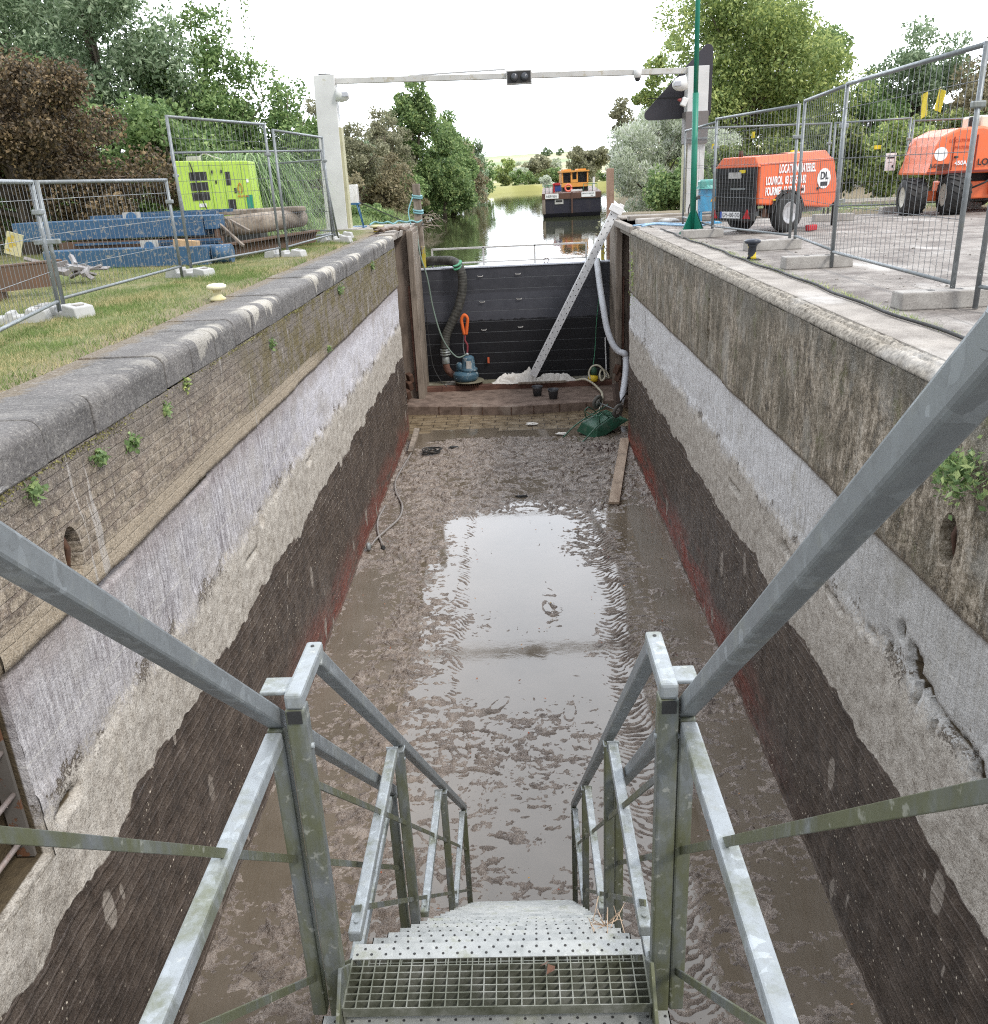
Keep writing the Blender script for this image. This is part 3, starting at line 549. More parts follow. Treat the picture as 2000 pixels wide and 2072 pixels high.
# ================================================================ terrain with the canal cut into it
LB = [(26, -2.75), (34, -4.0), (62, -5.6), (102, -4.4), (131, -2.4), (141, 2), (150, 40), (400, 300)]
RB = [(26, 2.95), (40, 4.6), (54, 5.9), (90, 8.5), (118, 12), (132, 34), (400, 330)]
def edge(T, y): return np.interp(y, [a for a, b in T], [b for a, b in T])
xs = np.unique(np.concatenate([np.linspace(-320, -40, 30), np.linspace(-40, -12, 40), np.arange(-12, -3.34, .28), [-3.34, 2.95], np.arange(-3.34, 2.95, .3), np.arange(2.95, 14, .3), np.linspace(14, 45, 50), np.linspace(45, 330, 30)]))
ys = np.unique(np.concatenate([np.linspace(-60, -4, 8), np.arange(-4, 26.01, .5), [26.2], np.arange(26.2, 60, .5), np.arange(60, 175, 1.0), np.linspace(175, 900, 60)]))
X, Y = np.meshgrid(xs, ys); Z = np.full_like(X, GZ + .012)
Z += np.where((X < -3.5), (fbm(X * .8, Y * .8, 3, 8) - .5) * .06, -.03)
Z += np.where((X > 2.9) & (Y > 21), (fbm(X * .5, Y * .5, 3, 8) - .3) * .12, 0)
l, r_ = edge(LB, Y), edge(RB, Y); d = np.minimum(X - l, r_ - X); inside = Y > 26.1      # positive inside the canal
dep = np.where(inside, sst(d, -3.2, 1.0), 0); Z = Z * (1 - dep) + (-3.6) * dep
Z = np.where(inside & (Y > 120), Z - .55 * (1 - dep) * sst(Y, 120, 150), Z)
Z += sst(Y, 210, 620) * 11 * (1 + .25 * np.sin(X / 90 + 1)) + np.where(X < -10, .4 * sst(-X, 10, 40), 0)
V = np.stack([X, Y, Z], -1).reshape(-1, 3); i = np.arange(len(V)).reshape(X.shape)
cx = (X[:-1, :-1] + X[1:, 1:]) / 2; cy = (Y[:-1, :-1] + Y[1:, 1:]) / 2; keep = ~((cx > -3.34) & (cx < 2.95) & (cy < 26.2)); near = cy < 230
Q = np.stack([i[:-1, :-1], i[:-1, 1:], i[1:, 1:], i[1:, :-1]], -1)
tag(npmesh('ground', V, Q[keep & near], M_GROUND), kind='structure'); tag(npmesh('hill', V, Q[~near], m_hill()), kind='structure')
m = M(); m.add([(-3.3, 25.3, WATER), (3.3, 25.3, WATER), (60, 27, WATER), (400, 420, WATER), (60, 420, WATER), (-60, 200, WATER), (-60, 27, WATER)], [(0, 1, 2, 3, 4, 5, 6)]); struct(m, 'canal_water', M_CAN)
m = M(); m.bx(XR + .118, 2.97, -3, 19.2, GZ - .3, GZ + .002); m.bx(XR + .24, 2.97, 19.2, 26.2, GZ - .3, GZ - .02); struct(m, 'quay_kerb_path', M_KERB)
m = M(); m.bx(2.975, 12.6, -4, 20.6, GZ - .3, GZ + .0); m.bx(12.6, 40, -4, 19, GZ - .3, GZ - .002); m.bx(2.975, 6.4, 20.6, 24.6, GZ - .3, GZ - .004); struct(m, 'quay_pavement', M_QUAY)
m = M(); m.bx(7.5, 30, 24.5, 26.4, GZ - .1, GZ + .1); m.bx(7.0, 12, 22.6, 23.1, GZ - .1, GZ + .035); struct(m, 'gravel_path', M_KERB)
# ================================================================ steel stairs
GALV = galv('galvanised steel'); GALVM = galv('galvanised steel with algae', 1.35, .66); GALVL = galv('bright galvanised steel', .75, 1.2)
BLACK = paint('black rubber', (.02, .02, .02), .7, 0, (.1, .09, .08), .4, 8); SLP = .963
def flight(t, xl, xr, z0, y_first, y_last, treads, rail_h, bars, stl):
    """z0: height of the nosing line at y=0; heights of rail and bars are measured from the same origin"""
    for x, s in ((xl, -1), (xr, 1)):
        zz = lambda y, h: h - SLP * y
        m = M(); a, b = stl; m.bar((x - s * .028, a, zz(a, z0 - .175)), (x - s * .028, b, zz(b, z0 - .175)), .010, .16); m.build('stringer', GALVM, t, bevel=.002)
        m = M(); a, b = rail_h[1], rail_h[2]; m.bar((x, a, zz(a, rail_h[0])), (x, b, zz(b, rail_h[0])), .042, .042)
        m.build('handrail', GALV, t, bevel=.006)
        for (h, a, b) in bars:
            m = M(); m.bar((x - s * .004, a, zz(a, h)), (x - s * .004, b, zz(b, h)), .007, .019); m.build('knee_rail', GALVM, t, bevel=.001)
    xa, xb = xl + .035, xr - .035
    for k in range(treads[0], treads[1]):
        y = y_first + k * .215; z = z0 - SLP * y
        if z < FZ - .05: break
        m = M(); D = .205; ns = M()
        ns.bx(xa, xb, y - .052, y, z - .004, z); ns.bx(xa, xb, y - .003, y, z - .03, z - .004)                   # nosing plate and lip
        for j in range(1, 8): yy = y - .052 - (D - .052) * j / 7; m.bx(xa, xb, yy - .0014, yy + .0014, z - .03, z - .001)
        nx = 24
        for j in range(nx + 1): xx = xa + (xb - xa) * j / nx; m.bx(xx - .0016, xx + .0016, y - D, y - .052, z - .010, z - .0005)
        m.bx(xa, xa + .003, y - D, y, z - .06, z); m.bx(xb - .003, xb, y - D, y, z - .06, z)
        o = m.build('tread', GALVD, t, fix=False); ns.build('nosing_plate', GALVT, o, fix=False)
        h = M()                                                                                                  # punched holes
        for j in range(40):
            xx = xa + .012 + (xb - xa - .024) * j / 39; yy = y - (.017 if j % 2 else .036)
            h.lathe([(.0042, .0), (.0042, .0009)], (xx, yy, z), 6, smooth=False)
        h.build('punched_hole', BLACK, o, fix=False)
def galvd():
    g = G('dirty grating steel'); n = g.noise(11, 6, .7); c = g.ramp(n, [(.35, (.085, .09, .06)), (.5, (.16, .165, .13)), (.7, (.30, .30, .27))]); return g.end(c, .6, .2, bump=n, bs=.1, bd=.003)
GALVD = galvd()
def galvt():
    g = G('serrated grating steel'); n = g.noise(9, 6, .7); c = g.ramp(n, [(.3, (.21, .22, .21)), (.55, (.35, .355, .34)), (.75, (.20, .205, .13))]); sp = g.noise(45, 3)
    c = g.mix(g.ma('MULTIPLY', g.step(sp, .6, .7), .4), c, (.52, .52, .48)); m2 = g.step(g.noise(3, 6, .7), .55, .7); c = g.mix(g.ma('MULTIPLY', m2, .55), c, (.2, .21, .1))
    return g.end(c, .5, .35, bump=n, bs=.1, bd=.003)
GALVT = galvt()
XI, XJ = -.555, .325; XO, XP = -.617, .375
t1 = thing('lower_staircase', 'galvanised stair flight with grating treads reaching the muddy floor', 'staircase', (-.11, 5.8, FZ))
flight(t1, XI, XJ, -.224, 1.87, 5.8, (0, 18), (.755, 1.98, 5.72), ((.325, 1.78, 5.72), (-.10, 2.0, 5.72)), (1.66, 5.78))
for x, s in ((XI, -1), (XJ, 1)):
    # vertical posts under the handrail
    for y in (1.765, 3.05, 4.43, 5.66):
        zt = .755 - SLP * y - .03 if y > 1.9 else -1.155
        m = M(); w_ = .024 if y < 2 else .021; m.bx(x - w_, x + w_, y - w_, y + w_, zt - 1.02, zt); m.build('post', GALVM, t1, bevel=.006)
    for y in (2.90, 4.20, 5.50):    # level struts running back to the stringer
        zt = .755 - SLP * y - .05; m = M(); m.bx(x - .020, x + .020, y - .90, y + .02, zt - .03 - .04, zt - .03); m.build('strut', GALVL, t1, bevel=.006)
    m = M(); m.bx(x - .0215, x + .0215, 1.742, 2.0, -1.155, -1.113); m.build('return_piece', GALVL, t1, bevel=.008)
    m = M(); m.bx(x - .017, x + .017, 1.738, 1.743, -1.19, -1.157); m.build('tube_opening', BLACK, t1)
    m = M(); m.lathe([(.005, 0), (.005, .0012)], (x, 1.972, -1.1125), 8); m.lathe([(.005, 0), (.005, .0012)], (x, 1.7435, -1.205), 8, rotm(math.pi / 2, 0, 0)); m.build('bolt_hole', BLACK, t1)
    m = M(); xo = XO if s < 0 else XP; m.bx(min(x, xo) - .01, max(x, xo) + .03 * (s > 0), 1.80, 1.87, -1.150, -1.140) if s > 0 else m.bx(xo - .035, x, 1.80, 1.87, -1.150, -1.140)
    m.build('joint_plate', GALVL, t1, bevel=.003)
for x, s in ((XI, -1), (XJ, 1)):     # weld beads and bolts at the joints
    m = M()
    for y in (3.05, 4.43, 5.66):
        zt = .755 - SLP * y - .03; m.box((x, y, zt - .012), (.050, .050, .007), rotm(math.radians(-10), 0, 0)); m.lathe([(.006, -.026), (.006, .026)], (x, y, zt - .06), 8, rotm(0, math.pi / 2, 0))
    for y in (2.90, 4.20, 5.50): m.lathe([(.007, -.001), (.007, .006)], (x, y - .86, .755 - SLP * y - .08), 8); m.box((x, y + .012, .755 - SLP * y - .10), (.047, .008, .047))
    m.lathe([(.007, -.03), (.007, .03)], (x, 1.765, -1.27), 8, rotm(0, math.pi / 2, 0)); tag(m.build('welds_and_bolts', GALVL, t1), kind='stuff')
t2 = thing('upper_staircase', 'galvanised upper stair flight with thick handrails crossing the foreground', 'staircase', (-.11, 1.2, -2.5))
flight(t2, XO, XP, -.455, 1.69, 1.7, (-4, 1), (.515, .650, 3.22), ((.082, .55, 3.1), (-.33, .55, 3.1)), (.70, 3.05))
for x, s in ((XO, -1), (XP, 1)):
    for y in (1.775, 3.10):
        zt = .515 - SLP * y - .03; m = M(); m.bx(x - .020, x + .020, y - .01, y + .03, zt - .95, zt); m.build('post', GALVM, t2, bevel=.006)
    for y in (1.76, 3.02):
        zt = .515 - SLP * y - .045; m = M(); m.bx(x - .0205, x + .0205, y - .93, y + .0, zt - .042, zt); m.build('strut', GALVL, t2, bevel=.006)
    m = M(); m.bx(x - .0215, x + .0215, -.9, .682, -.1475, -.1045); m.build('level_rail', GALV, t2, bevel=.008)
    for y in (.1, -.85): m = M(); m.bx(x - .020, x + .020, y - .020, y + .020, -1.15, -.148); m.build('post', GALVM, t2, bevel=.006)
m = M(); m.bx(XO - .03, XP + .03, -1.0, .62, -1.20, -1.16); m.build('landing', GALVT, t2)

# ================================================================ dark gate
def m_gate():
    g = G('dark steel gate'); P = g.xyz(); z = P[2]; n = g.noise(3, 6, .7); f = g.noise(30, 3)
    dry = g.ramp(n, [(.3, (.030, .031, .038)), (.7, (.055, .056, .066))]); wet = g.ramp(n, [(.3, (.003, .003, .005)), (.7, (.008, .008, .011))])
    mid = g.ramp(n, [(.3, (.045, .047, .058)), (.7, (.072, .074, .088))])
    c = g.mix(g.step(g.ma('ADD', z, g.ma('MULTIPLY', g.noise(1.5, 4, .7), .12)), -2.98, -3.02), dry, mid)
    c = g.mix(g.step(g.ma('ADD', z, g.ma('MULTIPLY', g.noise(4, 5, .75), .25)), -3.66, -3.70), c, wet)
    return g.end(c, .5, .1, bump=f, bs=.15, bd=.004)
M_GATE = m_gate(); M_LINE = paint('pale seam', (.16, .17, .18), .5); WHITE = paint('white paint', (.74, .74, .73), .5, 0, (.3, .27, .2), .4, 4)
OFFW = paint('dull white steel', (.50, .49, .47), .6, .2, (.2, .17, .13), .6, 6)
t = thing('lock_gate', 'black horizontally boarded gate holding back the canal water', 'gate', (.1, 25.1, -5.6))
for k in range(11):
    z = -2.37 - k * .296; m = M(); m.bx(-2.60, 2.66, 25.0, 25.16, z - .288, z); m.build('gate_beam', M_GATE, t, bevel=.006)
    if k: m = M(); m.bx(-2.58, 2.64, 25.003, 25.02, z + .001, z + .007); m.build('seam', M_LINE, t)
m = M(); m.bx(-2.62, 2.68, 24.97, 25.34, -2.366, -2.325); m.build('top_plate', paint('pale blue grey plate', (.52, .55, .62), .5), t, bevel=.004)
for (x, z) in ((-.95, -2.60), (.10, -2.58), (-.93, -3.30), (.11, -3.26), (-.92, -4.08), (.12, -4.04)):
    m = M(); m.tube([(x - .07, 25.0, z + .02), (x - .06, 24.96, z - .0), (x + .06, 24.96, z), (x + .07, 25.0, z + .02)], .010, 6); m.build('lifting_handle', OFFW, t)
m = M(); m.tube(smooth_path([(.86, 25.1, -2.33), (.83, 25.1, -2.24), (.9, 25.1, -2.19), (.97, 25.1, -2.24), (.93, 25.1, -2.32)]), .013, 6); m.build('lifting_eye', M_RUSTBAR, t)
m = M(); m.bx(-.86, -.80, 24.9, 24.98, -5.02, -4.86); m.build('tap_fitting', paint('orange red fitting', (.5, .09, .03), .5), t, bevel=.01)
rl = thing('gate_railing', 'white rectangular railing standing on top of the dark gate', 'railing', (0, 25.28, -2.32))
m = M(); m.bar((-2.27, 25.28, -1.85), (2.02, 25.28, -1.85), .05, .05); m.build('top_rail', OFFW, rl, bevel=.006)
m = M(); m.bar((-2.27, 25.28, -2.24), (2.02, 25.28, -2.24), .04, .04); m.build('bottom_rail', OFFW, rl, bevel=.006)
for x in (-2.27, -.84, .59, 2.02): m = M(); m.bx(x - .026, x + .026, 25.255, 25.305, -2.32, -1.83); m.build('post', OFFW, rl, bevel=.006)
for (nm, x, lab, g_) in (('depth_gauge', -2.50, 'yellow strip fixed beside the left end of the gate railing', 'yellow strips beside the gate'), ('depth_gauge', 2.47, 'yellow strip fixed beside the right end of the gate railing', 'yellow strips beside the gate')):
    m = M(); m.bx(x - .05, x + .05, 25.18, 25.24, -2.32, -1.75); solo(m, nm, worn('chipped yellow paint', (.62, .5, .06), (.3, .27, .2), .52, 9), lab, 'gauge', g_, .006)
# black suction hose and pump
HOSE = G('ribbed dark hose'); _w = HOSE.noise(9, 5, .7)
HOSE = HOSE.end(HOSE.ramp(_w, [(.3, (.022, .022, .020)), (.55, (.06, .058, .05)), (.8, (.14, .135, .12))]), .7, bump=_w, bs=.3, bd=.01)
t = thing('suction_hose', 'thick black hose coming over the top of the gate to the pump', 'hose', (-1.7, 24.7, -5))
pts = smooth_path([(-2.75, 25.9, -2.3), (-2.35, 25.3, -2.16), (-2.02, 25.1, -2.14), (-1.70, 24.9, -2.15), (-1.50, 24.72, -2.30), (-1.43, 24.7, -2.6), (-1.47, 24.7, -3.0), (-1.62, 24.7, -3.45), (-1.83, 24.7, -3.85), (-1.98, 24.7, -4.15), (-2.03, 24.66, -4.5)], 14)
R = [.125 + .006 * math.sin(i * 2.1) for i in range(len(pts))]; m = M(); m.tube(pts, R, 16); m.build('hose_body', HOSE, t)
m = M(); m.lathe([(.135, 0), (.15, .0), (.15, .03), (.12, .035), (.12, .06), (.15, .065), (.15, .1), (.12, .11), (.12, .13), (.14, .135), (.14, .17)], (-2.03, 24.66, -4.68), 18); m.lathe([(.10, 0), (.11, .02), (.10, .26)], (-2.03, 24.66, -4.93), 18); m.build('coupling', GALVL, t)
m = M(); m.tube(smooth_path([(-2.03, 24.66, -4.9), (-2.0, 24.64, -5.08), (-1.9, 24.6, -5.2), (-1.78, 24.58, -5.26), (-1.6, 24.5, -5.3)]), .095, 14); m.build('elbow', M_SILL, t)
m = M()
for q in (0, 1): m.lathe([(.135, 0), (.137, .02), (.135, .04)], Vector((-1.53, 24.7, -2.22 - q * .09)), 14, rotm(.35, -.5, 0))
m.build('binding_rope', paint('green rope', (.12, .42, .25), .7), t)
BLUE = worn('worn blue enamel', (.05, .115, .165), (.24, .27, .28), .56, 9)
t = thing('submersible_pump', 'round blue submersible pump on a slotted strainer plate', 'pump', (-1.38, 24.42, -5.5))
m = M(); m.lathe([(.42, 0), (.42, .022)], (-1.38, 24.42, -5.40), 28); m.build('base_disc', M_MOSSY, t)
m = M()
for k in range(34):
    a = 2 * math.pi * k / 34; m.tube([(-1.38 + .36 * math.cos(a), 24.42 + .36 * math.sin(a), -5.51), (-1.38 + .36 * math.cos(a), 24.42 + .36 * math.sin(a), -5.4)], .012, 5)
m.build('strainer', M_RUSTBAR, t)
m = M(); m.lathe([(.30, 0), (.34, .03), (.36, .10), (.36, .19), (.30, .25), (.20, .27)], (-1.47, 24.42, -5.37), 10); m.build('volute', BLUE, t, bevel=.01)
m = M(); m.lathe([(.23, 0), (.25, .03), (.25, .08), (.19, .11), (.17, .36), (.16, .40), (.10, .44), (.04, .45)], (-1.38, 24.42, -5.12), 18); m.lathe([(.10, 0), (.10, .2), (.06, .24)], (-1.63, 24.42, -5.1), 12); m.build('motor_housing', BLUE, t)
m = M(); m.box((-1.36, 24.235, -4.93), (.14, .01, .26)); m.build('rating_plate', OFFW, t)
m = M(); m.lathe([(.05, 0), (.05, .05), (.03, .07)], (-1.40, 24.40, -4.67), 10); m.build('cable_gland', GALVL, t)
ORG = paint('orange webbing', (.62, .12, .02), .7)
t = thing('lifting_sling', 'orange webbing sling standing up above the blue pump', 'sling', (-1.42, 24.46, -4.6))
m = M(); P = smooth_path([(-1.45, 24.46, -4.1), (-1.50, 24.46, -3.8), (-1.50, 24.46, -3.66), (-1.42, 24.46, -3.56), (-1.34, 24.46, -3.66), (-1.36, 24.46, -3.85), (-1.40, 24.46, -4.1)]); m.tube(P, [.045] * len(P), 8); m.build('sling_loop', ORG, t)
m = M(); m.tube(smooth_path([(-1.42, 24.46, -4.08), (-1.44, 24.44, -4.25), (-1.38, 24.45, -4.4), (-1.40, 24.44, -4.62)]), .03, 6); m.build('red_strap', paint('dark red strap', (.2, .03, .04), .7), t)
m = M(); m.tube(smooth_path([(-1.46, 24.46, -4.1), (-1.50, 24.46, -4.4), (-1.47, 24.44, -4.66)]), .014, 6); m.build('lifting_chain', GALV, t)
CAB = paint('grey green cable', (.14, .19, .16), .55)
m = M(); m.tube(smooth_path([(-2.62, 24.9, -1.2), (-2.52, 24.45, -1.9), (-2.37, 24.4, -2.5), (-2.27, 24.4, -3.3), (-2.11, 24.3, -3.98), (-1.93, 24.3, -4.4), (-1.67, 24.3, -4.69), (-1.42, 24.38, -4.64)]), .022, 8)
solo(m, 'power_cable', CAB, 'grey green cable hanging down the left of the gate to the blue pump', 'cable')
m = M(); m.tube(smooth_path([(-2.5, 24.6, -3.3), (-2.45, 24.5, -4.2), (-2.38, 24.4, -4.9), (-2.2, 24.3, -5.3), (-2.0, 24.05, -5.46)]), .012, 6)
solo(m, 'thin_cable', BLACK, 'thin black cable by the left gate timber ending on the sill', 'cable')
# leaning aluminium beam, cloth, buckets, small pump
ALU = paint('white aluminium', (.80, .80, .80), .45, 0, (.3, .3, .3), .3, 5)
t = thing('aluminium_beam', 'long white aluminium beam with bolt holes leaning against the right pier', 'beam', (.45, 24.0, -5.4))
a = Vector((.42, 24.05, -5.25)); b = Vector((2.66, 23.75, -.98)); d = (b - a).normalized(); side = Vector((d.z, 0, -d.x)).normalized()
m = M(); m.bar(a, b, .03, .20, side); m.bar(a + side * .09 - Vector((0, -.05, 0)), b + side * .09 - Vector((0, -.05, 0)), .10, .03, side); m.bar(a - side * .09 - Vector((0, -.05, 0)), b - side * .09 - Vector((0, -.05, 0)), .10, .03, side); m.build('profile', ALU, t, bevel=.004)
m = M()
for k in range(26):
    for s_ in (-.06, .05):
        q = a + d * (.25 + k * .178 + (.09 if s_ > 0 else 0)) + side * s_; m.lathe([(.014, -.004), (.014, .004)], q + Vector((0, -.0175, 0)), 7, rotm(math.pi / 2, 0, 0))
m.build('bolt_holes', BLACK, t, fix=False)
m = M(); m.bar(b - d * .05, b + d * .12, .14, .34, side); m.bar(b + d * .12 + side * .08, b + d * .2 + side * .08, .1, .12, side); m.build('end_bracket', ALU, t, bevel=.006)
def cloth(name, cx, cy, rx, ry, h, seed, mat, label, cat, z0, tower=None):
    n = 70; u = np.linspace(-1, 1, n); U, Vv = np.meshgrid(u, u); r = np.sqrt(U ** 2 + Vv ** 2); ang = np.arctan2(Vv, U)
    rim = 1 + .25 * (fbm(np.cos(ang) * 2 + 5, np.sin(ang) * 2 + 5, 3, seed) - .5)
    rg = 1 - np.abs(2 * fbm(U * 2.2 + 3, Vv * 1.6, 2, seed + 3) - 1); rg2 = 1 - np.abs(2 * fbm(U * 5 + 3, Vv * 3, 2, seed + 5) - 1)
    Hh = h * sst(1.05 - r, 0, .6) * (.62 + .26 * rg + .16 * rg2) + .012
    if tower: Hh = Hh + tower[2] * np.exp(-(((U - tower[0]) / .20) ** 2 + ((Vv - tower[1]) / .3) ** 2)) * (.7 + .5 * rg)
    fold = np.abs(np.sin((U * 5 + 3 * fbm(U * 2, Vv * 2, 2, seed + 8)) * 2.2 + Vv * 1.5)); Hh = Hh * (.72 + .34 * fold); Xc = cx + U * rx * rim; Yc = cy + Vv * ry * rim; V = np.stack([Xc, Yc, z0 + Hh], -1).reshape(-1, 3); i = np.arange(n * n).reshape(n, n); q = np.stack([i[:-1, :-1], i[:-1, 1:], i[1:, 1:], i[1:, :-1]], -1); k = r[:-1, :-1] < 1.0
    return tag(npmesh(name, V, q[k], mat), label, cat)
CLO = paint('dirty white cloth', (.72, .69, .64), .85, 0, (.42, .36, .28), .5, 5)
cloth('dust_sheet', -.06, 24.38, .72, .20, .26, 40, CLO, 'crumpled white sheet at the foot of the aluminium beam', 'cloth', -5.50, (.55, 0, .16))
cloth('dust_sheet', 1.02, 24.40, .62, .18, .20, 52, CLO, 'flatter crumpled white sheet to the right of the aluminium beam', 'cloth', -5.50)
m = M(); m.bar((.0, 24.12, -5.455), (1.35, 24.12, -5.455), .07, .05); solo(m, 'board', M_POST, 'grey board lying on the red sill under the white sheets', 'board', bevel=.004)
BUK = paint('dark grey plastic', (.06, .065, .075), .45, 0, (.3, .28, .26), .4, 7)
for (x, y, z, lab) in ((.51, 23.2, -5.61, 'grey bucket standing nearest the white sheet on the sill step'), (.92, 22.75, -5.60, 'darker bucket on the sill step edge, nearer the wheelbarrow')):
    t = thing('bucket', lab, 'bucket', (x, y, z), group='two buckets on the sill step')
    m = M(); m.lathe([(.105, 0), (.14, .24), (.152, .25), (.152, .265), (.142, .265), (.135, .24), (.10, .015), (.0, .012)], (x, y, z), 20); m.build('bucket_body', BUK, t)
    m = M(); m.tube(smooth_path([(x - .145, y, z + .25), (x - .1, y - .1, z + .235), (x, y - .15, z + .225), (x + .1, y - .1, z + .235), (x + .145, y, z + .25)]), .004, 5); m.build('bucket_handle', GALV, t)
YEL = paint('yellow plastic', (.80, .56, .03), .45, 0, (.2, .13, .05), .3, 5)
t = thing('small_pump', 'small yellow and green pump beside a coil of cream hose', 'pump', (2.12, 24.25, -5.5))
m = M(); m.lathe([(.11, 0), (.14, .04), (.14, .13), (.09, .18)], (2.10, 24.2, -5.50), 14); m.build('yellow_base', YEL, t)
m = M(); m.lathe([(.09, 0), (.10, .1), (.07, .2), (.03, .22)], (2.12, 24.2, -5.32), 12); m.tube([(2.0, 24.2, -5.2), (2.1, 24.15, -5.1), (2.22, 24.2, -5.22)], .015, 6); m.build('green_motor', paint('dark green enamel', (.03, .09, .05), .5), t)
CRM = paint('cream hose', (.58, .54, .42), .45, 0, (.3, .26, .18), .4, 8)
m = M(); m.tube(smooth_path([(2.02, 24.1, -5.42), (1.98, 24.15, -5.25), (2.08, 24.2, -5.08), (2.26, 24.2, -5.07), (2.40, 24.18, -5.22), (2.42, 24.15, -5.4), (2.32, 24.1, -5.47), (2.28, 24.16, -5.3), (2.36, 24.3, -5.2), (2.5, 24.35, -5.3), (2.56, 24.3, -5.46)]), .028, 10)
solo(m, 'coiled_hose', CRM, 'cream hose coiled round the small yellow pump', 'hose')
m = M(); m.tube(smooth_path([(1.60, 24.25, -5.47), (1.85, 24.15, -5.42), (2.05, 23.9, -5.48), (2.16, 23.3, -5.5), (2.20, 22.6, -5.5), (2.12, 22.0, -5.62), (2.0, 21.7, -5.78)]), .030, 10)
solo(m, 'short_hose', CRM, 'cream hose curling over the sill behind the wheelbarrow', 'hose')
WHO = paint('white layflat hose', (.66, .68, .72), .45, 0, (.35, .33, .3), .35, 4)
m = M(); P = smooth_path([(2.27, 24.95, -2.28), (2.28, 24.75, -2.45), (2.30, 24.3, -2.9), (2.34, 23.8, -3.4), (2.42, 23.5, -3.95), (2.55, 23.3, -4.32), (2.70, 23.2, -4.50), (2.83, 23.1, -4.54), (2.87, 23.1, -4.66), (2.85, 22.9, -4.95), (2.74, 22.4, -5.3), (2.60, 21.9, -5.58)], 8); m.tube(P, .085, 12)
solo(m, 'discharge_hose', WHO, 'white hose dropping from the gate top along the right pier', 'hose')
m = M(); m.tube(smooth_path([(2.36, 24.9, -2.2), (2.33, 24.85, -3.2), (2.25, 24.8, -4.0), (2.2, 24.7, -4.7), (2.12, 24.4, -5.1)]), .012, 6); solo(m, 'hanging_rope', paint('green cord', (.05, .22, .12), .6), 'thin green cord hanging down the gate to the small yellow pump', 'cord')
m = M(); m.bar((2.50, 24.85, -4.4), (2.52, 24.7, -5.5), .03, .03); solo(m, 'white_rod', WHITE, 'thin white rod standing in the right corner of the gate', 'rod')
m = M(); m.tube(smooth_path([(2.96, 19.9, -1.4), (2.94, 20.0, -2.6), (2.90, 20.2, -3.6), (2.84, 20.5, -4.3), (2.75, 21.0, -4.9), (2.55, 21.4, -5.4), (2.35, 21.5, -5.8)]), .016, 6)
solo(m, 'black_cable', BLACK, 'black cable running down the right wall end beside the white hose', 'cable')
# wheelbarrow turned over and leaning on a drum
DG = paint('green wheelbarrow enamel', (.03, .115, .07), .38, 0, (.3, .28, .24), .3, 6); TYRE = paint('grey muddy tyre', (.10, .095, .085), .75, 0, (.28, .25, .2), .4, 7)
t = thing('wheelbarrow', 'green two wheeled wheelbarrow tipped upside down against a dark drum', 'wheelbarrow', (1.8, 20.0, FZ))
B = Matrix.Translation((1.88, 20.12, -5.49)) @ (rotm(math.radians(13), math.radians(12), math.radians(-44)).to_4x4()) @ Matrix.Scale(.86, 4)
def W_(p): return tuple(B @ Vector(p))
m = M()  # tray: open side facing down, drawn as truncated pyramid shell
top = [(-.28, -.40, 0), (.28, -.40, 0), (.24, .30, 0), (-.24, .30, 0)]; bot = [(-.37, -.52, -.28), (.37, -.52, -.28), (.42, .80, -.24), (-.42, .80, -.24)]
m.add([W_(p) for p in top + bot], [(0, 1, 2, 3), (0, 4, 5, 1), (1, 5, 6, 2), (2, 6, 7, 3), (3, 7, 4, 0)]); o = m.build('tray', DG, t, bevel=.03)
sm = o.modifiers.new('thickness', 'SOLIDIFY'); sm.thickness = .012
m = M()
for s_ in (-1, 1):
    m.tube([W_(p) for p in smooth_path([(s_ * .20, .62, .10), (s_ * .22, .30, .07), (s_ * .25, -.35, .06), (s_ * .29, -.75, -.02), (s_ * .29, -1.15, -.14)])], .017, 8)
    m.tube([W_(p) for p in smooth_path([(s_ * .25, -.25, .06), (s_ * .25, -.30, .30), (s_ * .25, -.22, .36), (s_ * .25, -.12, .34), (s_ * .24, .15, .07)])], .014, 8)
    m.tube([W_(p) for p in ((s_ * .24, .28, .07), (-s_ * .05, -.05, .16), (s_ * .24, -.34, .06))], .012, 6)
m.tube([W_((-.25, -.25, .25)), W_((.25, -.25, .25))], .012, 6); m.build('tube_frame', DG, t)
m = M(); m.tube([W_((-.40, .36, .24)), W_((.40, .36, .24))], .013, 8); m.tube([W_((-.22, .30, .07)), W_((-.22, .36, .22))], .012, 6); m.tube([W_((.22, .30, .07)), W_((.22, .36, .22))], .012, 6); m.build('axle', GALV, t)
for s_ in (-1, 1):
    ax = B.to_3x3() @ rotm(0, math.pi / 2, 0); c = Vector(W_((s_ * .36, .36, .24))); w = M()
    w.lathe([(.115, -.03), (.165, -.045), (.195, -.03), (.205, 0), (.195, .03), (.165, .045), (.115, .03)], c, 24, ax, caps=False); o = w.build('tyre', TYRE, t)
    w = M(); w.lathe([(.03, -.035), (.11, -.02), (.118, 0), (.11, .02), (.03, .035)], c, 16, ax); w.build('rim', OFFW, o)
m = M(); m.lathe([(.15, 0), (.16, .02), (.16, .12), (.15, .14), (.16, .16), (.16, .24), (.15, .26)], (2.02, 20.22, FZ - .01), 18); solo(m, 'drum', BUK, 'dark drum on the wet floor under the tipped wheelbarrow', 'drum')
m = M(); m.tube(smooth_path([(2.2, 20.3, FZ + .02), (2.32, 20.3, FZ + .12), (2.30, 20.35, FZ + .32), (2.22, 20.4, FZ + .42)]), .03, 8); solo(m, 'hose_bend', BLACK, 'short black hose bend beside the drum under the wheelbarrow', 'hose')
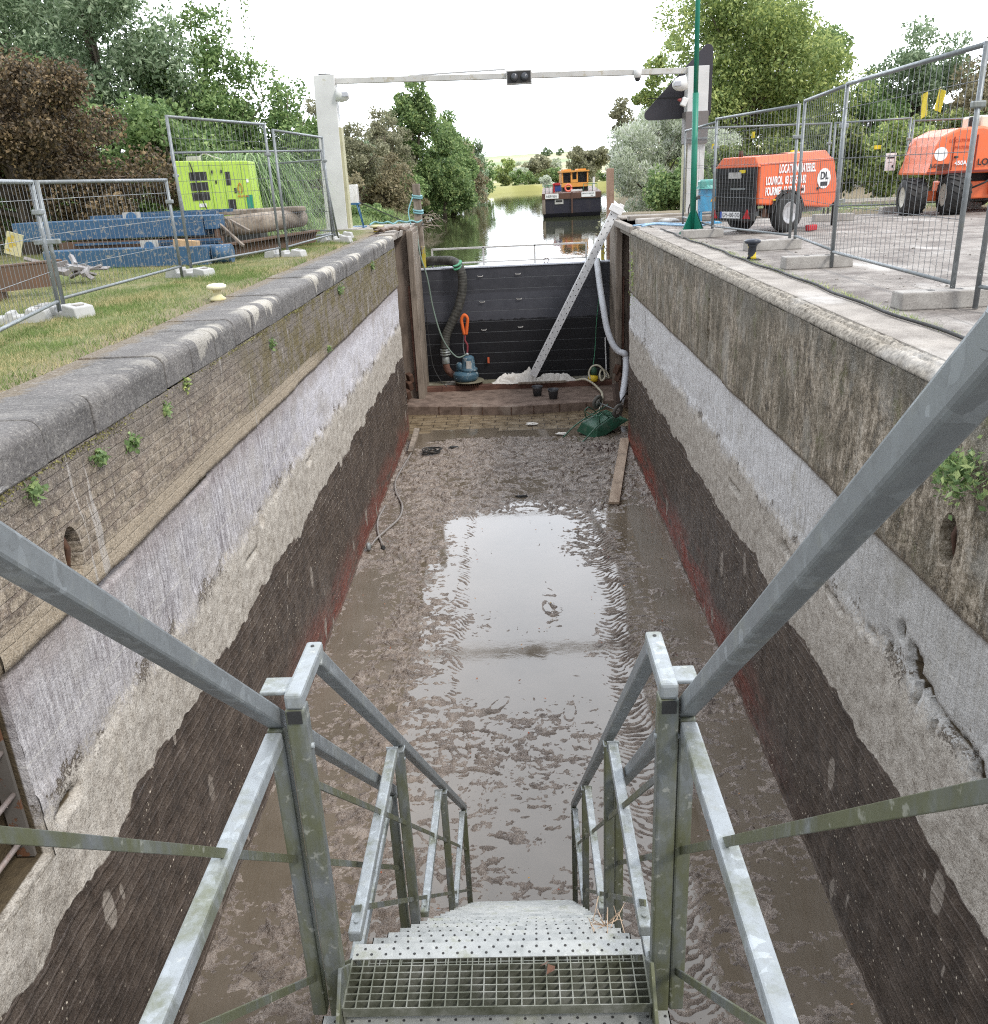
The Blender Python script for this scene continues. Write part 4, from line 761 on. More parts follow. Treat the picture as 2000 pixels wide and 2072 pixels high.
m = M(); m.bar((2.50, 21.4, FZ), (2.42, 21.6, FZ + .85), .13, .13); solo(m, 'dark_post', M_RECESS, 'dark upright post behind the wheelbarrow holding up the white hose', 'post', bevel=.01)
# planks, cable, litter on the floor
PLK = m_timber('muddy plank', (.22, .15, .10), (.46, .36, .27), (9, 1.2, 9))
m = M(); m.bar((1.70, 15.24, FZ + .05), (2.40, 19.32, FZ + .07), .20, .05); solo(m, 'plank', PLK, 'long brown plank lying on the mud by the right wall', 'plank', bevel=.004)
m = M(); m.bar((-2.50, 18.95, FZ + .05), (-2.44, 20.05, FZ + .28), .12, .09); solo(m, 'timber_block', M_POST, 'short pale timber propped against the foot of the left wall', 'timber', bevel=.006)
CAB2 = paint('muddy grey cable', (.20, .18, .165), .4, 0, (.4, .36, .32), .4, 9)
t = thing('floor_cable', 'grey cables snaking along the foot of the left wall', 'cable', (-2.5, 16, FZ))
m = M(); m.tube(smooth_path([(-2.46, 19.3, FZ + .05), (-2.50, 18.7, FZ + .03), (-2.57, 17.8, FZ + .03), (-2.60, 17.0, FZ + .03), (-2.50, 16.3, FZ + .03), (-2.30, 15.6, FZ + .03), (-2.27, 14.95, FZ + .03), (-2.42, 14.4, FZ + .03), (-2.56, 13.95, FZ + .03), (-2.60, 13.62, FZ + .04)]), .022, 8); m.build('cable_run', CAB2, t)
m = M(); m.tube(smooth_path([(-2.62, 15.6, FZ + .03), (-2.66, 14.9, FZ + .03), (-2.58, 14.3, FZ + .03), (-2.42, 13.7, FZ + .03)]), .020, 8); m.build('cable_run', CAB2, t)
m = M(); m.lathe([(.03, 0), (.045, .03), (.04, .1), (.02, .13)], (-2.62, 13.5, FZ + .02), 12); m.build('bright_plug', GALVL, t)
m = M(); m.lathe([(.03, 0), (.04, .03), (.03, .1)], (-2.40, 13.6, FZ + .02), 10, rotm(1.3, 0, .4)); m.build('dark_plug', BLACK, t)
m = M(); rr = random.Random(4); P = []
for k in range(22): a = k * 1.2; P.append((-2.0 + .22 * math.cos(a) * rr.uniform(.5, 1.1), 18.95 + .28 * math.sin(a) * rr.uniform(.5, 1.1), FZ + .03 + .004 * k))
m.tube(smooth_path(P, 4), .012, 6); solo(m, 'tangled_wire', BLACK, 'tangle of black wire on the mud near the left plank end', 'wire')
def lump(name, x, y, z, sx, sy, sz, mat, lab, cat, seed, group=None):
    rr = random.Random(seed); bm = bmesh.new(); bmesh.ops.create_icosphere(bm, subdivisions=2, radius=1)
    for v in bm.verts: k = rr.uniform(.65, 1.15); v.co = Vector((v.co.x * sx * k, v.co.y * sy * k, v.co.z * sz * k))
    me = bpy.data.meshes.new(name); bm.to_mesh(me); bm.free(); me.materials.append(mat); o = bpy.data.objects.new(name, me); COL.objects.link(o); o.location = (x, y, z); return tag(o, lab, cat, group)
lump('rag', .98, 20.05, FZ + .04, .13, .08, .035, CLO, 'small pale rag on the wet slabs left of the wheelbarrow', 'rag', 3)
lump('rag', .30, 21.0, FZ + .05, .16, .1, .03, CLO, 'small pale scrap on the slabs in front of the sill step', 'rag', 5)
lump('clod', -1.55, 19.3, FZ + .02, .14, .07, .05, BLACK, 'black clod of silt on the mud near the tangle of wire', 'clod', 9)
lump('clod', .0, 15.9, FZ + .01, .14, .06, .035, BLACK, 'black clod of silt on the mud before the bright puddle', 'clod', 11)
RUB = paint('dark rubble', (.07, .05, .045), .8, 0, (.25, .12, .1), .5, 9); rr = random.Random(2); m = M()
for k in range(150):
    a = rr.uniform(0, 6.28); q = rr.random() ** .6; m.box((1.72 + q * .44 * math.cos(a), 18.75 + q * .36 * math.sin(a), FZ + .02 + .10 * (1 - q)), (rr.uniform(.02, .09), rr.uniform(.02, .07), rr.uniform(.02, .05)), rotm(rr.uniform(0, 3), rr.uniform(0, 3), rr.uniform(0, 3)))
tag(m.build('rubble_heap', RUB), 'low heap of dark rubble on the mud below the wheelbarrow', 'rubble', kind='stuff')
LEAFS = {c: paint('fallen leaf ' + c, col, .7) for c, col in (('yellow', (.62, .42, .05)), ('red', (.42, .08, .04)), ('brown', (.25, .11, .05)))}
m = M(); rr = random.Random(8)
for k in range(130):
    x, y = rr.uniform(-2.5, 2.3), 3 + 12 * rr.random() ** 1.5; s_ = rr.uniform(.008, .022); R = rotm(rr.uniform(-.5, .5), rr.uniform(-.5, .5), rr.uniform(0, 6)); c = Vector((x, y, FZ + .022))
    m.add([c + R @ Vector(p) * s_ for p in ((-1, 0, 0), (0, -.6, .2), (1.2, 0, 0), (0, .6, .2))], [(0, 1, 2, 3)])
g = G('fallen leaves'); tag(m.build('fallen_leaves', g.end(g.ramp(g.isl(), [(.0, (.55, .36, .05)), (.3, (.42, .09, .03)), (.6, (.2, .09, .05)), (1, (.6, .3, .1))]), .7)), kind='stuff')
m = M(); 
for k in range(14): a = rr.uniform(-.5, 3.6); m.tube([(.235, 2.33, -2.46), (.235 + .05 * math.cos(a), 2.33 + .03 * rr.uniform(-1, 1), -2.46 + .06 * rr.random()), (.235 + .10 * math.cos(a) * rr.random(), 2.32 + .06 * rr.uniform(-1, 1), -2.46 + .12 * rr.random())], .0015, 4)
solo(m, 'straw_wisp', paint('dry straw', (.6, .45, .32), .8), 'wisp of dry straw caught at the right end of a stair tread', 'straw')
m = M(); m.add([(.02, 1.755, -2.022), (.042, 1.76, -2.012), (.045, 1.78, -2.020), (.025, 1.777, -2.008)], [(0, 1, 2, 3)]); m.add([(.0, 1.78, -2.02), (.02, 1.77, -2.0), (.03, 1.8, -2.02)], [(0, 1, 2)])
solo(m, 'dead_leaf', paint('dead brown leaf', (.13, .06, .035), .7), 'curled brown leaf lying on the nearest full stair grating', 'leaf')
# ================================================================ fences
FEN = galv('fence galvanising', 0, .95); FWIRE = paint('fence wire', (.24, .25, .26), .45, .5, (.2, .2, .19), .3, 8)
FOOTL = paint('pale concrete foot', (.42, .42, .41), .85, 0, (.25, .24, .22), .4, 6); FOOTR = m_concrete('grey concrete block', (.27, .25, .23), (.40, .38, .35), 5, False)
def fence(label, a, b, h, group, z=GZ + .06, hr=(.33, .6, .87), lean=0.0, sp=.115, tall=None):
    a = Vector((a[0], a[1], z)); b = Vector((b[0], b[1], z)); L = (b - a).length; d = (b - a).normalized(); up = (Vector((0, 0, 1)) + d.cross(Vector((0, 0, 1))) * lean).normalized()
    t = thing('wire_fence', label, 'fence', tuple((a + b) / 2 - Vector((0, 0, .06))), 0, group)
    q = lambda u, v: a + d * u + up * v
    for u in (0, L): m = M(); m.tube([q(u, -.05), q(u, h + .02)], .021, 10); m.build('post', FEN, t)
    for v in (.12, h): m = M(); m.tube([q(0, v), q(L, v)], .017 if v < 1 else .021, 10); m.build('rail', FEN, t)
    m = M(); n = int(L / sp)
    for k in range(1, n): m.tube([q(L * k / n, .12), q(L * k / n, h)], .0024, 4, caps=False)
    for v in hr: 
        for e in ((0, .0) if h > 1.5 else (0,)): m.tube([q(0, h * v + e), q(L, h * v + e)], .0032, 4, caps=False)
    m.build('wire_mesh', FWIRE, t, fix=False)
    m = M(); c = q(L, h * .78); m.box(tuple(c), (.10, .06, .05)); m.build('clamp', GALVL, t, bevel=.01)
    return t
gl = 'fence panels along the left lawn'
fence('low wire fence panel ending at the left edge of the photo', (-3.9, 5.85), (-4.62, 8.92), 1.25, gl)
fence('low wire fence panel between the first and second pale feet', (-4.70, 9.18), (-4.66, 12.55), 1.25, gl)
fence('tall wire fence panel in front of the lime generator', (-4.62, 12.85), (-3.98, 15.45), 2.05, gl)
fence('tall wire fence panel between the generator and the white gantry post', (-3.90, 15.65), (-3.74, 18.9), 1.97, gl)
fence('wire fence panel turned away across the lawn behind the others', (-3.72, 19.1), (-5.9, 16.6), 1.75, gl, lean=.10)
fence('leaning wire fence panel propped against the foot of the white post', (-3.9, 20.3), (-5.4, 21.8), 1.6, gl, lean=-.12)
gr = 'fence panels along the right quay'
fence('wire fence panel at the right edge of the photo, nearest the viewer', (3.66, 7.15), (4.6, 4.1), 1.88, gr)
fence('wide wire fence panel with two yellow tags in front of the orange lift', (3.66, 10.5), (3.58, 7.4), 1.86, gr)
fence('narrow wire fence panel seen edge on beside the orange compressor', (4.00, 13.05), (3.72, 10.68), 1.86, gr)
fence('wire fence panel directly in front of the orange compressor', (3.46, 16.0), (3.97, 13.2), 1.82, gr)
fence('wire fence panel standing behind the green pole by the white column', (3.58, 19.4), (3.50, 16.15), 1.78, gr)
fence('far wire fence panel behind the orange compressor', (3.95, 20.3), (7.1, 21.2), 1.85, gr)
fence('far wire fence panel over the grass left of the lift wheels', (7.2, 21.2), (8.55, 20.5), 1.85, gr)
fence('far wire fence panel behind the orange lift, running out of frame', (8.7, 20.7), (12.1, 21.0), 1.8, gr)
TAGM = paint('yellow tag', (.78, .60, .03), .5, 0, (.4, .3, .05), .1)
for (p, w, h, r, lab) in (((3.62, 8.45, .40), .12, .20, (.0, .35, 1.5), 'yellow plastic tag hanging crooked left of its pair on the wide panel'), ((3.62, 8.15, .42), .14, .17, (0, -.3, 1.5), 'yellow plastic tag on the wide panel, nearer the thick right post'),
                          ((3.72, 14.6, .40), .10, .09, (0, 0, 1.7), 'yellow tag at the top of the panel in front of the compressor'), ((3.50, 16.4, .30), .10, .08, (0, 0, 1.6), 'yellow tag near the green pole above the blue cabinet'),
                          ((6.25, 20.90, .18), .2, .09, (0, 0, .3), 'yellow tag on the far panel just right of the compressor'), ((8.0, 20.75, .20), .14, .08, (0, 0, -.4), 'yellow tag on the far panel over the grass')):
    m = M(); n = 6; V = []
    for i in range(n): u = i / (n - 1) - .5; V += [Vector((u * w, .012 * math.sin(u * 6), -h / 2)), Vector((u * w, .012 * math.sin(u * 6 + .8), h / 2))]
    R = rotm(*r); V = [Vector(p) + R @ v for v in V]; m.add(V, [(2 * i, 2 * i + 2, 2 * i + 3, 2 * i + 1) for i in range(n - 1)]); o = solo(m, 'yellow_tag', TAGM, lab, 'tag', 'yellow tags on the fences'); s_ = o.modifiers.new('t', 'SOLIDIFY'); s_.thickness = .003
def foot_l(x, y, rz, lab):
    t = thing('concrete_block', lab, 'fence foot', (x, y, GZ), rz, 'stepped concrete feet on the lawn')
    m = M(); m.prism([(-.36, 0), (.36, 0), (.33, .12), (.16, .15), (.14, .085), (.04, .085), (.03, .13), (-.03, .13), (-.04, .085), (-.14, .085), (-.16, .15), (-.33, .12)], lambda u, v, w: (u, w, v), (-.12, .12))
    m.build('foot_block', FOOTL, t, bevel=.012, local=True)
    for s_ in (-1, 1): n = M(); n.box((s_ * .25, 0, .137), (.07, .10, .012)); n.build('grip_slot', FOOTR, t, local=True)
for (x, y, rz, l) in ((-4.66, 9.05, -.45, 'pale stepped concrete foot nearest the viewer on the lawn'), (-4.6, 12.72, -.35, 'pale stepped concrete foot behind the yellow mooring bollard'), (-3.92, 15.55, -.2, 'pale stepped concrete foot below the lime generator, third along the lawn'),
                      (-3.72, 19.0, -.1, 'grey stepped concrete foot in front of the white gantry post'), (-3.95, 20.5, 0, 'grey stepped concrete foot touching the base of the white gantry post'), (-3.3 - 1.7, 8.2 + .5, .3, 'pale stepped concrete foot half behind the nearest one')):
    foot_l(x, y, rz, l)
def foot_r(x, y, rz, lab, L=.78):
    t = thing('concrete_block', lab, 'fence foot', (x, y, GZ), rz, 'grey concrete block feet on the quay'); m = M(); m.prism([(-.11, 0), (.11, 0), (.10, .14), (-.10, .14)], lambda u, v, w: (w, u, v), (-L / 2, L / 2)); m.build('foot_block', FOOTR, t, bevel=.012, local=True)
    n = M(); n.box((.12, 0, .1405), (.05, .05, .003)); n.box((-.12, 0, .1405), (.05, .05, .003)); n.build('post_hole', BLACK, t, local=True)
foot_r(3.50, 7.35, .03, 'grey concrete block foot under the thick right fence post'); foot_r(3.52, 10.6, .03, 'grey concrete block foot in the middle of the right quay')
foot_r(3.70, 13.1, .03, 'grey concrete block foot right of the yellow and black bollard'); foot_r(3.28, 15.95, .03, 'grey concrete block foot at the base of the green pole', .7)
foot_r(8.5, 20.5, .05, 'flat concrete block foot left of the big lift tyre', .8); foot_r(6.5, 18.8, .0, 'grey concrete block foot in front of the compressor drawbar', .8); foot_r(9.9, 20.7, .0, 'flat concrete block foot behind the lift axle', .9); foot_r(4.9, 20.3, 0, 'grey concrete block foot behind the blue cabinet', .7)
# ================================================================ bollards
t = thing('mooring_bollard', 'squat cream yellow mooring bollard on the left grass edge', 'bollard', (-3.33, 9.95, GZ)); CY = worn('cream yellow paint', (.74, .68, .40), (.55, .42, .08), .58, 5)
m = M(); m.lathe([(.085, 0), (.088, .02), (.06, .045), (.042, .065), (.042, .10), (.055, .12)], (-3.33, 9.95, GZ), 24); m.build('stem', CY, t)
m = M(); m.lathe([(.05, .0), (.095, .01), (.108, .03), (.104, .052), (.075, .066), (.0, .07)], (-3.33, 9.95, GZ + .115), 24); m.build('cap', paint('cream cap', (.80, .76, .56), .5, 0, (.5, .4, .15), .3, 5), t)
def by():
    g = G('black and yellow paint'); n = g.noise(5, 4, .6); z = g.xyz()[2]; k = g.step(n, .44, .47); return g.end(g.mix(k, (.02, .022, .03), (.68, .52, .04)), .5, bump=n, bs=.1)
t = thing('mooring_bollard', 'black capped mooring bollard with peeling yellow stem on the right quay', 'bollard', (3.08, 11.8, GZ)); BYM = by()
m = M(); m.bx(2.98, 3.18, 11.7, 11.9, GZ, GZ + .015); m.build('base_plate', BLACK, t, bevel=.006)
m = M(); m.lathe([(.062, 0), (.052, .03), (.052, .15), (.07, .185)], (3.08, 11.8, GZ + .014), 20); m.build('stem', BYM, t)
m = M(); m.lathe([(.07, 0), (.098, .014), (.105, .038), (.08, .06), (.0, .066)], (3.08, 11.8, GZ + .198), 22); m.build('cap', paint('dark blue black cap', (.03, .035, .05), .4), t)
t = thing('mooring_bollard', 'small cream and yellow bollard on the far left corner by the gate', 'bollard', (-3.35, 22.6, GZ)); m = M(); m.lathe([(.1, 0), (.06, .06), (.06, .1)], (-3.35, 22.6, GZ), 16); m.build('stem', YEL, t); m = M(); m.lathe([(.07, 0), (.17, .02), (.17, .05), (0, .08)], (-3.35, 22.6, GZ + .09), 18); m.build('cap', CY, t)
# long cable along the kerb
m = M(); P = []
for k in range(60): y = 4.6 + k * .235; P.append((2.955 + .015 * math.sin(k * 1.1) + .02 * math.sin(k * .37), y, GZ + .022))
m.tube(smooth_path(P, 2), .013, 6); solo(m, 'kerb_cable', BLACK, 'long black cable lying in the joint along the right quay edge', 'cable')
# ================================================================ gantry over the lock
GW = worn('streaked white paint', (.80, .80, .79), (.52, .50, .42), .62, 3.2)
t = thing('gantry', 'white height gantry spanning the lock with a tapered left post', 'gantry', (.2, 24, GZ))
m = M(); m.hexa([(-4.86, 23.85, GZ), (-4.30, 23.85, GZ), (-4.30, 24.3, GZ), (-4.86, 24.3, GZ), (-4.78, 23.85, 2.50), (-4.27, 23.85, 2.50), (-4.27, 24.25, 2.50), (-4.78, 24.25, 2.50)]); m.build('left_post', GW, t, bevel=.01)
m = M(); m.bx(-4.29, -4.22, 23.88, 24.2, GZ, 1.3); m.build('side_flange', paint('dull cream flange', (.45, .43, .28), .7), t)  # side strip duller and yellower than the white post
m = M(); m.bx(-4.9, -4.0, 23.6, 24.4, GZ, GZ + .05); m.build('base_slab', FOOTR, t, bevel=.01)
m = M(); m.bx(-4.66, -4.38, 23.9, 24.2, 2.50, 2.53); m.tube([(-4.5, 24, 2.53), (-4.5, 24, 2.70)], .008, 6); m.build('cap_plate', BLACK, t)
m = M(); m.bx(4.42, 4.93, 23.85, 24.3, .5, 2.27); m.bx(4.46, 4.90, 23.87, 24.3, GZ, .5); m.build('right_post', GW, t, bevel=.01)
m = M(); m.bx(4.38, 4.43, 23.83, 24.2, GZ, .5); m.build('side_flange', bpy.data.materials['dull cream flange'], t)
m = M(); m.bar((-4.27, 24.05, 2.36), (4.42, 24.05, 2.19), .16, .13); m.build('beam', worn('rust streaked beam', (.66, .65, .62), (.42, .39, .32), .56, 5), t, bevel=.008)
m = M(); m.bar((-2.4, 24.05, 2.40), (-.05, 24.05, 2.43), .12, .03); m.build('warped_cover', paint('grey cover strip', (.5, .5, .5), .6), t)
m = M(); m.bx(4.38, 4.94, 23.78, 24.32, .52, 1.26); m.build('grey_housing', paint('grey brown housing', (.16, .145, .14), .5), t, bevel=.01)
m = M(); m.bx(4.42, 4.93, 23.76, 23.79, .62, .66); m.build('housing_lip', GALV, t)
def lamp(x, y, z, lab, s):
    t = thing('floodlight', lab, 'floodlight', (x, y, z), group='white conical floodlights on the gantry posts'); R = rotm(0, math.radians(100) * s, 0)
    m = M(); m.lathe([(.16, -.16), (.17, -.02), (.13, .10), (.06, .17), (.0, .18)], (x, y, z), 20, R); m.build('housing', WHITE, t)
    m = M(); m.box((x + .06 * s, y - .1, z), (.18, .12, .12)); m.build('lamp_glass', paint('grey glass', (.45, .46, .50), .15), t, bevel=.02)
lamp(-4.1, 23.9, 2.03, 'white conical floodlight on the inner side of the left gantry post', 1); lamp(4.2, 23.75, 1.88, 'white conical floodlight in front of the black board on the right post', -1)
t = thing('signal_light', 'black two lens signal light hung under the gantry beam', 'signal light', (.28, 23.9, 2.2))
m = M(); m.bx(-.03, .60, 23.80, 23.97, 2.06, 2.38); m.build('housing', OFFW, t, bevel=.01); m = M(); m.bx(.0, .57, 23.785, 23.81, 2.09, 2.35); m.build('front_board', BLACK, t)
for x in (.17, .42): m = M(); m.lathe([(.09, 0), (.095, .03), (.06, .06), (0, .07)], (x, 23.79, 2.22), 18, rotm(math.pi / 2, 0, 0)); m.build('lens', paint('dark unlit lens', (.05, .055, .065), .12), t)
t = thing('security_camera', 'small white dome camera under the right part of the gantry beam', 'camera', (3.2, 23.95, 2.15)); m = M(); m.lathe([(.09, 0), (.10, .16), (.06, .22)], (3.2, 23.95, 2.08), 14); m.build('housing', WHITE, t); m = M(); m.lathe([(0, -.09), (.06, -.06), (.075, 0)], (3.2, 23.95, 2.08), 14); m.build('dome', BLACK, t)
t = thing('security_camera', 'small red faced camera low on the inner side of the right post', 'camera', (4.3, 23.8, 1.45)); m = M(); m.box((4.33, 23.8, 1.48), (.14, .14, .2), rotm(0, .4, 0)); m.build('housing', WHITE, t, bevel=.02); m = M(); m.lathe([(.05, 0), (.02, .08)], (4.25, 23.8, 1.52), 10, rotm(0, -1.4, 0)); m.build('red_lens', paint('dull red lens', (.3, .03, .03), .3), t)
def rtri(pts, r=.13, n=6):
    out = []; N = len(pts)
    for i in range(N):
        p = Vector(pts[i]); a = (Vector(pts[i - 1]) - p).normalized(); b = (Vector(pts[(i + 1) % N]) - p).normalized(); ang = math.acos(max(-1, min(1, a.dot(b)))); k = r / math.tan(ang / 2); c = p + (a + b).normalized() * (r / math.sin(ang / 2)); s0 = p + a * k; s1 = p + b * k
        v0 = s0 - c; v1 = s1 - c; t0 = math.atan2(v0.y, v0.x); t1 = math.atan2(v1.y, v1.x); dt = (t1 - t0 + math.pi) % (2 * math.pi) - math.pi
        for j in range(n + 1): t = t0 + dt * j / n; out.append((c.x + r * math.cos(t), c.y + r * math.sin(t)))
    return out
t = thing('signal_board', 'large black triangular signal board fixed behind the right gantry post', 'signal board', (4.5, 24.4, 1.8))
m = M(); m.prism(rtri([(3.25, 1.12), (5.12, 1.14), (5.12, 2.98)], .13), lambda u, v, w: (u, w, v), (24.38, 24.41)); m.build('board', paint('flat black board', (.028, .026, .034), .5, 0, (.06, .055, .06), .4, 2), t, bevel=.004)
m = M(); m.bx(3.5, 5.05, 24.355, 24.378, 1.62, 1.64); m.build('stiffener', BLACK, t)
# ================================================================ cabinets and poles
t = thing('control_box', 'white control box on a blue tubular stand beside the left gantry post', 'control box', (-4.2, 24.7, GZ))
BS = paint('blue stand paint', (.03, .12, .25), .5)
m = M(); m.bx(-4.42, -4.08, 24.5, 24.75, -.52, -.06); m.build('box_body', WHITE, t, bevel=.012); m = M(); m.bx(-4.085, -4.07, 24.53, 24.72, -.48, -.10); m.build('door', OFFW, t); 
m = M()
for (xa, ya, xb, yb) in ((-4.36, 24.5, -4.50, 24.45), (-4.12, 24.5, -3.98, 24.45), (-4.36, 24.75, -4.42, 24.9), (-4.12, 24.75, -4.04, 24.9)): m.tube([(xa, ya, -.52), (xb, yb, GZ + .04)], .016, 8)
m.bx(-4.52, -3.96, 24.42, 24.92, GZ + .02, GZ + .06); m.bx(-4.44, -4.06, 24.48, 24.77, -.56, -.52); m.build('stand', BS, t)
TQ = paint('pale blue hose', (.20, .42, .46), .5); m = M(); m.tube(smooth_path([(-4.1, 24.8, -.5), (-3.4, 25.0, -.85), (-2.9, 25.2, -1.08), (-2.5, 25.3, -1.12), (-2.4, 24.4, -1.16)]), .014, 6); solo(m, 'power_lead', BLACK, 'black lead drooping from the white control box to the pier', 'cable')
m = M(); P = [(-3.9 + k * .13, 25.0 + .12 * math.sin(k * 1.3), GZ + .06 + .07 * abs(math.sin(k * 1.9))) for k in range(12)]; m.tube(smooth_path(P), .022, 7); solo(m, 'water_hose', TQ, 'pale blue hose lying in loops behind the left pier slab', 'hose')
for (x, lab, mt, w, zt) in ((-2.57, 'short weathered mooring post with blue rope at the left pier corner', M_POST, .2, -.12), (2.70, 'tall brown mooring post at the right pier corner', m_timber('brown timber post', (.30, .18, .12), (.50, .34, .25), (6, 6, 1.5)), .19, .04)):
    t = thing('mooring_post', lab, 'post', (x, 25.35, -3.6)); m = M(); m.hexa([(x - w / 2, 25.25, -3.6), (x + w / 2, 25.25, -3.6), (x + w / 2, 25.45, -3.6), (x - w / 2, 25.45, -3.6), (x - w / 2 - .02, 25.25, zt), (x + w / 2 - .02, 25.25, zt), (x + w / 2 - .02, 25.45, zt), (x - w / 2 - .02, 25.45, zt)]); m.build('post_shaft', mt, t, bevel=.015)
    if x < 0:
        m = M()
        for zz in (-.42, -.47, -.8, -.86): m.lathe([(.15, -.02), (.155, 0), (.15, .02)], (x - .01, 25.35, zz), 10, rotm(.15, .1, .4))
        m.tube(smooth_path([(x - .12, 25.2, -.45), (x - .25, 25.1, -.8), (x - .2, 25.0, GZ + .02)]), .016, 6); m.build('rope', TQ, t)
t = thing('green_pole', 'tall thin green pole on a splayed foot at the edge of the right quay', 'pole', (3.32, 17.1, GZ)); GP = paint('green pole paint', (.01, .20, .13), .4, 0, (.03, .1, .07), .3, 5)
m = M(); m.tube([(3.34, 17.1, GZ + .1), (3.31, 17.1, 1.2)], .055, 12); m.tube([(3.31, 17.1, 1.2), (3.27, 17.1, 4.6)], .042, 12); m.build('shaft', GP, t)
m = M()
for a in (0.5, 2.2, 3.7, 5.3): c, s_ = math.cos(a), math.sin(a); m.add([(3.34, 17.1, GZ + .42), (3.34 + .05 * c, 17.1 + .05 * s_, GZ + .42), (3.34 + .26 * c, 17.1 + .26 * s_, GZ + .04), (3.34 + .26 * c, 17.1 + .26 * s_, GZ), (3.34, 17.1, GZ)], [(0, 1, 2, 3, 4)]); m.box((3.34 + .20 * c, 17.1 + .20 * s_, GZ + .012), (.16, .10, .024), rotm(0, 0, a))
o = m.build('foot', GP, t, fix=False); s_ = o.modifiers.new('t', 'SOLIDIFY'); s_.thickness = .012
t = thing('blue_cabinet', 'sky blue electric cabinet with turquoise plastic over its top', 'cabinet', (4.16, 19.8, GZ)); SB_ = paint('sky blue enamel', (.06, .34, .58), .45, 0, (.1, .15, .2), .25, 5)
m = M(); m.bx(3.99, 4.33, 19.7, 19.95, -.92, -.42); m.build('cabinet_body', SB_, t, bevel=.01)
m = M()
for x in (4.02, 4.30):
    for y in (19.72, 19.93): m.bx(x - .018, x + .018, y - .018, y + .018, GZ, -.92)
m.bx(3.95, 4.45, 19.66, 19.98, GZ, GZ + .03); m.build('legs_frame', SB_, t)
o = cloth('plastic_wrap', 4.16, 19.82, .26, .20, .16, 61, paint('turquoise plastic', (.10, .40, .36), .3, 0, (.3, .5, .45), .3, 6), None, None, -.48); o.parent = t; o.location = -t.location
m = M(); m.bx(3.97, 4.35, 19.68, 19.97, -.47, -.28); m.build('wrapped_head', bpy.data.materials['turquoise plastic'], t, bevel=.04)
m = M(); m.add([(4.20, 19.69, -.72), (4.34, 19.69, -.72), (4.27, 19.69, -.58)], [(0, 1, 2)]); m.build('warning_triangle', paint('warning yellow orange', (.80, .42, .02), .5), t, fix=False); m = M(); m.bx(4.262, 4.278, 19.682, 19.688, -.70, -.63); m.build('warning_mark', BLACK, t)
m = M(); m.tube(smooth_path([(4.0, 19.8, -.62), (3.85, 19.75, -.66), (3.75, 19.7, -.85), (3.78, 19.7, GZ + .02)]), .014, 6); m.tube([(4.0, 19.78, -.62), (3.88, 19.75, -.655)], .035, 8); m.build('plug_lead', BLACK, t)
m = M(); m.tube(smooth_path([(2.75, 19.6, GZ + .02), (2.95, 19.9, GZ + .03), (3.15, 20.0, GZ + .03), (3.3, 19.6, GZ + .03), (3.5, 19.2, GZ + .03), (3.7, 18.7, GZ + .03), (3.72, 18.3, GZ + .05), (3.8, 17.9, GZ + .12)]), .022, 7)
m.tube(smooth_path([(2.6, 19.9, GZ + .02), (2.9, 20.1, GZ + .03), (3.2, 20.3, GZ + .03), (3.5, 19.8, GZ + .03), (3.8, 19.6, GZ + .03), (4.2, 19.3, GZ + .03)]), .018, 7)
solo(m, 'blue_hose', paint('light blue hose', (.30, .48, .66), .5), 'light blue hose lying on the quay corner behind the green pole', 'hose')
for (y, lab) in ((20.9, 'long pale concrete slab on the far right pier, nearest the green pole'), (22.4, 'long pale weathered beam across the far right pier')):
    m = M(); m.bar((2.8, y, GZ + .05), (5.8, y + .2, GZ + .06), .22, .12); solo(m, 'slab', M_KERB, lab, 'slab', bevel=.02)
m = M(); m.lathe([(.05, 0), (.05, .04)], (3.45, 20.4, GZ), 10); m.lathe([(.22, .04), (.24, .07), (.15, .11), (0, .12)], (3.45, 20.4, GZ), 18); solo(m, 'mooring_bollard', OFFW, 'low pale bollard cap on the right pier behind the blue hose', 'bollard')
m = M(); rr = random.Random(12)
for k in range(16): x, y = -2.95 + rr.uniform(-.35, .35), 22.3 + rr.uniform(-.3, .5); m.box((x, y, GZ + .07), (rr.uniform(.08, .35), rr.uniform(.05, .15), rr.uniform(.03, .10)), rotm(rr.uniform(-.4, .4), rr.uniform(-.4, .4), rr.uniform(0, 3)))
tag(m.build('debris_heap', paint('scrap', (.18, .13, .10), .8, 0, (.5, .48, .45), .5, 7), bevel=.01), 'small heap of broken scrap on the left pier corner', 'debris', kind='stuff')
# ================================================================ compressor trailer
OR = paint('orange red bodywork', (.72, .14, .05), .42, 0, (.34, .16, .10), .45, 4); TXW = paint('white lettering', (.85, .85, .85), .5, amt=0); TXB = paint('dark lettering', (.02, .02, .025), .5, amt=0); RED = paint('red lamp plastic', (.45, .01, .02), .25)
C0 = Vector((3.98, 17.55, GZ)); cang = math.radians(31.5)    # length axis direction, from the rear face
ux = Vector((math.cos(cang), math.sin(cang), 0)); uy = Vector((-ux.y, ux.x, 0))      # ux length, uy to the left (away from the viewer)
CR = Vector((4.20, 15.95, GZ))     # rear right bottom corner on plan
def cp(l, w, h): return CR + ux * (l * .76) + uy * w + Vector((0, 0, h))
t = thing('compressor_trailer', 'orange two wheeled compressor trailer with white lettering on its side', 'trailer', tuple(cp(1.4, .5, -0)))
prof_s = [(.0, .50), (2.3, .42), (2.62, .52), (2.62, .62), (2.45, 1.18), (.0, 1.28)]
m = M(); m.prism([(.05, .50), (.60, .46), (.75, .62), (1.20, .62), (1.40, .42), (2.40, .36), (2.62, .46), (2.68, .62), (2.44, 1.20), (.05, 1.16)], lambda l, h, w: tuple(cp(l, w, h)), (.0, 1.05)); m.build('lower_body', OR, t, bevel=.03)
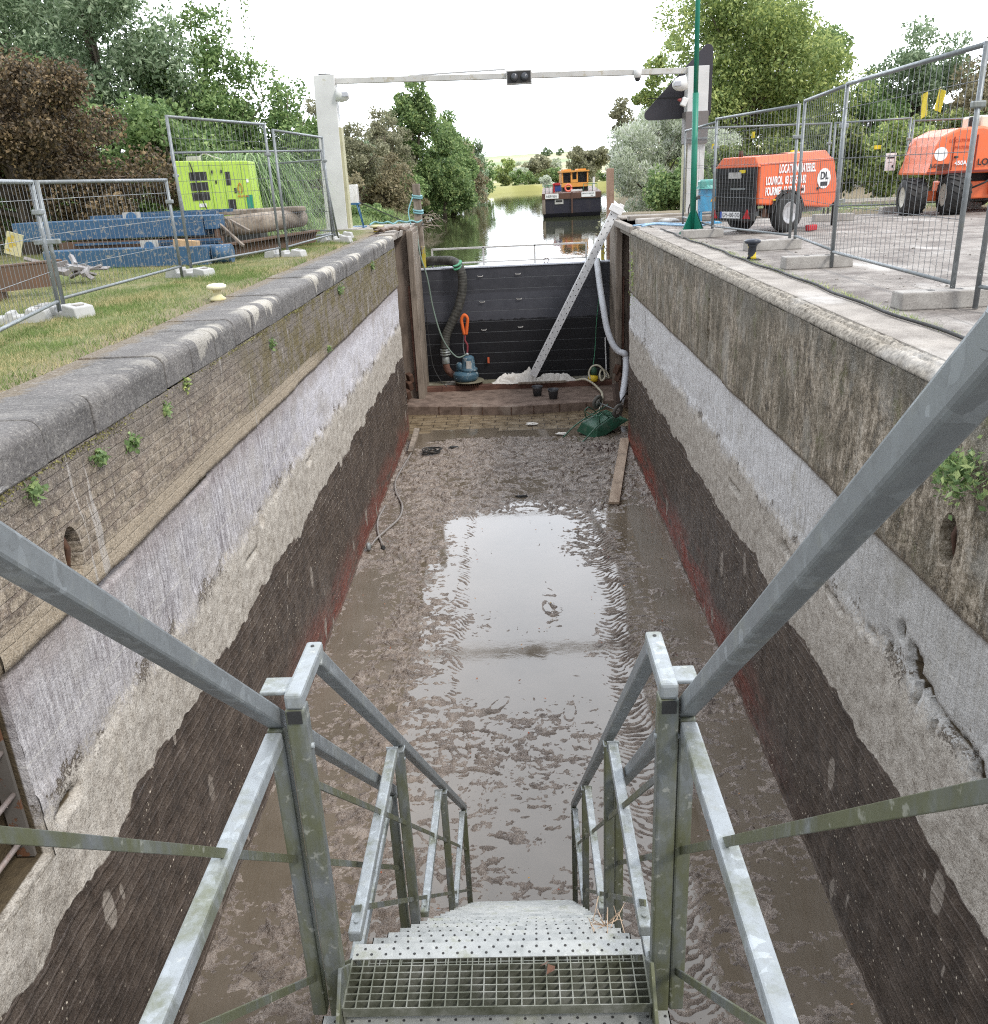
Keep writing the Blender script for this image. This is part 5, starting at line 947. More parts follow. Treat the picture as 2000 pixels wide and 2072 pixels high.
m = M(); V = [cp(.0, .0, 1.10), cp(2.44, .0, 1.14), cp(2.44, 1.05, 1.14), cp(.0, 1.05, 1.10), cp(.05, .14, 1.27), cp(2.34, .14, 1.33), cp(2.34, .91, 1.33), cp(.05, .91, 1.27)]; m.hexa(V); m.build('roof_hood', OR, t, bevel=.015)
m = M(); m.hexa([cp(-.03, .06, .36), cp(.06, .06, .36), cp(.06, .99, .36), cp(-.03, .99, .36), cp(-.03, .06, 1.10), cp(.06, .06, 1.10), cp(.06, .99, 1.10), cp(-.03, .99, 1.10)]); g_ = m.build('rear_grille', paint('black grille', (.012, .012, .016), .5), t)
for k in range(9): m = M(); m.bar(cp(-.045, .10, .50 + k * .062), cp(-.045, .95, .50 + k * .062), .02, .014); m.build('grille_louvre', BLACK, g_)
m = M(); m.bar(cp(-.05, .36, .98), cp(-.05, .66, .98), .02, .10); m.build('gauge_plate', OFFW, g_); m = M(); m.bar(cp(-.05, .25, .76), cp(-.05, .6, .76), .02, .03); m.build('grab_handle', GALV, g_); m = M(); m.bar(cp(-.05, .28, 1.04), cp(-.05, .40, 1.04), .02, .05); m.build('warning_label', TAGM, g_)
m = M(); m.bx(0, 0, 0, 0, 0, 0) if False else None; m.bar(cp(-.04, .02, .30), cp(-.04, 1.03, .30), .08, .14); m.build('rear_bumper', BLACK, t, bevel=.01)
Rp = Matrix((( -uy.x, 0, -ux.x), (-uy.y, 0, -ux.y), (0, 1, 0)))      # text facing back
m = M(); m.bar(cp(-.09, .32, .33), cp(-.09, .80, .33), .01, .11); pl = m.build('number_plate', TXW, t); m = M(); m.bar(cp(-.096, .755, .33), cp(-.096, .80, .33), .004, .11); m.build('plate_band', paint('plate blue', (.01, .08, .45), .5, amt=0), pl)
text('GM-480-DD', 'plate_letters', .10, cp(-.097, .745, .297), Rp, TXB, pl, .001, sx=.82)
for w in (.16, .95): m = M(); m.add([tuple(cp(-.10, w - .09, .27)), tuple(cp(-.10, w + .09, .27)), tuple(cp(-.10, w, .42)), tuple(cp(-.07, w - .09, .27)), tuple(cp(-.07, w + .09, .27)), tuple(cp(-.07, w, .42))], [(0, 1, 2), (3, 5, 4), (0, 3, 4, 1), (1, 4, 5, 2), (2, 5, 3, 0)]); m.build('tail_lamp', RED, t)
Rs = Matrix(((ux.x, 0, uy.x * -1), (ux.y, 0, uy.y * -1), (0, 1, 0)))
for (s, l, h, z) in (('LOCATION MATERIEL', .62, .155, .99), ('LOUVROIL  03 27 65 04 80', .22, .145, .81), ('FOURMIES  03 27 62 37 50', .22, .145, .64)): text(s, 'side_lettering', h * 1.25, cp(l, -.012, z), Rs, TXW, t, .002, sx=.475, bold=.005)
Rd = Matrix(((ux.x, uy.x, 0), (ux.y, uy.y, 0), (0, 0, 1))) @ rotm(math.pi / 2, 0, 0)
m = M(); m.lathe([(.17, 0), (.17, .008)], cp(2.12, -.006, .86), 26, Rd); lg = m.build('round_logo', TXW, t); text('DL', 'logo_letters', .17, cp(1.98, -.02, .85), Rs, TXB, lg, .002, bold=.004); m = M(); m.bar(cp(2.0, -.018, .77), cp(2.24, -.018, .77), .004, .07); m.build('logo_band', TXB, lg)
def wheel(c, ax, r, w, par, tm, rmn, name='wheel', lug=0):
    m = M(); m.lathe([(r * .58, -w / 2), (r * .85, -w / 2), (r * .97, -w * .40), (r, -w * .25), (r, w * .25), (r * .97, w * .40), (r * .85, w / 2), (r * .58, w / 2)], c, 30, ax, caps=False); o = m.build(name, tm, par)
    m = M(); m.lathe([(r * .08, -w * .1), (r * .20, -w * .14), (r * .22, w * .1), (r * .50, w * .18), (r * .58, w * .42), (r * .60, w * .46), (r * .60, -w * .46), (r * .5, -w * .42), (r * .3, -w * .30)], c, 26, ax); m.build('rim', rmn, o)
    if lug:
        m = M(); C = Vector(c)
        for k in range(lug):
            for s_ in (-1, 1):
                a = 2 * math.pi * (k + (.5 if s_ > 0 else 0)) / lug; R = ax @ Matrix.Rotation(a, 3, 'Z'); m.box(C + R @ Vector((r * 1.005, 0, s_ * w * .24)), (r * .07, r * .10, w * .46), R @ Matrix.Rotation(s_ * .5, 3, 'X'))
        m.build('tread_blocks', tm, o)
    m = M(); 
    for k in range(6): a = k * math.pi / 3; m.lathe([(r * .03, -w * .36), (r * .03, -w * .33)], Vector(c) + ax @ Vector((r * .4 * math.cos(a), r * .4 * math.sin(a), 0)), 8, ax)
    m.build('wheel_nuts', BLACK, o)
    return o
RT = paint('tyre rubber', (.018, .018, .018), .75, 0, (.12, .11, .10), .4, 5); RM = paint('silver rim', (.50, .50, .51), .35, .6, (.2, .18, .16), .3, 6)
Aw = Matrix(((ux.x, uy.x, 0), (ux.y, uy.y, 0), (0, 0, 1))) @ rotm(-math.pi / 2, 0, 0)
wheel(cp(.95, .0, .33), Aw, .33, .20, t, RT, RM); wheel(cp(.95, 1.05, .33), Aw @ rotm(math.pi, 0, 0), .33, .20, t, RT, RM)
m = M()
for i in range(9):
    a0 = math.pi * (i / 9) * .98 + .03; a1 = math.pi * ((i + 1) / 9) * .98 + .03; q = lambda a: (.95 - .50 * math.cos(a), .33 + .37 * math.sin(a)); (l0, h0), (l1, h1) = q(a0), q(a1); m.bar(cp(l0, .06, h0), cp(l1, .06, h1), .24, .03)
m.build('mudguard', BLACK, t, bevel=.004)
m = M(); m.bar(cp(.1, .2, .34), cp(2.5, .25, .34), .06, .08); m.bar(cp(.1, .85, .34), cp(2.5, .8, .34), .06, .08); m.bar(cp(2.4, .30, .36), cp(3.35, .5, .40), .06, .08); m.bar(cp(2.4, .75, .36), cp(3.35, .55, .40), .06, .08); m.bar(cp(3.3, .52, .40), cp(3.75, .52, .42), .07, .07); m.build('drawbar', GALVL, t)
m = M(); m.tube(smooth_path([cp(3.3, .5, .42), cp(3.4, .48, .62), cp(3.55, .48, .66), cp(3.6, .5, .46)]), .012, 6); m.tube([cp(3.2, .4, 0), cp(3.2, .4, .5)], .03, 8); m.build('brake_lever', BLACK, t)
for l in (.62, 1.30, 1.98): m = M(); m.bar(cp(l, -.003, .64 if l < 1.9 else .42), cp(l, -.003, 1.14), .006, .006, tuple(ux)); m.build('door_seam', paint('dark orange seam', (.25, .04, .015), .5), t)
m = M(); m.bar(cp(.06, -.003, 1.13), cp(2.42, -.003, 1.16), .006, .008); m.bar(cp(1.3, -.003, .62), cp(2.62, -.003, .62), .006, .008); m.build('hood_seam', bpy.data.materials['dark orange seam'], t)
for l in (.72, 1.38, 1.9): m = M(); m.bar(cp(l, -.012, .70), cp(l + .07, -.012, .70), .03, .035); m.build('latch', BLACK, t, bevel=.004)
for k in range(6): m = M(); m.bar(cp(.70 + k * .09, .20, 1.302), cp(.70 + k * .09, .85, 1.302), .03, .012); m.build('roof_vent', BLACK, t)
m = M(); m.tube([cp(.35, .7, 1.27), cp(.35, .7, 1.38)], .035, 10); m.build('exhaust', M_RUSTBAR, t); m = M(); m.box(cp(.5, -.006, .56), (.06, .06, .02), rotm(0, 0, cang)); m.build('side_marker', YEL, t)
m = M(); m.bar(cp(.3, .1, .36), cp(.75, .1, .30), .05, .14); m.build('valve_row', M_RUSTBAR, t)
m = M(); m.box(cp(1.45, -.25, .06), (.22, .10, .10), rotm(0, 0, cang)); solo(m, 'wheel_chock', RED, 'red wheel chock beside the compressor tyre', 'chock', bevel=.02)
# ================================================================ boom lift
OL = paint('orange lift paint', (.80, .17, .06), .4, 0, (.40, .20, .13), .4, 3.5); CRMW = paint('cream boom paint', (.75, .68, .55), .4)
t = thing('boom_lift', 'orange boom lift on four fat tyres at the right edge of the quay', 'boom lift', (9.9, 19.9, GZ))
RML = paint('cream rim', (.62, .60, .52), .45, 0, (.3, .28, .25), .3, 5)
la = math.radians(-62)   # wheels seen three-quarter
def lax(a): return Matrix.Rotation(a, 3, 'Z') @ rotm(0, math.pi / 2, 0)
wheel(Vector((8.35, 19.55, GZ + .36)), lax(math.radians(-4)), .36, .42, t, RT, RML, lug=18); wheel(Vector((9.02, 19.15, GZ + .39)), lax(math.radians(-4)), .39, .44, t, RT, RML, lug=18)
wheel(Vector((10.55, 21.4, GZ + .42)), lax(math.radians(15)), .42, .40, t, RT, RML); wheel(Vector((11.6, 20.3, GZ + .42)), lax(math.radians(15)), .42, .40, t, RT, RML)
m = M(); m.bar((8.4, 19.6, GZ + .36), (9.4, 19.6, GZ + .36), .16, .20); m.bx(9.35, 12.2, 19.35, 20.9, GZ + .28, GZ + .62); m.bx(9.8, 12.0, 19.25, 19.36, GZ + .36, GZ + .85); m.build('chassis', OL, t, bevel=.03)
m = M(); pr = [(8.42, .78), (11.2, .78), (11.2, 1.52), (9.9, 1.52), (9.45, 1.66), (8.98, 1.64), (8.66, 1.50), (8.56, 1.33), (8.50, 1.0)]
m.prism(pr, lambda u, v, w: (u, w, GZ + v), (19.15, 20.6)); m.build('counterweight_body', OL, t, bevel=.05)
m = M(); m.bx(8.44, 11.18, 19.135, 19.2, GZ + .80, GZ + .84); m.bx(9.34, 9.36, 19.13, 19.2, GZ + .84, GZ + 1.5); m.build('panel_seam', paint('dark seam', (.2, .03, .02), .5), t)
for x in (8.9, 10.1, 10.6): m = M(); m.bx(x - .004, x + .004, 19.132, 19.15, GZ + .86, GZ + 1.48); m.build('door_seam', bpy.data.materials['dark seam'], t)
for (x, z) in ((8.97, 1.10), (9.28, 1.10), (9.86, 1.30)): m = M(); m.bx(x - .035, x + .035, 19.118, 19.15, GZ + z - .02, GZ + z + .02); m.build('latch', BLACK, t, bevel=.004)
for k in range(6): m = M(); m.bx(8.62, 8.86, 19.128, 19.15, GZ + .86 + k * .022, GZ + .87 + k * .022); m.build('vent_slot', BLACK, t)
m = M(); m.tube(smooth_path([(9.75, 19.3, GZ + 1.52), (9.9, 19.25, GZ + 1.7), (10.2, 19.25, GZ + 1.66), (10.6, 19.3, GZ + 1.55)]), .03, 8); m.tube(smooth_path([(9.8, 19.2, GZ + .7), (9.6, 19.1, GZ + .6), (9.4, 19.2, GZ + .5)]), .02, 8); m.build('hydraulic_hose', BLACK, t)
m = M(); m.bx(9.44, 9.70, 19.3, 20.1, GZ + 1.60, GZ + 1.86); m.bar((9.6, 19.6, GZ + 1.68), (13.0, 19.9, GZ + 1.75), .5, .34); m.build('boom', CRMW, t, bevel=.04)
m = M(); m.tube(smooth_path([(9.30, 19.4, GZ + 1.66), (9.30, 19.4, GZ + 1.80), (9.36, 19.45, GZ + 1.72), (9.42, 19.5, GZ + 1.6)]), .05, 8); m.build('black_hose', BLACK, t)
m = M(); m.bx(9.2, 10.5, 19.5, 20.3, GZ + .62, GZ + .78); m.build('turntable', BLACK, t)
Rl = rotm(math.pi / 2, 0, 0)
text('LOUVROIL', 'side_lettering', .17, (9.40, 19.128, GZ + .93), Rl, TXB, t, .002, bold=.004); text('LOCATION', 'upper_lettering', .085, (8.80, 19.142, GZ + 1.38), Rl, paint('faded red lettering', (.5, .07, .03), .5, amt=0), t, .002); text('MATERIEL', 'upper_lettering', .085, (8.92, 19.142, GZ + 1.25), Rl, bpy.data.materials['faded red lettering'], t, .002)
text('450AJ', 'model_lettering', .11, (8.95, 19.128, GZ + .95), Rl, TXW, t, .002, bold=.003); text('JLG', 'maker_lettering', .10, (8.46, 19.128, GZ + .92), Rl, TXB, t, .002, bold=.003)
m = M(); m.lathe([(.001, 0), (.13, .0), (.13, .006)], (8.66, 19.146, GZ + 1.17), 20, rotm(math.pi / 2, 0, 0)); m.build('round_logo', TXW, t); m = M(); m.bx(9.90, 9.98, 19.13, 19.15, GZ + 1.05, GZ + 1.25); m.build('warning_label', TAGM, t)
m = M(); m.bx(8.22, 8.44, 20.78, 20.80, GZ + .88, GZ + 1.24); o = solo(m, 'notice_board', TXW, 'small white notice on the far fence left of the orange lift', 'sign'); 
n_ = M(); n_.bx(8.25, 8.40, 20.772, 20.779, GZ + 1.13, GZ + 1.16); n_.bx(8.27, 8.36, 20.772, 20.779, GZ + 1.05, GZ + 1.06); n_.bx(8.36, 8.39, 20.772, 20.779, GZ + .94, GZ + .99); n_.build('notice_print', TXB, o)
# ================================================================ generator and steel stacks on the lawn
LM = paint('lime green enamel', (.44, .64, .085), .45, 0, (.25, .34, .08), .4, 4)
t = thing('generator', 'lime green generator cabinet behind the stacked blue beams', 'generator', (-6.9, 19.6, GZ))
gx0, gy0 = -6.84, 19.2
def gp(l, w, h): a = math.radians(8); l *= .84; return Vector((gx0 + l * math.cos(a) - w * math.sin(a), gy0 + l * math.sin(a) + w * math.cos(a), GZ + h))
m = M(); m.hexa([gp(0, 0, .28), gp(1.78, 0, .28), gp(1.78, 1, .28), gp(0, 1, .28), gp(-.08, 0, 1.74), gp(1.70, .0, 1.68), gp(1.70, 1, 1.68), gp(-.08, 1, 1.74)]); m.build('cabinet', LM, t, bevel=.02)
m = M(); m.hexa([gp(0, 0, 0), gp(1.78, 0, 0), gp(1.78, 1, 0), gp(0, 1, 0), gp(0, 0, .275), gp(1.78, 0, .275), gp(1.78, 1, .275), gp(0, 1, .275)]); m.build('base_tank', BLACK, t)
m = M(); m.hexa([gp(-.12, .0, .60), gp(0.005, .0, .6), gp(.005, 1, .6), gp(-.12, 1, .6), gp(-.30, .0, 1.72), gp(-.085, 0, 1.74), gp(-.085, 1, 1.74), gp(-.30, 1, 1.72)]) if False else None
for k, h in enumerate((1.42, 1.22, 1.03)): m = M(); m.hexa([gp(.24, -.012, h - .07), gp(.66, -.012, h - .07), gp(.66, .03, h - .07), gp(.24, .03, h - .07), gp(.24, -.012, h + .09), gp(.66, -.012, h + .09), gp(.66, .03, h + .09), gp(.24, .03, h + .09)]); m.build('air_vent', BLACK, t)
for (l, h, w_, hh, mt, nm) in ((1.16, 1.36, .12, .26, BLACK, 'control_window'), (1.18, .84, .18, .22, BLACK, 'socket_bay'), (1.30, 1.12, .05, .1, BLACK, 'lock_plate'), (1.62, .84, .15, .36, paint('green blue sticker', (.01, .25, .16), .5), 'sticker'), (.46, .86, .18, .07, TXW, 'label_strip'), (.86, 1.30, .04, .06, BLACK, 'door_lock'), (.9, .72, .03, .03, BLACK, 'door_bolt'), (1.62, 1.3, .05, .07, TXW, 'label_strip')):
    m = M(); m.hexa([gp(l - w_ / 2, -.012, h - hh / 2), gp(l + w_ / 2, -.012, h - hh / 2), gp(l + w_ / 2, .02, h - hh / 2), gp(l - w_ / 2, .02, h - hh / 2), gp(l - w_ / 2, -.012, h + hh / 2), gp(l + w_ / 2, -.012, h + hh / 2), gp(l + w_ / 2, .02, h + hh / 2), gp(l - w_ / 2, .02, h + hh / 2)]); m.build(nm, mt, t)
text('PRAMAC', 'maker_lettering', .06, gp(1.34, -.015, .98), rotm(math.pi / 2, 0, math.radians(8)), paint('red orange lettering', (.6, .12, .02), .5, amt=0), t, .002)
m = M(); m.tube(smooth_path([gp(1.40, -.02, 1.06), gp(1.37, -.02, 1.16), gp(1.42, -.02, 1.26), gp(1.47, -.02, 1.16), gp(1.44, -.02, 1.06)]), .008, 5); m.build('flame_mark', bpy.data.materials['red orange lettering'], t)
for (l, h) in ((.80, .45), (1.02, .45), (.80, 1.5), (1.02, 1.5), (1.56, .45)): m = M(); m.bar(gp(l, -.02, h - .03), gp(l, -.02, h + .03), .03, .02, (0, 1, 0)); m.build('hinge', BLACK, t)
for l in (.74, 1.06, 1.5): m = M(); m.bar(gp(l, -.004, .35), gp(l, -.004, 1.66), .008, .008, (0, 1, 0)); m.build('door_seam', paint('dark lime seam', (.18, .34, .02), .5), t)
m = M(); m.tube(smooth_path([gp(.30, -.03, 1.7), gp(.38, -.05, 1.4), gp(.5, -.05, .9), gp(.72, -.05, .5), gp(.95, -.05, .34)]), .012, 6); m.tube(smooth_path([gp(1.2, -.03, .78), gp(1.22, -.06, .5), gp(1.2, -.06, .3)]), .012, 6); m.tube(smooth_path([gp(1.24, -.03, .8), gp(1.3, -.06, .6), gp(1.36, -.06, .3)]), .012, 6); m.build('cables', BLACK, t)
m = M(); m.box(gp(.36, .2, 1.77), (.28, .1, .09)); m.tube(smooth_path([gp(.4, .3, 1.75), gp(.6, .3, 1.86), gp(.8, .3, 1.80), gp(1.0, .4, 1.74)]), .015, 6); solo(m, 'site_light', OFFW, 'white box and cable lying on top of the lime generator', 'box', bevel=.01)
BB = worn('chipped blue paint', (.045, .125, .235), (.25, .25, .24), .555, 15); RST = paint('rusty brown steel', (.12, .075, .05), .7, .2, (.25, .11, .05), .5, 4)
t = thing('blue_beam', 'upper long chipped blue steel beam of the stack on the lawn', 'beam', (-6.9, 15.9, GZ))
m = M(); m.bar((-8.80, 16.25, -.575), (-5.15, 15.55, -.565), .42, .32); m.build('box_section', BB, t, bevel=.012); m = M(); m.bar((-5.15, 15.52, -.52), (-4.95, 15.50, -.52), .40, .22); m.build('end_plate', BB, t, bevel=.01)
t = thing('blue_beam', 'lower long chipped blue steel beam lying on the grass', 'beam', (-6.3, 15.0, GZ))
m = M(); m.bar((-7.9, 15.35, GZ + .16), (-4.95, 14.85, GZ + .165), .40, .30); m.build('box_section', BB, t, bevel=.012); m = M(); m.lathe([(.15, 0), (.15, .3)], (-4.93, 14.88, GZ + .17), 16, rotm(0, math.pi / 2, 0)); m.build('round_end', BB, t)
t = thing('steel_rack', 'thin blue steel frame with round flanges lying on top of the beams', 'frame', (-6.5, 16.1, -.36))
m = M(); m.bar((-7.5, 16.3, -.385), (-5.1, 15.9, -.385), .10, .06); m.bar((-6.9, 16.5, -.36), (-4.9, 16.1, -.36), .08, .05); m.build('bars', BB, t)
m = M(); m.bar((-6.72, 15.80, -.42), (-6.40, 15.77, -.42), .02, .22); m.build('flange_plate', OFFW, t); m = M(); m.lathe([(.09, -.02), (.09, .02)], (-6.56, 15.765, -.40), 16, rotm(math.pi / 2, 0, 0)); m.build('flange_hole', BS, t)
t = thing('steel_rack', 'blue steel frame squeezed between the two long blue beams', 'frame', (-6.4, 15.4, -.85))
for k in range(3): m = M(); m.bar((-7.6, 15.7 + k * .1, -.80 - k * .05), (-4.9, 15.2 + k * .1, -.79 - k * .05), .05, .035); m.build('bar', BB, t)
m = M(); m.bar((-6.15, 14.95, -.84), (-5.85, 14.93, -.84), .02, .20); m.build('flange_plate', OFFW, t); m = M(); m.lathe([(.08, -.02), (.08, .02)], (-6.0, 14.925, -.84), 16, rotm(math.pi / 2, 0, 0)); m.build('flange_hole', BS, t)
m = M(); m.bar((-7.9, 15.9, -.82), (-5.0, 15.5, -.82), .30, .12); solo(m, 'packing_timber', RST, 'dark packing between the two long blue beams', 'timber')
m = M(); m.box((-5.35, 14.85, -.82), (.42, .12, .12), rotm(0, .1, -.15)); solo(m, 'wood_block', m_timber('yellow wood block', (.35, .22, .11), (.60, .42, .25)), 'pale yellow wood block wedged between the blue beams', 'block', bevel=.006)
BARKL = m_timber('rough log bark', (.10, .075, .055), (.42, .36, .29), (5, 1.5, 5), .9)
t = thing('wooden_pile', 'thick weathered log lying behind the right end of the blue beams', 'log', (-4.5, 16.6, -.6))
m = M(); m.tube([(-5.0, 15.75, -.62), (-4.6, 16.9, -.62), (-4.25, 18.4, -.62)], [.17, .18, .17], 16); m.build('trunk', BARKL, t); m = M(); m.lathe([(.12, -.01), (.12, .01)], (-5.01, 15.73, -.62), 18, rotm(math.pi / 2, 0, -.3)); m.build('cut_end', M_POST, t)
t = thing('wooden_pile', 'flat weathered timber lying on top of the log beneath the generator', 'timber', (-5.2, 17.8, -.45)); m = M(); m.bar((-6.6, 17.4, -.44), (-4.1, 18.2, -.44), .6, .09); m.build('beam_body', BARKL, t, bevel=.02)
t = thing('steel_rail', 'dark toothed steel rail below the log on the lawn', 'rail', (-4.3, 16.6, -1)); m = M(); m.bar((-4.92, 15.0, -1.0), (-4.05, 18.5, -1.0), .10, .2); m.bar((-4.85, 15.0, -.88), (-4.0, 18.5, -.88), .2, .03); m.build('web', RST, t)
m = M()
for k in range(26): q = Vector((-4.85, 15.05, -.93)).lerp(Vector((-3.98, 18.4, -.93)), k / 25); m.box(q, (.03, .05, .14), rotm(0, .5, 0))
tag(m.build('rack', RST, t), kind='stuff')
for k, (a, b) in enumerate((((-4.98, 15.5, -.55), (-4.55, 15.3, -.92)), ((-4.9, 15.8, -.5), (-4.5, 15.6, -.70)))): m = M(); m.bar(a, b, .05, .04); solo(m, 'broken_stick', M_POST, ('broken stick slanting down in front of the log end', 'shorter stick lying across the log end')[k], 'stick', bevel=.004)
m = M(); m.bar((-5.0, 15.4, -.5), (-4.98, 15.38, -1.1), .05, .12); solo(m, 'rusty_stake', RST, 'rusty upright plate at the right end of the blue beams', 'stake')
t = thing('rusty_channel', 'rusty brown steel channel lying low at the left edge of the photo', 'channel', (-6.6, 10.9, GZ))
m = M(); m.bar((-7.6, 9.9, -.95), (-5.78, 11.25, -.90), .04, .30); m.bar((-7.6, 10.0, -.80), (-5.72, 11.35, -.75), .16, .02); m.build('web', RST, t); m = M(); m.bx(-6.5, -6.3, 10.8, 11.0, GZ, -1.0); m.build('support', RST, t)
rr = random.Random(31); m = M()
for k in range(26): x, y = -6.4 + rr.uniform(-.45, .45), 12.6 + rr.uniform(-.4, .4); m.box((x, y, GZ + .12 + rr.uniform(0, .22)), (rr.uniform(.1, .5), rr.uniform(.04, .12), rr.uniform(.02, .06)), rotm(rr.uniform(-.5, .5), rr.uniform(-.5, .5), rr.uniform(0, 3)))
tag(m.build('scrap_pile', paint('grey scrap metal', (.22, .2, .19), .5, .3, (.6, .6, .6), .5, 5), bevel=.004), 'pile of torn scrap metal and bags left of the blue beams', 'scrap', kind='stuff')
t = thing('warning_tag', 'small pale sign tied to the near left fence posts', 'sign', (-4.75, 8.95, -.35)); m = M(); m.box((-4.92, 8.9, -.42), (.15, .01, .22), rotm(.1, .35, .3)); m.build('sign_face', CY, t, bevel=.003)
m = M(); m.box((-4.66, 9.05, -.42), (.26, .05, .05)); solo(m, 'steel_clamp', GALVL, 'steel clamp joining the two low fence panels', 'clamp', bevel=.01)
# ================================================================ barge
NVY = paint('dark hull paint', (.018, .017, .030), .4, 0, (.05, .04, .04), .4, 1.5); HB = paint('rusty brown hull band', (.10, .05, .035), .6, 0, (.2, .1, .06), .4, 2); YO = paint('yellow orange cabin paint', (.72, .33, .07), .45, 0, (.6, .3, .1), .2, 2); BGR = paint('green rail paint', (.03, .15, .08), .5)
BX0, BX1, BY = 1.80, 5.18, 54.0
t = thing('barge', 'dark hulled work barge with an orange cabin moored on the canal', 'barge', (3.5, 60, WATER))
m = M(); m.hexa([(BX0 + .12, BY + .4, WATER - .4), (BX1 - .12, BY + .4, WATER - .4), (BX1 + 1.5, 76, WATER - .4), (BX0 + .8, 76, WATER - .4), (BX0, BY, WATER + .22), (BX1, BY, WATER + .22), (BX1 + 1.5, 76, WATER + .22), (BX0 + .8, 76, WATER + .22)]); m.hexa([(BX0, BY, WATER + .22), (BX1, BY, WATER + .22), (BX1 + 1.5, 76, WATER + .22), (BX0 + .8, 76, WATER + .22), (BX0, BY, WATER + 1.0), (BX1, BY, WATER + 1.0), (BX1 + 1.5, 76, WATER + 1.0), (BX0 + .8, 76, WATER + 1.0)]); m.build('hull', NVY, t)
m = M(); m.hexa([(BX0 - .03, BY - .06, WATER + 1.0), (BX1 + .03, BY - .06, WATER + 1.0), (BX1 + 1.53, 76, WATER + 1.0), (BX0 + .77, 76, WATER + 1.0), (BX0 - .03, BY - .06, WATER + 1.32), (BX1 + .03, BY - .06, WATER + 1.32), (BX1 + 1.53, 76, WATER + 1.32), (BX0 + .77, 76, WATER + 1.32)]); m.build('hull_band', HB, t); m = M(); m.bx(BX0 - .03, BX0 + .15, BY - .05, BY + .1, WATER + .2, WATER + 1.3); m.build('corner_plate', M_POST, t)
m = M(); m.bx(3.46, 3.54, BY - .09, BY, WATER + .2, WATER + 1.35); m.build('stem_bar', HB, t)
m = M(); m.bx(1.95, 2.72, BY - .085, BY - .05, WATER + 1.04, WATER + 1.30); n1 = m.build('name_board', TXW, t); text('NERVIEN', 'name_lettering', .19, (2.01, BY - .09, WATER + 1.10), Rl, TXB, n1, .002, sx=.80)
m = M(); m.bx(4.05, 4.85, BY - .085, BY - .05, WATER + 1.06, WATER + 1.34); n1 = m.build('name_board', TXW, t); text('SERVICE  FRANCE', 'name_lettering', .085, (4.10, BY - .09, WATER + 1.22), Rl, TXB, n1, .002, sx=1.0); text('2000', 'name_lettering', .07, (4.58, BY - .09, WATER + 1.11), Rl, TXB, n1, .002)
m = M(); m.bx(2.50, 3.0, BY - .03, BY + .1, WATER + .72, WATER + .98); m.build('anchor_frame', OFFW, t); m = M(); m.bx(2.56, 2.94, BY - .04, BY - .02, WATER + .84, WATER + .94); m.build('anchor_recess', BLACK, t)
m = M(); m.bx(3.15, 4.72, 57.5, 61, WATER + 1.32, WATER + 1.72); m.build('cabin_base', BLACK, t)
m = M(); m.bx(3.12, 4.74, 57.4, 61, WATER + 1.58, WATER + 1.82); m.bx(3.12, 3.20, 57.4, 61, WATER + 1.8, WATER + 2.42); m.bx(4.66, 4.74, 57.4, 61, WATER + 1.8, WATER + 2.42); m.bx(3.66, 3.76, 57.4, 57.5, WATER + 1.8, WATER + 2.42); m.bx(4.02, 4.10, 57.4, 57.5, WATER + 1.8, WATER + 2.42); m.bx(3.76, 4.02, 57.4, 57.46, WATER + 1.8, WATER + 2.0); m.build('cabin_wall', YO, t)
m = M(); m.bx(3.05, 3.85, 57.3, 61, WATER + 2.42, WATER + 2.52); m.bx(3.85, 4.80, 57.3, 61, WATER + 2.44, WATER + 2.52); m.bx(3.25, 3.7, 57.5, 60, WATER + 2.52, WATER + 2.60); m.bx(4.1, 4.6, 57.5, 60, WATER + 2.52, WATER + 2.60); m.build('cabin_roof', YO, t)
m = M(); m.bx(3.2, 4.66, 57.6, 57.62, WATER + 1.8, WATER + 2.42); m.build('window', paint('dark window glass', (.02, .022, .03), .1), t)
m = M(); P = [(3.42 + .19 * math.cos(a), 56.0, WATER + 1.55 + .19 * math.sin(a)) for a in [k * math.pi / 10 for k in range(21)]]; m.tube(P, .055, 8); solo(m, 'lifebuoy', paint('coral lifebuoy', (.85, .18, .12), .5), 'coral red lifebuoy on the bow of the barge', 'lifebuoy')
t = thing('winch', 'blue and red winch on the left side of the barge bow', 'winch', (2.75, 56.5, WATER + 1.32)); m = M(); m.bx(2.6, 3.0, 56.2, 56.8, WATER + 1.36, WATER + 1.76); m.build('motor', paint('deep blue paint', (.02, .05, .22), .4), t, bevel=.05); m = M(); m.bx(2.5, 2.62, 56.2, 56.8, WATER + 1.3, WATER + 1.85); m.bx(2.6, 2.95, 56.15, 56.3, WATER + 1.72, WATER + 1.86); m.build('red_frame', RED, t, bevel=.02)
t = thing('deck_railing', 'thin green railings along the barge bow', 'railing', (3.5, 55, WATER + 1.32)); m = M()
for (a, b) in ((2.0, 2.45), (4.25, 5.05)):
    for x in np.linspace(a, b, 3 if a < 3 else 4): m.tube([(x, 55, WATER + 1.32), (x, 55, WATER + 1.75)], .018, 5)
    m.tube([(a, 55, WATER + 1.75), (b, 55, WATER + 1.75)], .018, 5)
m.build('bars', BGR, t)
m = M(); m.tube([(3.10, 57.6, WATER + 2.4), (3.10, 57.6, WATER + 3.0)], .015, 5); solo(m, 'mast', OFFW, 'thin white mast at the left corner of the barge cabin', 'mast')
m = M(); m.bx(4.98, 5.1, 57, 57.1, WATER + 1.32, WATER + 2.1); solo(m, 'white_marker', WHITE, 'white upright marker on the right side of the barge deck', 'marker')
m = M(); m.bx(3.55, 4.2, 55.2, 55.6, WATER + 1.36, WATER + 1.46); solo(m, 'deck_board', WHITE, 'white board on the barge deck beside the lifebuoy', 'board')

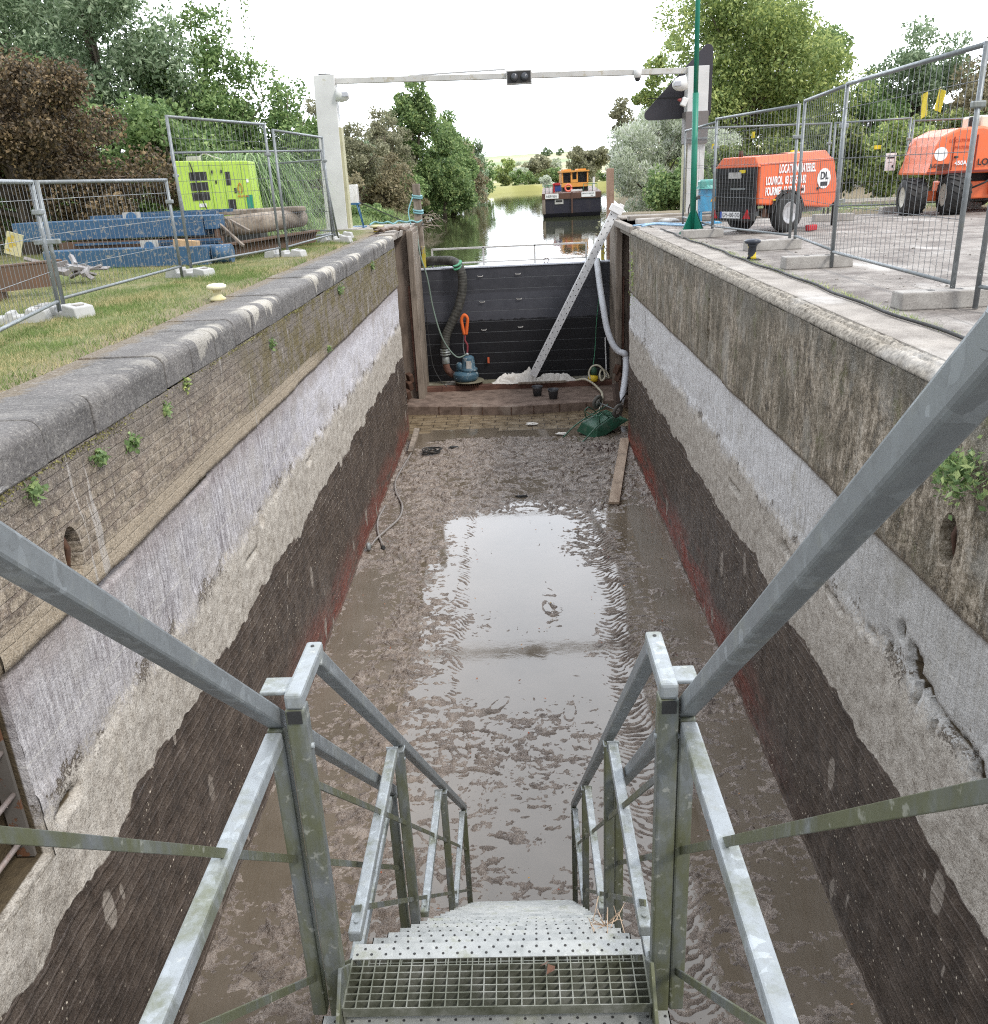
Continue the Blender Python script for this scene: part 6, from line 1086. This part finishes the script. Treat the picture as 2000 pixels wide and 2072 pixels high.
m = M(); rr = random.Random(77)
for k in range(420):
    x, y = rr.uniform(3.0, 11.0), 4.5 + 15.5 * rr.random(); q = rr.uniform(.008, .03); m.box((x, y, GZ + q * .25), (q, q * rr.uniform(.6, 1.4), q * .6), rotm(rr.uniform(-.4, .4), rr.uniform(-.4, .4), rr.uniform(0, 3)))
tag(m.build('gravel', m_concrete('loose gravel', (.16, .14, .12), (.44, .41, .38), 20, False), fix=False), kind='stuff')
# ================================================================ vegetation
BARK = m_timber('grey brown bark', (.09, .07, .055), (.22, .18, .14), (4, 4, 1), .9)
LM_ = {
 'copper': leafmat('copper leaves', (.028, .024, .014), (.062, .044, .024), (.17, .115, .05), .25),
 'willowdark': leafmat('blue green leaves', (.05, .085, .04), (.115, .165, .085), (.27, .32, .21), .4),
 'mid': leafmat('mid green leaves', (.04, .08, .022), (.095, .155, .045), (.21, .28, .09), .4),
 'olive': leafmat('olive leaves', (.07, .075, .04), (.14, .14, .08), (.24, .23, .14), .35),
 'fresh': leafmat('fresh green leaves', (.05, .09, .03), (.10, .16, .05), (.23, .28, .09), .4),
 'yellow': leafmat('yellow green leaves', (.07, .11, .03), (.14, .19, .05), (.31, .34, .09), .45),
 'silver': leafmat('silver willow leaves', (.13, .16, .09), (.30, .35, .24), (.58, .62, .50), .35),
 'dark': leafmat('dark hedge leaves', (.025, .04, .012), (.07, .10, .025), (.19, .21, .05), .25),
 'grassy': leafmat('drooping blade leaves', (.06, .11, .035), (.12, .20, .07), (.25, .33, .14), .3),
 'rust': leafmat('reddish brown leaves', (.07, .065, .032), (.13, .115, .06), (.22, .18, .10), .35)}
def leaves(C, D, L, Wd, rs, fold=.25):
    """C centres, D unit directions, L length, Wd width -> kite quads"""
    n = len(C); r = rs.normal(size=(n, 3)); S_ = np.cross(D, r); S_ /= np.linalg.norm(S_, axis=1)[:, None] + 1e-9
    L = L[:, None]; Wd = Wd[:, None]; N = np.cross(D, S_)
    V = np.stack([C - D * L * .5, C + S_ * Wd * .5 + N * Wd * fold, C + D * L * .5, C - S_ * Wd * .5 + N * Wd * fold], 1).reshape(-1, 3)
    return V, np.arange(n * 4).reshape(n, 4)
def tree(name, label, cat, x, y, z0, top, rx, ry, leaf, n=12000, ls=(.16, .10), seed=0, cz=.25, clumps=60, droop=0., trunk=.14, group=None, spread=.22, shoots=None, pw=1.0, updir=0., lean=(0, 0)):
    rs = np.random.RandomState(seed); H = top - z0; zc0 = z0 + H * cz; t = thing(name, label, cat, (x, y, z0), 0, group)
    # clump centres inside an uneven crown
    P = []
    while len(P) < clumps:
        q = rs.uniform(-1, 1, 3); r = np.linalg.norm(q)
        a = math.atan2(q[1], q[0]); lim = .72 + .30 * math.sin(a * 2 + seed) * math.cos(q[2] * 3 + seed * 1.7) + .16 * math.sin(a * 5 + q[2] * 6 + seed)
        if r < lim and r > .25 * rs.rand(): P.append(q)
    P = np.array(P); hz = (zc0 + top) / 2; hh = (top - zc0) / 2
    Cc = np.stack([x + P[:, 0] * rx + lean[0] * P[:, 2], y + P[:, 1] * ry + lean[1] * P[:, 2], hz + P[:, 2] * hh * pw], 1)
    cs = spread * min(rx, hh) * rs.uniform(.6, 1.35, clumps) + .05
    k = rs.randint(0, clumps, n); off = rs.normal(size=(n, 3)); off /= np.linalg.norm(off, axis=1)[:, None]; off *= rs.uniform(.25, 1., (n, 1)) ** .5 * 1.15
    off[:, 2] *= .75; C = Cc[k] + off * cs[k][:, None]; D = rs.normal(size=(n, 3)); D[:, 2] += updir - droop * 1.5; D += off * .8; D /= np.linalg.norm(D, axis=1)[:, None]
    if droop: C[:, 2] -= droop * rs.rand(n) * cs[k] * 1.2
    sz = rs.uniform(.6, 1.25, n)
    if shoots:
        ex = []; ed = []
        for (sx, sy, sz0, sz1) in shoots:
            m_ = 60; u = rs.rand(m_); q = np.stack([x + sx + (u * .25 * math.sin(sx * 9)) + rs.normal(size=m_) * .045, y + sy + rs.normal(size=m_) * .05, sz0 + u * (sz1 - sz0)], 1); ex.append(q)
            d = rs.normal(size=(m_, 3)); d[:, 2] += .8; ed.append(d / np.linalg.norm(d, axis=1)[:, None])
        e = np.concatenate(ex); C = np.concatenate([C, e]); D = np.concatenate([D, np.concatenate(ed)]); sz = np.concatenate([sz, np.full(len(e), .75)])
    keep = C[:, 2] > z0 - .0; C, D, sz = C[keep], D[keep], sz[keep]
    V, F = leaves(C, D, ls[0] * sz, ls[1] * sz, rs); V = V - np.array([x, y, z0]); npmesh('crown', V, F, LM_[leaf], t, smooth=False)
    m = M(); tx = x + .1 * math.sin(seed); fork = z0 + H * max(cz, .18)
    m.tube([(x, y, z0 - .1), (tx, y, (z0 + fork) / 2), (x + .05, y, fork), (x, y, hz + hh * .45)], [trunk * 1.3, trunk, trunk * .8, trunk * .18], 8)
    for q in Cc[::max(1, clumps // 16)]:
        a = Vector((x, y, fork + (hz - fork) * .5 * rs.rand())); b = Vector(q); mid = (a + b) / 2 + Vector((rs.uniform(-.2, .2), rs.uniform(-.2, .2), .15 * H * .3)); m.tube([a, mid, b], [trunk * .45, trunk * .26, trunk * .07], 5)
    if shoots:
        for (sx, sy, a0, a1) in shoots: m.tube([(x + sx * .6, y + sy, a0 - 1.0), (x + sx, y + sy, a0), (x + sx + .25 * math.sin(sx * 9), y + sy, a1)], [.02, .012, .004], 4)
    m.build('trunk', BARK, t, fix=False); return t
gL = 'trees behind the left lawn'
tree('tree', 'copper leaved tree with large brown leaves at the left edge', 'tree', -10.6, 19.8, GZ, 3.0, 3.7, 2.4, 'copper', 56000, (.088, .07), 1, .02, 100, .35, .16, gL, .20)
tree('tree', 'tall blue green tree filling the upper left corner', 'tree', -15.6, 30, GZ, 9.8, 4.4, 3.5, 'willowdark', 34000, (.20, .08), 2, .02, 110, .2, .22, gL, .2)
tree('tree', 'tall grey green tree right of the upper left corner, behind the copper tree', 'tree', -11.6, 27.5, GZ, 8.0, 2.9, 2.5, 'willowdark', 30000, (.17, .08), 3, .0, 100, .2, .18, gL, .2)
tree('tree', 'green tree with long thin shoots rising above it behind the generator', 'tree', -9.3, 28.5, GZ, 4.9, 2.2, 1.9, 'mid', 22000, (.15, .085), 4, .02, 80, .1, .14, gL, .22,
     shoots=[(.1, 0, 3.0, 6.0), (.5, .1, 3.0, 5.3), (.95, 0, 2.9, 5.9), (1.35, .1, 2.9, 5.5), (1.75, 0, 2.6, 5.7), (2.0, .1, 2.4, 5.2), (-.4, 0, 3.4, 5.4), (-.9, .1, 3.5, 6.4), (.75, .2, 3, 4.9)])
tree('tree', 'rounded green tree just left of the white gantry post', 'tree', -7.4, 29.5, GZ, 3.1, 1.8, 1.6, 'mid', 17000, (.14, .08), 5, .02, 70, .1, .12, gL, .24, shoots=[(.4, 0, 2.3, 3.4), (.9, 0, 1.9, 2.8)])
tree('tree', 'dark green tree low behind the copper tree', 'tree', -13.2, 23.5, GZ, 3.3, 3.2, 2., 'mid', 11000, (.20, .11), 16, .0, 70, .1, .14, gL, .25)
tree('tree', 'dense green tree between the copper tree and the generator', 'tree', -9.0, 24.0, GZ, 2.3, 1.8, 1.4, 'mid', 9000, (.17, .10), 17, .0, 60, .1, .12, gL, .25)
# weeping bush: arching blades
rs = np.random.RandomState(77); t = thing('weeping_bush', 'pale green weeping bush behind the tall left fence panels', 'bush', (-6.1, 21.9, GZ)); Vv = []; Ff = []; nb = 2600
for k in range(nb):
    a = rs.uniform(0, 6.283); R0 = rs.rand() ** .5 * .8; c = np.array([-6.1 + R0 * 1.3 * math.cos(a), 21.9 + R0 * .8 * math.sin(a), GZ + rs.uniform(.3, 1.9)]); a2 = a + rs.normal() * .6; ln = rs.uniform(.5, 1.1); w = .016; b = len(Vv)
    for i in range(5):
        u = i / 4; p = c + np.array([math.cos(a2) * ln * u, math.sin(a2) * ln * u * .7, .45 * ln * u - 1.15 * ln * u * u]); wd = w * (1 - .85 * u); Vv += [p + np.array([-math.sin(a2) * wd, math.cos(a2) * wd, 0]), p - np.array([-math.sin(a2) * wd, math.cos(a2) * wd, 0])]
    for i in range(4): Ff.append((b + 2 * i, b + 2 * i + 1, b + 2 * i + 3, b + 2 * i + 2))
Vv = np.array(Vv); Vv[:, 2] = np.maximum(Vv[:, 2], GZ + .01); npmesh('foliage', Vv - np.array([-6.1, 21.9, GZ]), np.array(Ff), LM_['grassy'], t, smooth=False)
gC = 'trees along the left canal bank'
tree('tree', 'thin olive tree just right of the white gantry post', 'tree', -9.2, 43, -1.6, 4.0, 1.4, 1.3, 'olive', 9500, (.14, .08), 21, .1, 45, 0, .10, gC, .22)
tree('tree', 'sparse pale olive tree between the gantry post and the tall green tree', 'tree', -7.6, 46, -1.7, 3.4, 1.5, 1.3, 'olive', 8500, (.14, .08), 22, .05, 45, 0, .10, gC, .22)
tree('tree', 'slim upright olive tree touching the gantry beam from below', 'tree', -6.6, 50, -1.8, 4.2, .85, .9, 'olive', 6000, (.14, .08), 23, .1, 40, 0, .09, gC, .25)
tree('tree', 'low brownish bush tree above the green bank behind the control box', 'tree', -8.3, 40, -1.8, 1.2, 1.7, 1.5, 'rust', 8000, (.16, .10), 24, .0, 60, .1, .09, gC, .24)
tree('tree', 'brown olive bush leaning over the water beyond the left mooring post', 'tree', -6.4, 47, -2.3, 1.3, 1.5, 1.5, 'rust', 7000, (.17, .10), 25, .0, 55, .2, .09, gC, .24)
tree('tree', 'tallest fresh green tree on the left canal bank', 'tree', -5.9, 58, -2.3, 5.6, 2.2, 2.2, 'fresh', 26000, (.20, .13), 26, .0, 80, .15, .18, gC, .22)
tree('tree', 'green tree with a stepped top to the right of the tallest bank tree', 'tree', -4.1, 64, -2.4, 4.4, 1.9, 2.0, 'mid', 20000, (.19, .12), 27, .0, 70, .15, .15, gC, .22)
tree('tree', 'yellow green low tree hanging over the left water edge', 'tree', -4.4, 60, -2.4, 1.7, 2.2, 1.6, 'fresh', 9000, (.22, .14), 28, .0, 60, .3, .12, gC, .24)
tree('tree', 'brownish green tree at the far end of the left bank', 'tree', -4.6, 84, -2.4, 3.4, 2.6, 2.2, 'rust', 9000, (.26, .17), 29, .0, 60, .2, .12, gC, .24)
tree('tree', 'small dark tree where the left bank meets the far water', 'tree', -3.4, 112, -2.4, 1.9, 2.4, 2.4, 'mid', 6000, (.30, .2), 30, .0, 50, .2, .12, gC, .24)
tree('bush', 'leafy green bush on the bank slope beside the left mooring post', 'bush', -5.2, 33, -1.75, -.70, 1.15, 1.5, 'fresh', 6000, (.10, .06), 31, .0, 50, 0, .02, 'bushes on the near left bank', .3)
tree('bush', 'taller leafy bush on the bank right behind the control box', 'bush', -6.8, 34.5, -1.45, -.25, 1.2, 1.3, 'fresh', 5200, (.11, .07), 32, .0, 50, 0, .02, 'bushes on the near left bank', .3)
tree('tree', 'grey green tree filling the bank behind the low brown bushes', 'tree', -9.0, 52, -1.8, 3.0, 2.2, 1.8, 'willowdark', 12000, (.17, .10), 33, .0, 70, .05, .12, gC, .24)
tree('tree', 'olive grey tree between the pale tree and the tallest green tree', 'tree', -7.4, 55, -1.9, 4.2, 1.7, 1.7, 'olive', 11000, (.16, .09), 34, .0, 70, .1, .11, gC, .24)
tree('tree', 'dense dark low tree above the bare brushwood', 'tree', -6.6, 52, -2.4, 1.0, 1.9, 1.5, 'mid', 9000, (.16, .10), 35, .0, 60, .25, .1, gC, .26)
tree('tree', 'rounded green tree closing the left bank before the far end', 'tree', -4.6, 73, -2.4, 3.6, 2.2, 2.0, 'mid', 12000, (.22, .14), 36, .0, 60, .2, .12, gC, .24)
tree('tree', 'wispy grey tree whose thin top rises at the far left bank', 'tree', -3.9, 95, -2.4, 3.9, 1.9, 2.0, 'willowdark', 8000, (.24, .14), 37, .0, 60, .2, .12, gC, .24)
for k in range(7): tree('bush', ('low olive bush under the thin gantry side trees', 'low green bush under the pale olive tree', 'low brown bush between the canal bank trunks', 'low green bush at the foot of the tallest bank tree', 'low dark bush over the water under the stepped tree', 'low olive bush over the water further along the bank', 'low green bush at the far water edge of the left bank')[k], 'bush', (-9.5, -8.1, -7.0, -6.0, -4.9, -5.0, -4.2)[k], (46, 50, 57, 62, 68, 80, 100)[k], -2.45, (-.2, -.1, .0, .2, .3, .5, .3)[k], 1.7, 1.4, ('olive', 'mid', 'rust', 'mid', 'dark', 'olive', 'mid')[k], 4500, (.2, .13), 120 + k, 0, 45, .15, .05, 'low bushes along the left canal bank', .3)
# dead brushwood at the water edge
m = M(); rr = random.Random(3)
for k in range(70): a = (-5.2 + rr.uniform(-1.3, 1.0), 45 + rr.uniform(-4, 5), -2.2 + rr.uniform(0, .5)); b = (a[0] + rr.uniform(-.6, 1.2), a[1] + rr.uniform(-1, 1), WATER - .05 + rr.uniform(0, .4)); m.tube([a, ((a[0] + b[0]) / 2, (a[1] + b[1]) / 2, max(a[2], b[2]) + rr.uniform(0, .15)), b], [.025, .018, .008], 4)
tag(m.build('brushwood', paint('bare twigs', (.26, .21, .17), .9), fix=False), 'tangle of bare brown branches dipping into the water on the left', 'branches', kind='stuff')
gF = 'far trees across the canal'
tree('tree', 'far dark round tree in the middle of the horizon', 'tree', 5.0, 172, -2, 3.7, 2.9, 2.4, 'olive', 5000, (.42, .32), 41, .0, 50, 0, .2, gF, .26)
tree('tree', 'far large dark round tree behind the barge cabin', 'tree', 12.2, 152, -2, 4.2, 3.4, 3, 'olive', 6500, (.42, .32), 42, .0, 60, 0, .2, gF, .26)
tree('tree', 'far pale silver tree left of the dark round one', 'tree', 1.6, 168, -2, 1.9, 1.7, 1.5, 'silver', 2600, (.36, .26), 43, .0, 40, 0, .2, gF, .26)
tree('tree', 'far pale silver tree between the two dark round ones', 'tree', 8.6, 180, -2, 3.0, 1.8, 1.5, 'silver', 2600, (.36, .26), 44, .0, 40, 0, .2, gF, .26)
tree('tree', 'far yellowish tree at the left end of the horizon gap', 'tree', -.6, 175, -2, 3.1, 2.4, 2, 'yellow', 3200, (.4, .3), 45, .0, 40, 0, .2, gF, .26)
for k in range(9): tree('bush', 'far green hedge bush on the field edge behind the canal', 'bush', -1.0 + k * 2.1, 156 + (k % 3), -2.1, .55 + .3 * math.sin(k * 2.1), 1.4, 1.2, ('dark', 'mid', 'fresh')[k % 3], 1500, (.30, .2), 50 + k, .0, 24, 0, .06, 'far hedge bushes across the canal', .32)
tree('bush', 'small pale green bush left of the barge on the far shore', 'bush', 4.6, 120, -2.1, -.1, 1.1, 1, 'silver', 1800, (.2, .14), 60, 0, 24, 0, .05, None, .3)
for (x, tp, lab) in ((15.5, 12.4, 'tiny blue green tree on the distant hilltop'), (17.2, 11.2, 'tiny lower tree beside the hilltop one'), (22.2, 11.6, 'tiny lone tree on the right of the distant hilltop')): tree('tree', lab, 'tree', x * 1.12, 470, 6, tp, 1.9, 1.9, 'willowdark', 500, (.8, .6), 61, .2, 14, 0, .2, 'trees on the distant hill', .3)
gR = 'trees on the right side'
tree('willow', 'silver leaved willow bush beside the barge and the right column', 'tree', 5.55, 35.5, -2.1, 2.7, 1.8, 1.6, 'silver', 26000, (.20, .045), 70, .0, 90, -.25, .10, gR, .19, updir=.9)
tree('willow', 'smaller silver willow bush behind the blue cabinet and column', 'tree', 7.3, 33.5, GZ, 1.2, 1.4, 1.2, 'silver', 9000, (.18, .045), 71, .0, 60, 0, .1, gR, .22, updir=.4)
tree('bush', 'bright green leafy shrub at the foot of the silver willow', 'bush', 4.9, 29.0, GZ - .5, .05, .7, .7, 'fresh', 3800, (.12, .09), 72, .0, 40, 0, .03, gR, .3)
tree('bush', 'dark leafy shrub at the foot of the white right column', 'bush', 5.6, 28.5, GZ - .2, .30, .9, .7, 'mid', 4500, (.12, .08), 73, .0, 40, 0, .03, gR, .3)
tree('tree', 'grey leafed tree far behind the silver willow by the water', 'tree', 8.9, 74, -1.6, 5.4, 1.5, 1.5, 'olive', 9000, (.22, .14), 74, .0, 50, 0, .12, gR, .24)
tree('tree', 'yellow green tree rising between the willow and the great tree', 'tree', 10.0, 60, -1.6, 7.6, 1.9, 1.7, 'yellow', 13000, (.22, .14), 75, .0, 50, 0, .12, gR, .24)
tree('tree', 'great yellow green tree behind the orange compressor', 'tree', 10.3, 42, GZ, 8.6, 4.7, 3.4, 'yellow', 60000, (.18, .09), 76, .0, 170, .2, .25, gR, .17)
tree('tree', 'fresh green tree on the right flank of the great tree', 'tree', 13.6, 45, GZ, 6.9, 2.4, 2.2, 'fresh', 20000, (.18, .12), 77, .0, 70, .1, .2, gR, .22)
tree('tree', 'low green tree filling the gap to the right of the great tree', 'tree', 15.4, 41, GZ, 3.1, 2.2, 2, 'mid', 10000, (.2, .12), 78, .0, 70, .1, .16, gR, .24)
tree('tree', 'pale windblown tree below the white sky at the upper right', 'tree', 18.0, 42.5, GZ, 6.0, 2.2, 2, 'willowdark', 14000, (.22, .10), 79, .0, 70, -.1, .16, gR, .22, updir=.3)
tree('tree', 'reddish tinged tree at the far upper right edge', 'tree', 20.6, 40, GZ, 6.0, 2.4, 2, 'rust', 13000, (.2, .11), 80, .0, 70, 0, .16, gR, .24)
tree('tree', 'brown green tree behind the thick right fence post', 'tree', 18.6, 36, GZ, 2.6, 3.0, 1.6, 'rust', 10000, (.18, .11), 82, .0, 70, 0, .16, gR, .24)
for k, (x, y, tp, lf) in enumerate(((7.8, 27.0, .9, 'dark'), (9.3, 27.6, 1.2, 'dark'), (10.8, 27.0, 1.1, 'yellow'), (12.3, 27.4, 1.3, 'dark'), (13.9, 27.2, 1.25, 'dark'), (15.6, 27.6, 1.4, 'rust'), (17.3, 27.8, 1.5, 'dark'), (6.6, 29.0, .6, 'dark'))):
    tree('hedge_bush', ('dark tangled hedge bush directly behind the compressor roof', 'dark hedge bush behind the narrow fence panel', 'yellowish hedge bush over the strip of grass', 'dark hedge bush left of the white notice', 'dark hedge bush behind the orange lift body', 'reddish hedge bush behind the lift boom', 'dark hedge bush at the right edge of the photo', 'low dark hedge bush right of the white column')[k], 'bush', x, y, GZ, tp, 1.15, .9, lf, 7500, (.13, .08), 90 + k, .0, 60, 0, .05, 'hedge bushes behind the far fence', .26)
# grass blades and weeds
def blades(name, n, fx, hgt, wd, mat, label, cat, seed, zf=None):
    rs = np.random.RandomState(seed); x, y = fx(rs, n); z = np.full(n, GZ - .015) if zf is None else zf(x, y); a = rs.uniform(0, 6.283, n); h = hgt * rs.uniform(.4, 1.3, n) * (.5 + fbm(x * 1.2, y * 1.2, 2, 5)); ln = rs.normal(size=(n, 2)) * .5
    b0 = np.stack([x - np.cos(a) * wd, y - np.sin(a) * wd, z], 1); b1 = np.stack([x + np.cos(a) * wd, y + np.sin(a) * wd, z], 1); tp = np.stack([x + ln[:, 0] * h, y + ln[:, 1] * h, z + h], 1)
    V = np.stack([b0, b1, tp], 1).reshape(-1, 3); return tag(npmesh(name, V, np.arange(3 * n).reshape(n, 3), mat, None, False), label, cat, kind='stuff')
g = G('lawn blades'); gi = g.isl(); nz = g.noise(1.3, 5, .65)
c = g.mix(g.step(g.ma('ADD', nz, g.ma('MULTIPLY', gi, .22)), .58, .74), g.ramp(gi, [(0, (.09, .15, .035)), (1, (.22, .31, .09))]), g.ramp(gi, [(0, (.33, .28, .13)), (1, (.56, .49, .27))])); LAWN = g.end(c, .8, trans=.3)
def fx(rs, n):
    y = 2 + 18 * rs.rand(n) ** 1.35; w = rs.rand(n); x = -3.62 - w ** 1.3 * (2.0 + y * .42); k = (rs.rand(n) < .42); x = np.where(k, -3.34 - rs.rand(n) ** .7 * 1.3, x); keep = fbm(x * 1.6, y * 1.6, 3, 71) > .36; x = np.where(keep | (rs.rand(n) < .45), x, -4.3 - rs.rand(n) * 2.5); return x, y
blades('grass', 210000, fx, .065, .004, LAWN, 'short patchy grass growing on the left lawn', 'grass', 5)
blades('grass', 9000, lambda rs, n: (-9 + rs.rand(n) * 4.9, 24.9 + rs.rand(n) * 14), .16, .008, LM_['fresh'], 'taller green grass on the bank behind the control box', 'grass', 6, lambda x, y: np.where(y > 26.2, GZ - .05 - np.clip((x + 4.6 + (y - 26) * .03), 0, 3) * .5, GZ))
blades('grass', 14000, lambda rs, n: (6.5 + rs.rand(n) * 14, 21.3 + rs.rand(n) * 5.5), .12, .010, LM_['fresh'], 'green grass strip behind the right quay fences', 'grass', 7)
blades('weeds', 1500, lambda rs, n: (2.985 + np.abs(rs.normal(size=n)) * .05, 4.5 + np.round(rs.rand(n) * 9) * 1.2 + rs.normal(size=n) * .35), .030, .003, LM_['yellow'], 'small weeds in the joint along the right quay edge', 'weeds', 8, lambda x, y: np.full_like(x, GZ))
def plant(lab, c, r, n, ls, leaf, seed, name='wall_plant', group='plants growing out of the lock walls', out=(0, 0, 0), dz=1.0):
    rs = np.random.RandomState(seed); P = rs.normal(size=(n, 3)) * np.array([r * .45, r, r * .7 * dz]) * .6 + np.array(c) + np.array(out) * r * .4; D = rs.normal(size=(n, 3)); D[:, 2] += .3; D /= np.linalg.norm(D, axis=1)[:, None]
    V, F = leaves(P, D, ls[0] * rs.uniform(.6, 1.3, n), ls[1] * rs.uniform(.6, 1.3, n), rs, .1); return tag(npmesh(name, V, F, LM_[leaf], None, False), lab, 'plant', group)
plant('bushy green fern growing from the right wall above its niche', (2.40, 4.50, -1.60), .17, 420, (.055, .026), 'fresh', 1, out=(-1, 0, 0))
plant('mossy green tuft hanging just above the right wall niche', (2.46, 4.78, -1.80), .07, 120, (.022, .014), 'yellow', 2, dz=1.8)
plant('trailing green vine on the far end of the right wall', (2.46, 18.6, -2.0), .16, 260, (.05, .035), 'yellow', 3, dz=3.2)
for k, (y, z, r, n, lf, lab) in enumerate(((4.45, -1.50, .07, 60, 'fresh', 'broad leaved plant under the coping at the left edge of the photo'), (5.25, -1.56, .07, 70, 'fresh', 'green tuft under the coping, second from the viewer'), (5.75, -1.6, .07, 60, 'mid', 'dark green tuft on the bricks, third from the viewer'), (6.4, -1.54, .06, 60, 'fresh', 'leafy tuft on the bricks above the lime band'), (6.9, -1.46, .05, 40, 'yellow', 'small yellow flowered weed at the coping foot'), (9.5, -1.6, .06, 50, 'mid', 'little tuft on the bricks below the lime runs'), (13.6, -1.52, .09, 90, 'fresh', 'tuft below the coping in the mossy part of the wall'), (17.0, -1.5, .08, 90, 'fresh', 'far tuft below the coping near the gate'), (4.55, -2.23, .03, 18, 'fresh', 'single leaf sprig under the left wall niche'), (12.4, -2.2, .06, 50, 'fresh', 'tuft on the ledge above the white band'))):
    plant(lab, (XL + .05, y, z), r, n, (.05, .03), lf, 10 + k)
rs = np.random.RandomState(9); n = 5200; y = 4 + 16.4 * rs.rand(n); x = XL + .02 + np.abs(rs.normal(size=n)) * .012; z = -1.425 - np.abs(rs.normal(size=n)) * .025 * (fbm(y * 2, y * 0, 3, 4) * 2); D = rs.normal(size=(n, 3)); D /= np.linalg.norm(D, axis=1)[:, None]
V, F = leaves(np.stack([x, y, z], 1), D, np.full(n, .016), np.full(n, .012), rs); tag(npmesh('moss', V, F, leafmat('moss', (.03, .035, .01), (.10, .085, .02), (.2, .2, .05), .1), None, False), 'moss tufts in the joint under the left coping stones', 'moss', kind='stuff')
tree('bush', 'sprig of bare twigs over the barge corner by the right mooring post', 'bush', 3.1, 30, WATER, -1.2, .35, .4, 'olive', 260, (.10, .05), 99, 0, 14, 0, .015, None, .35)
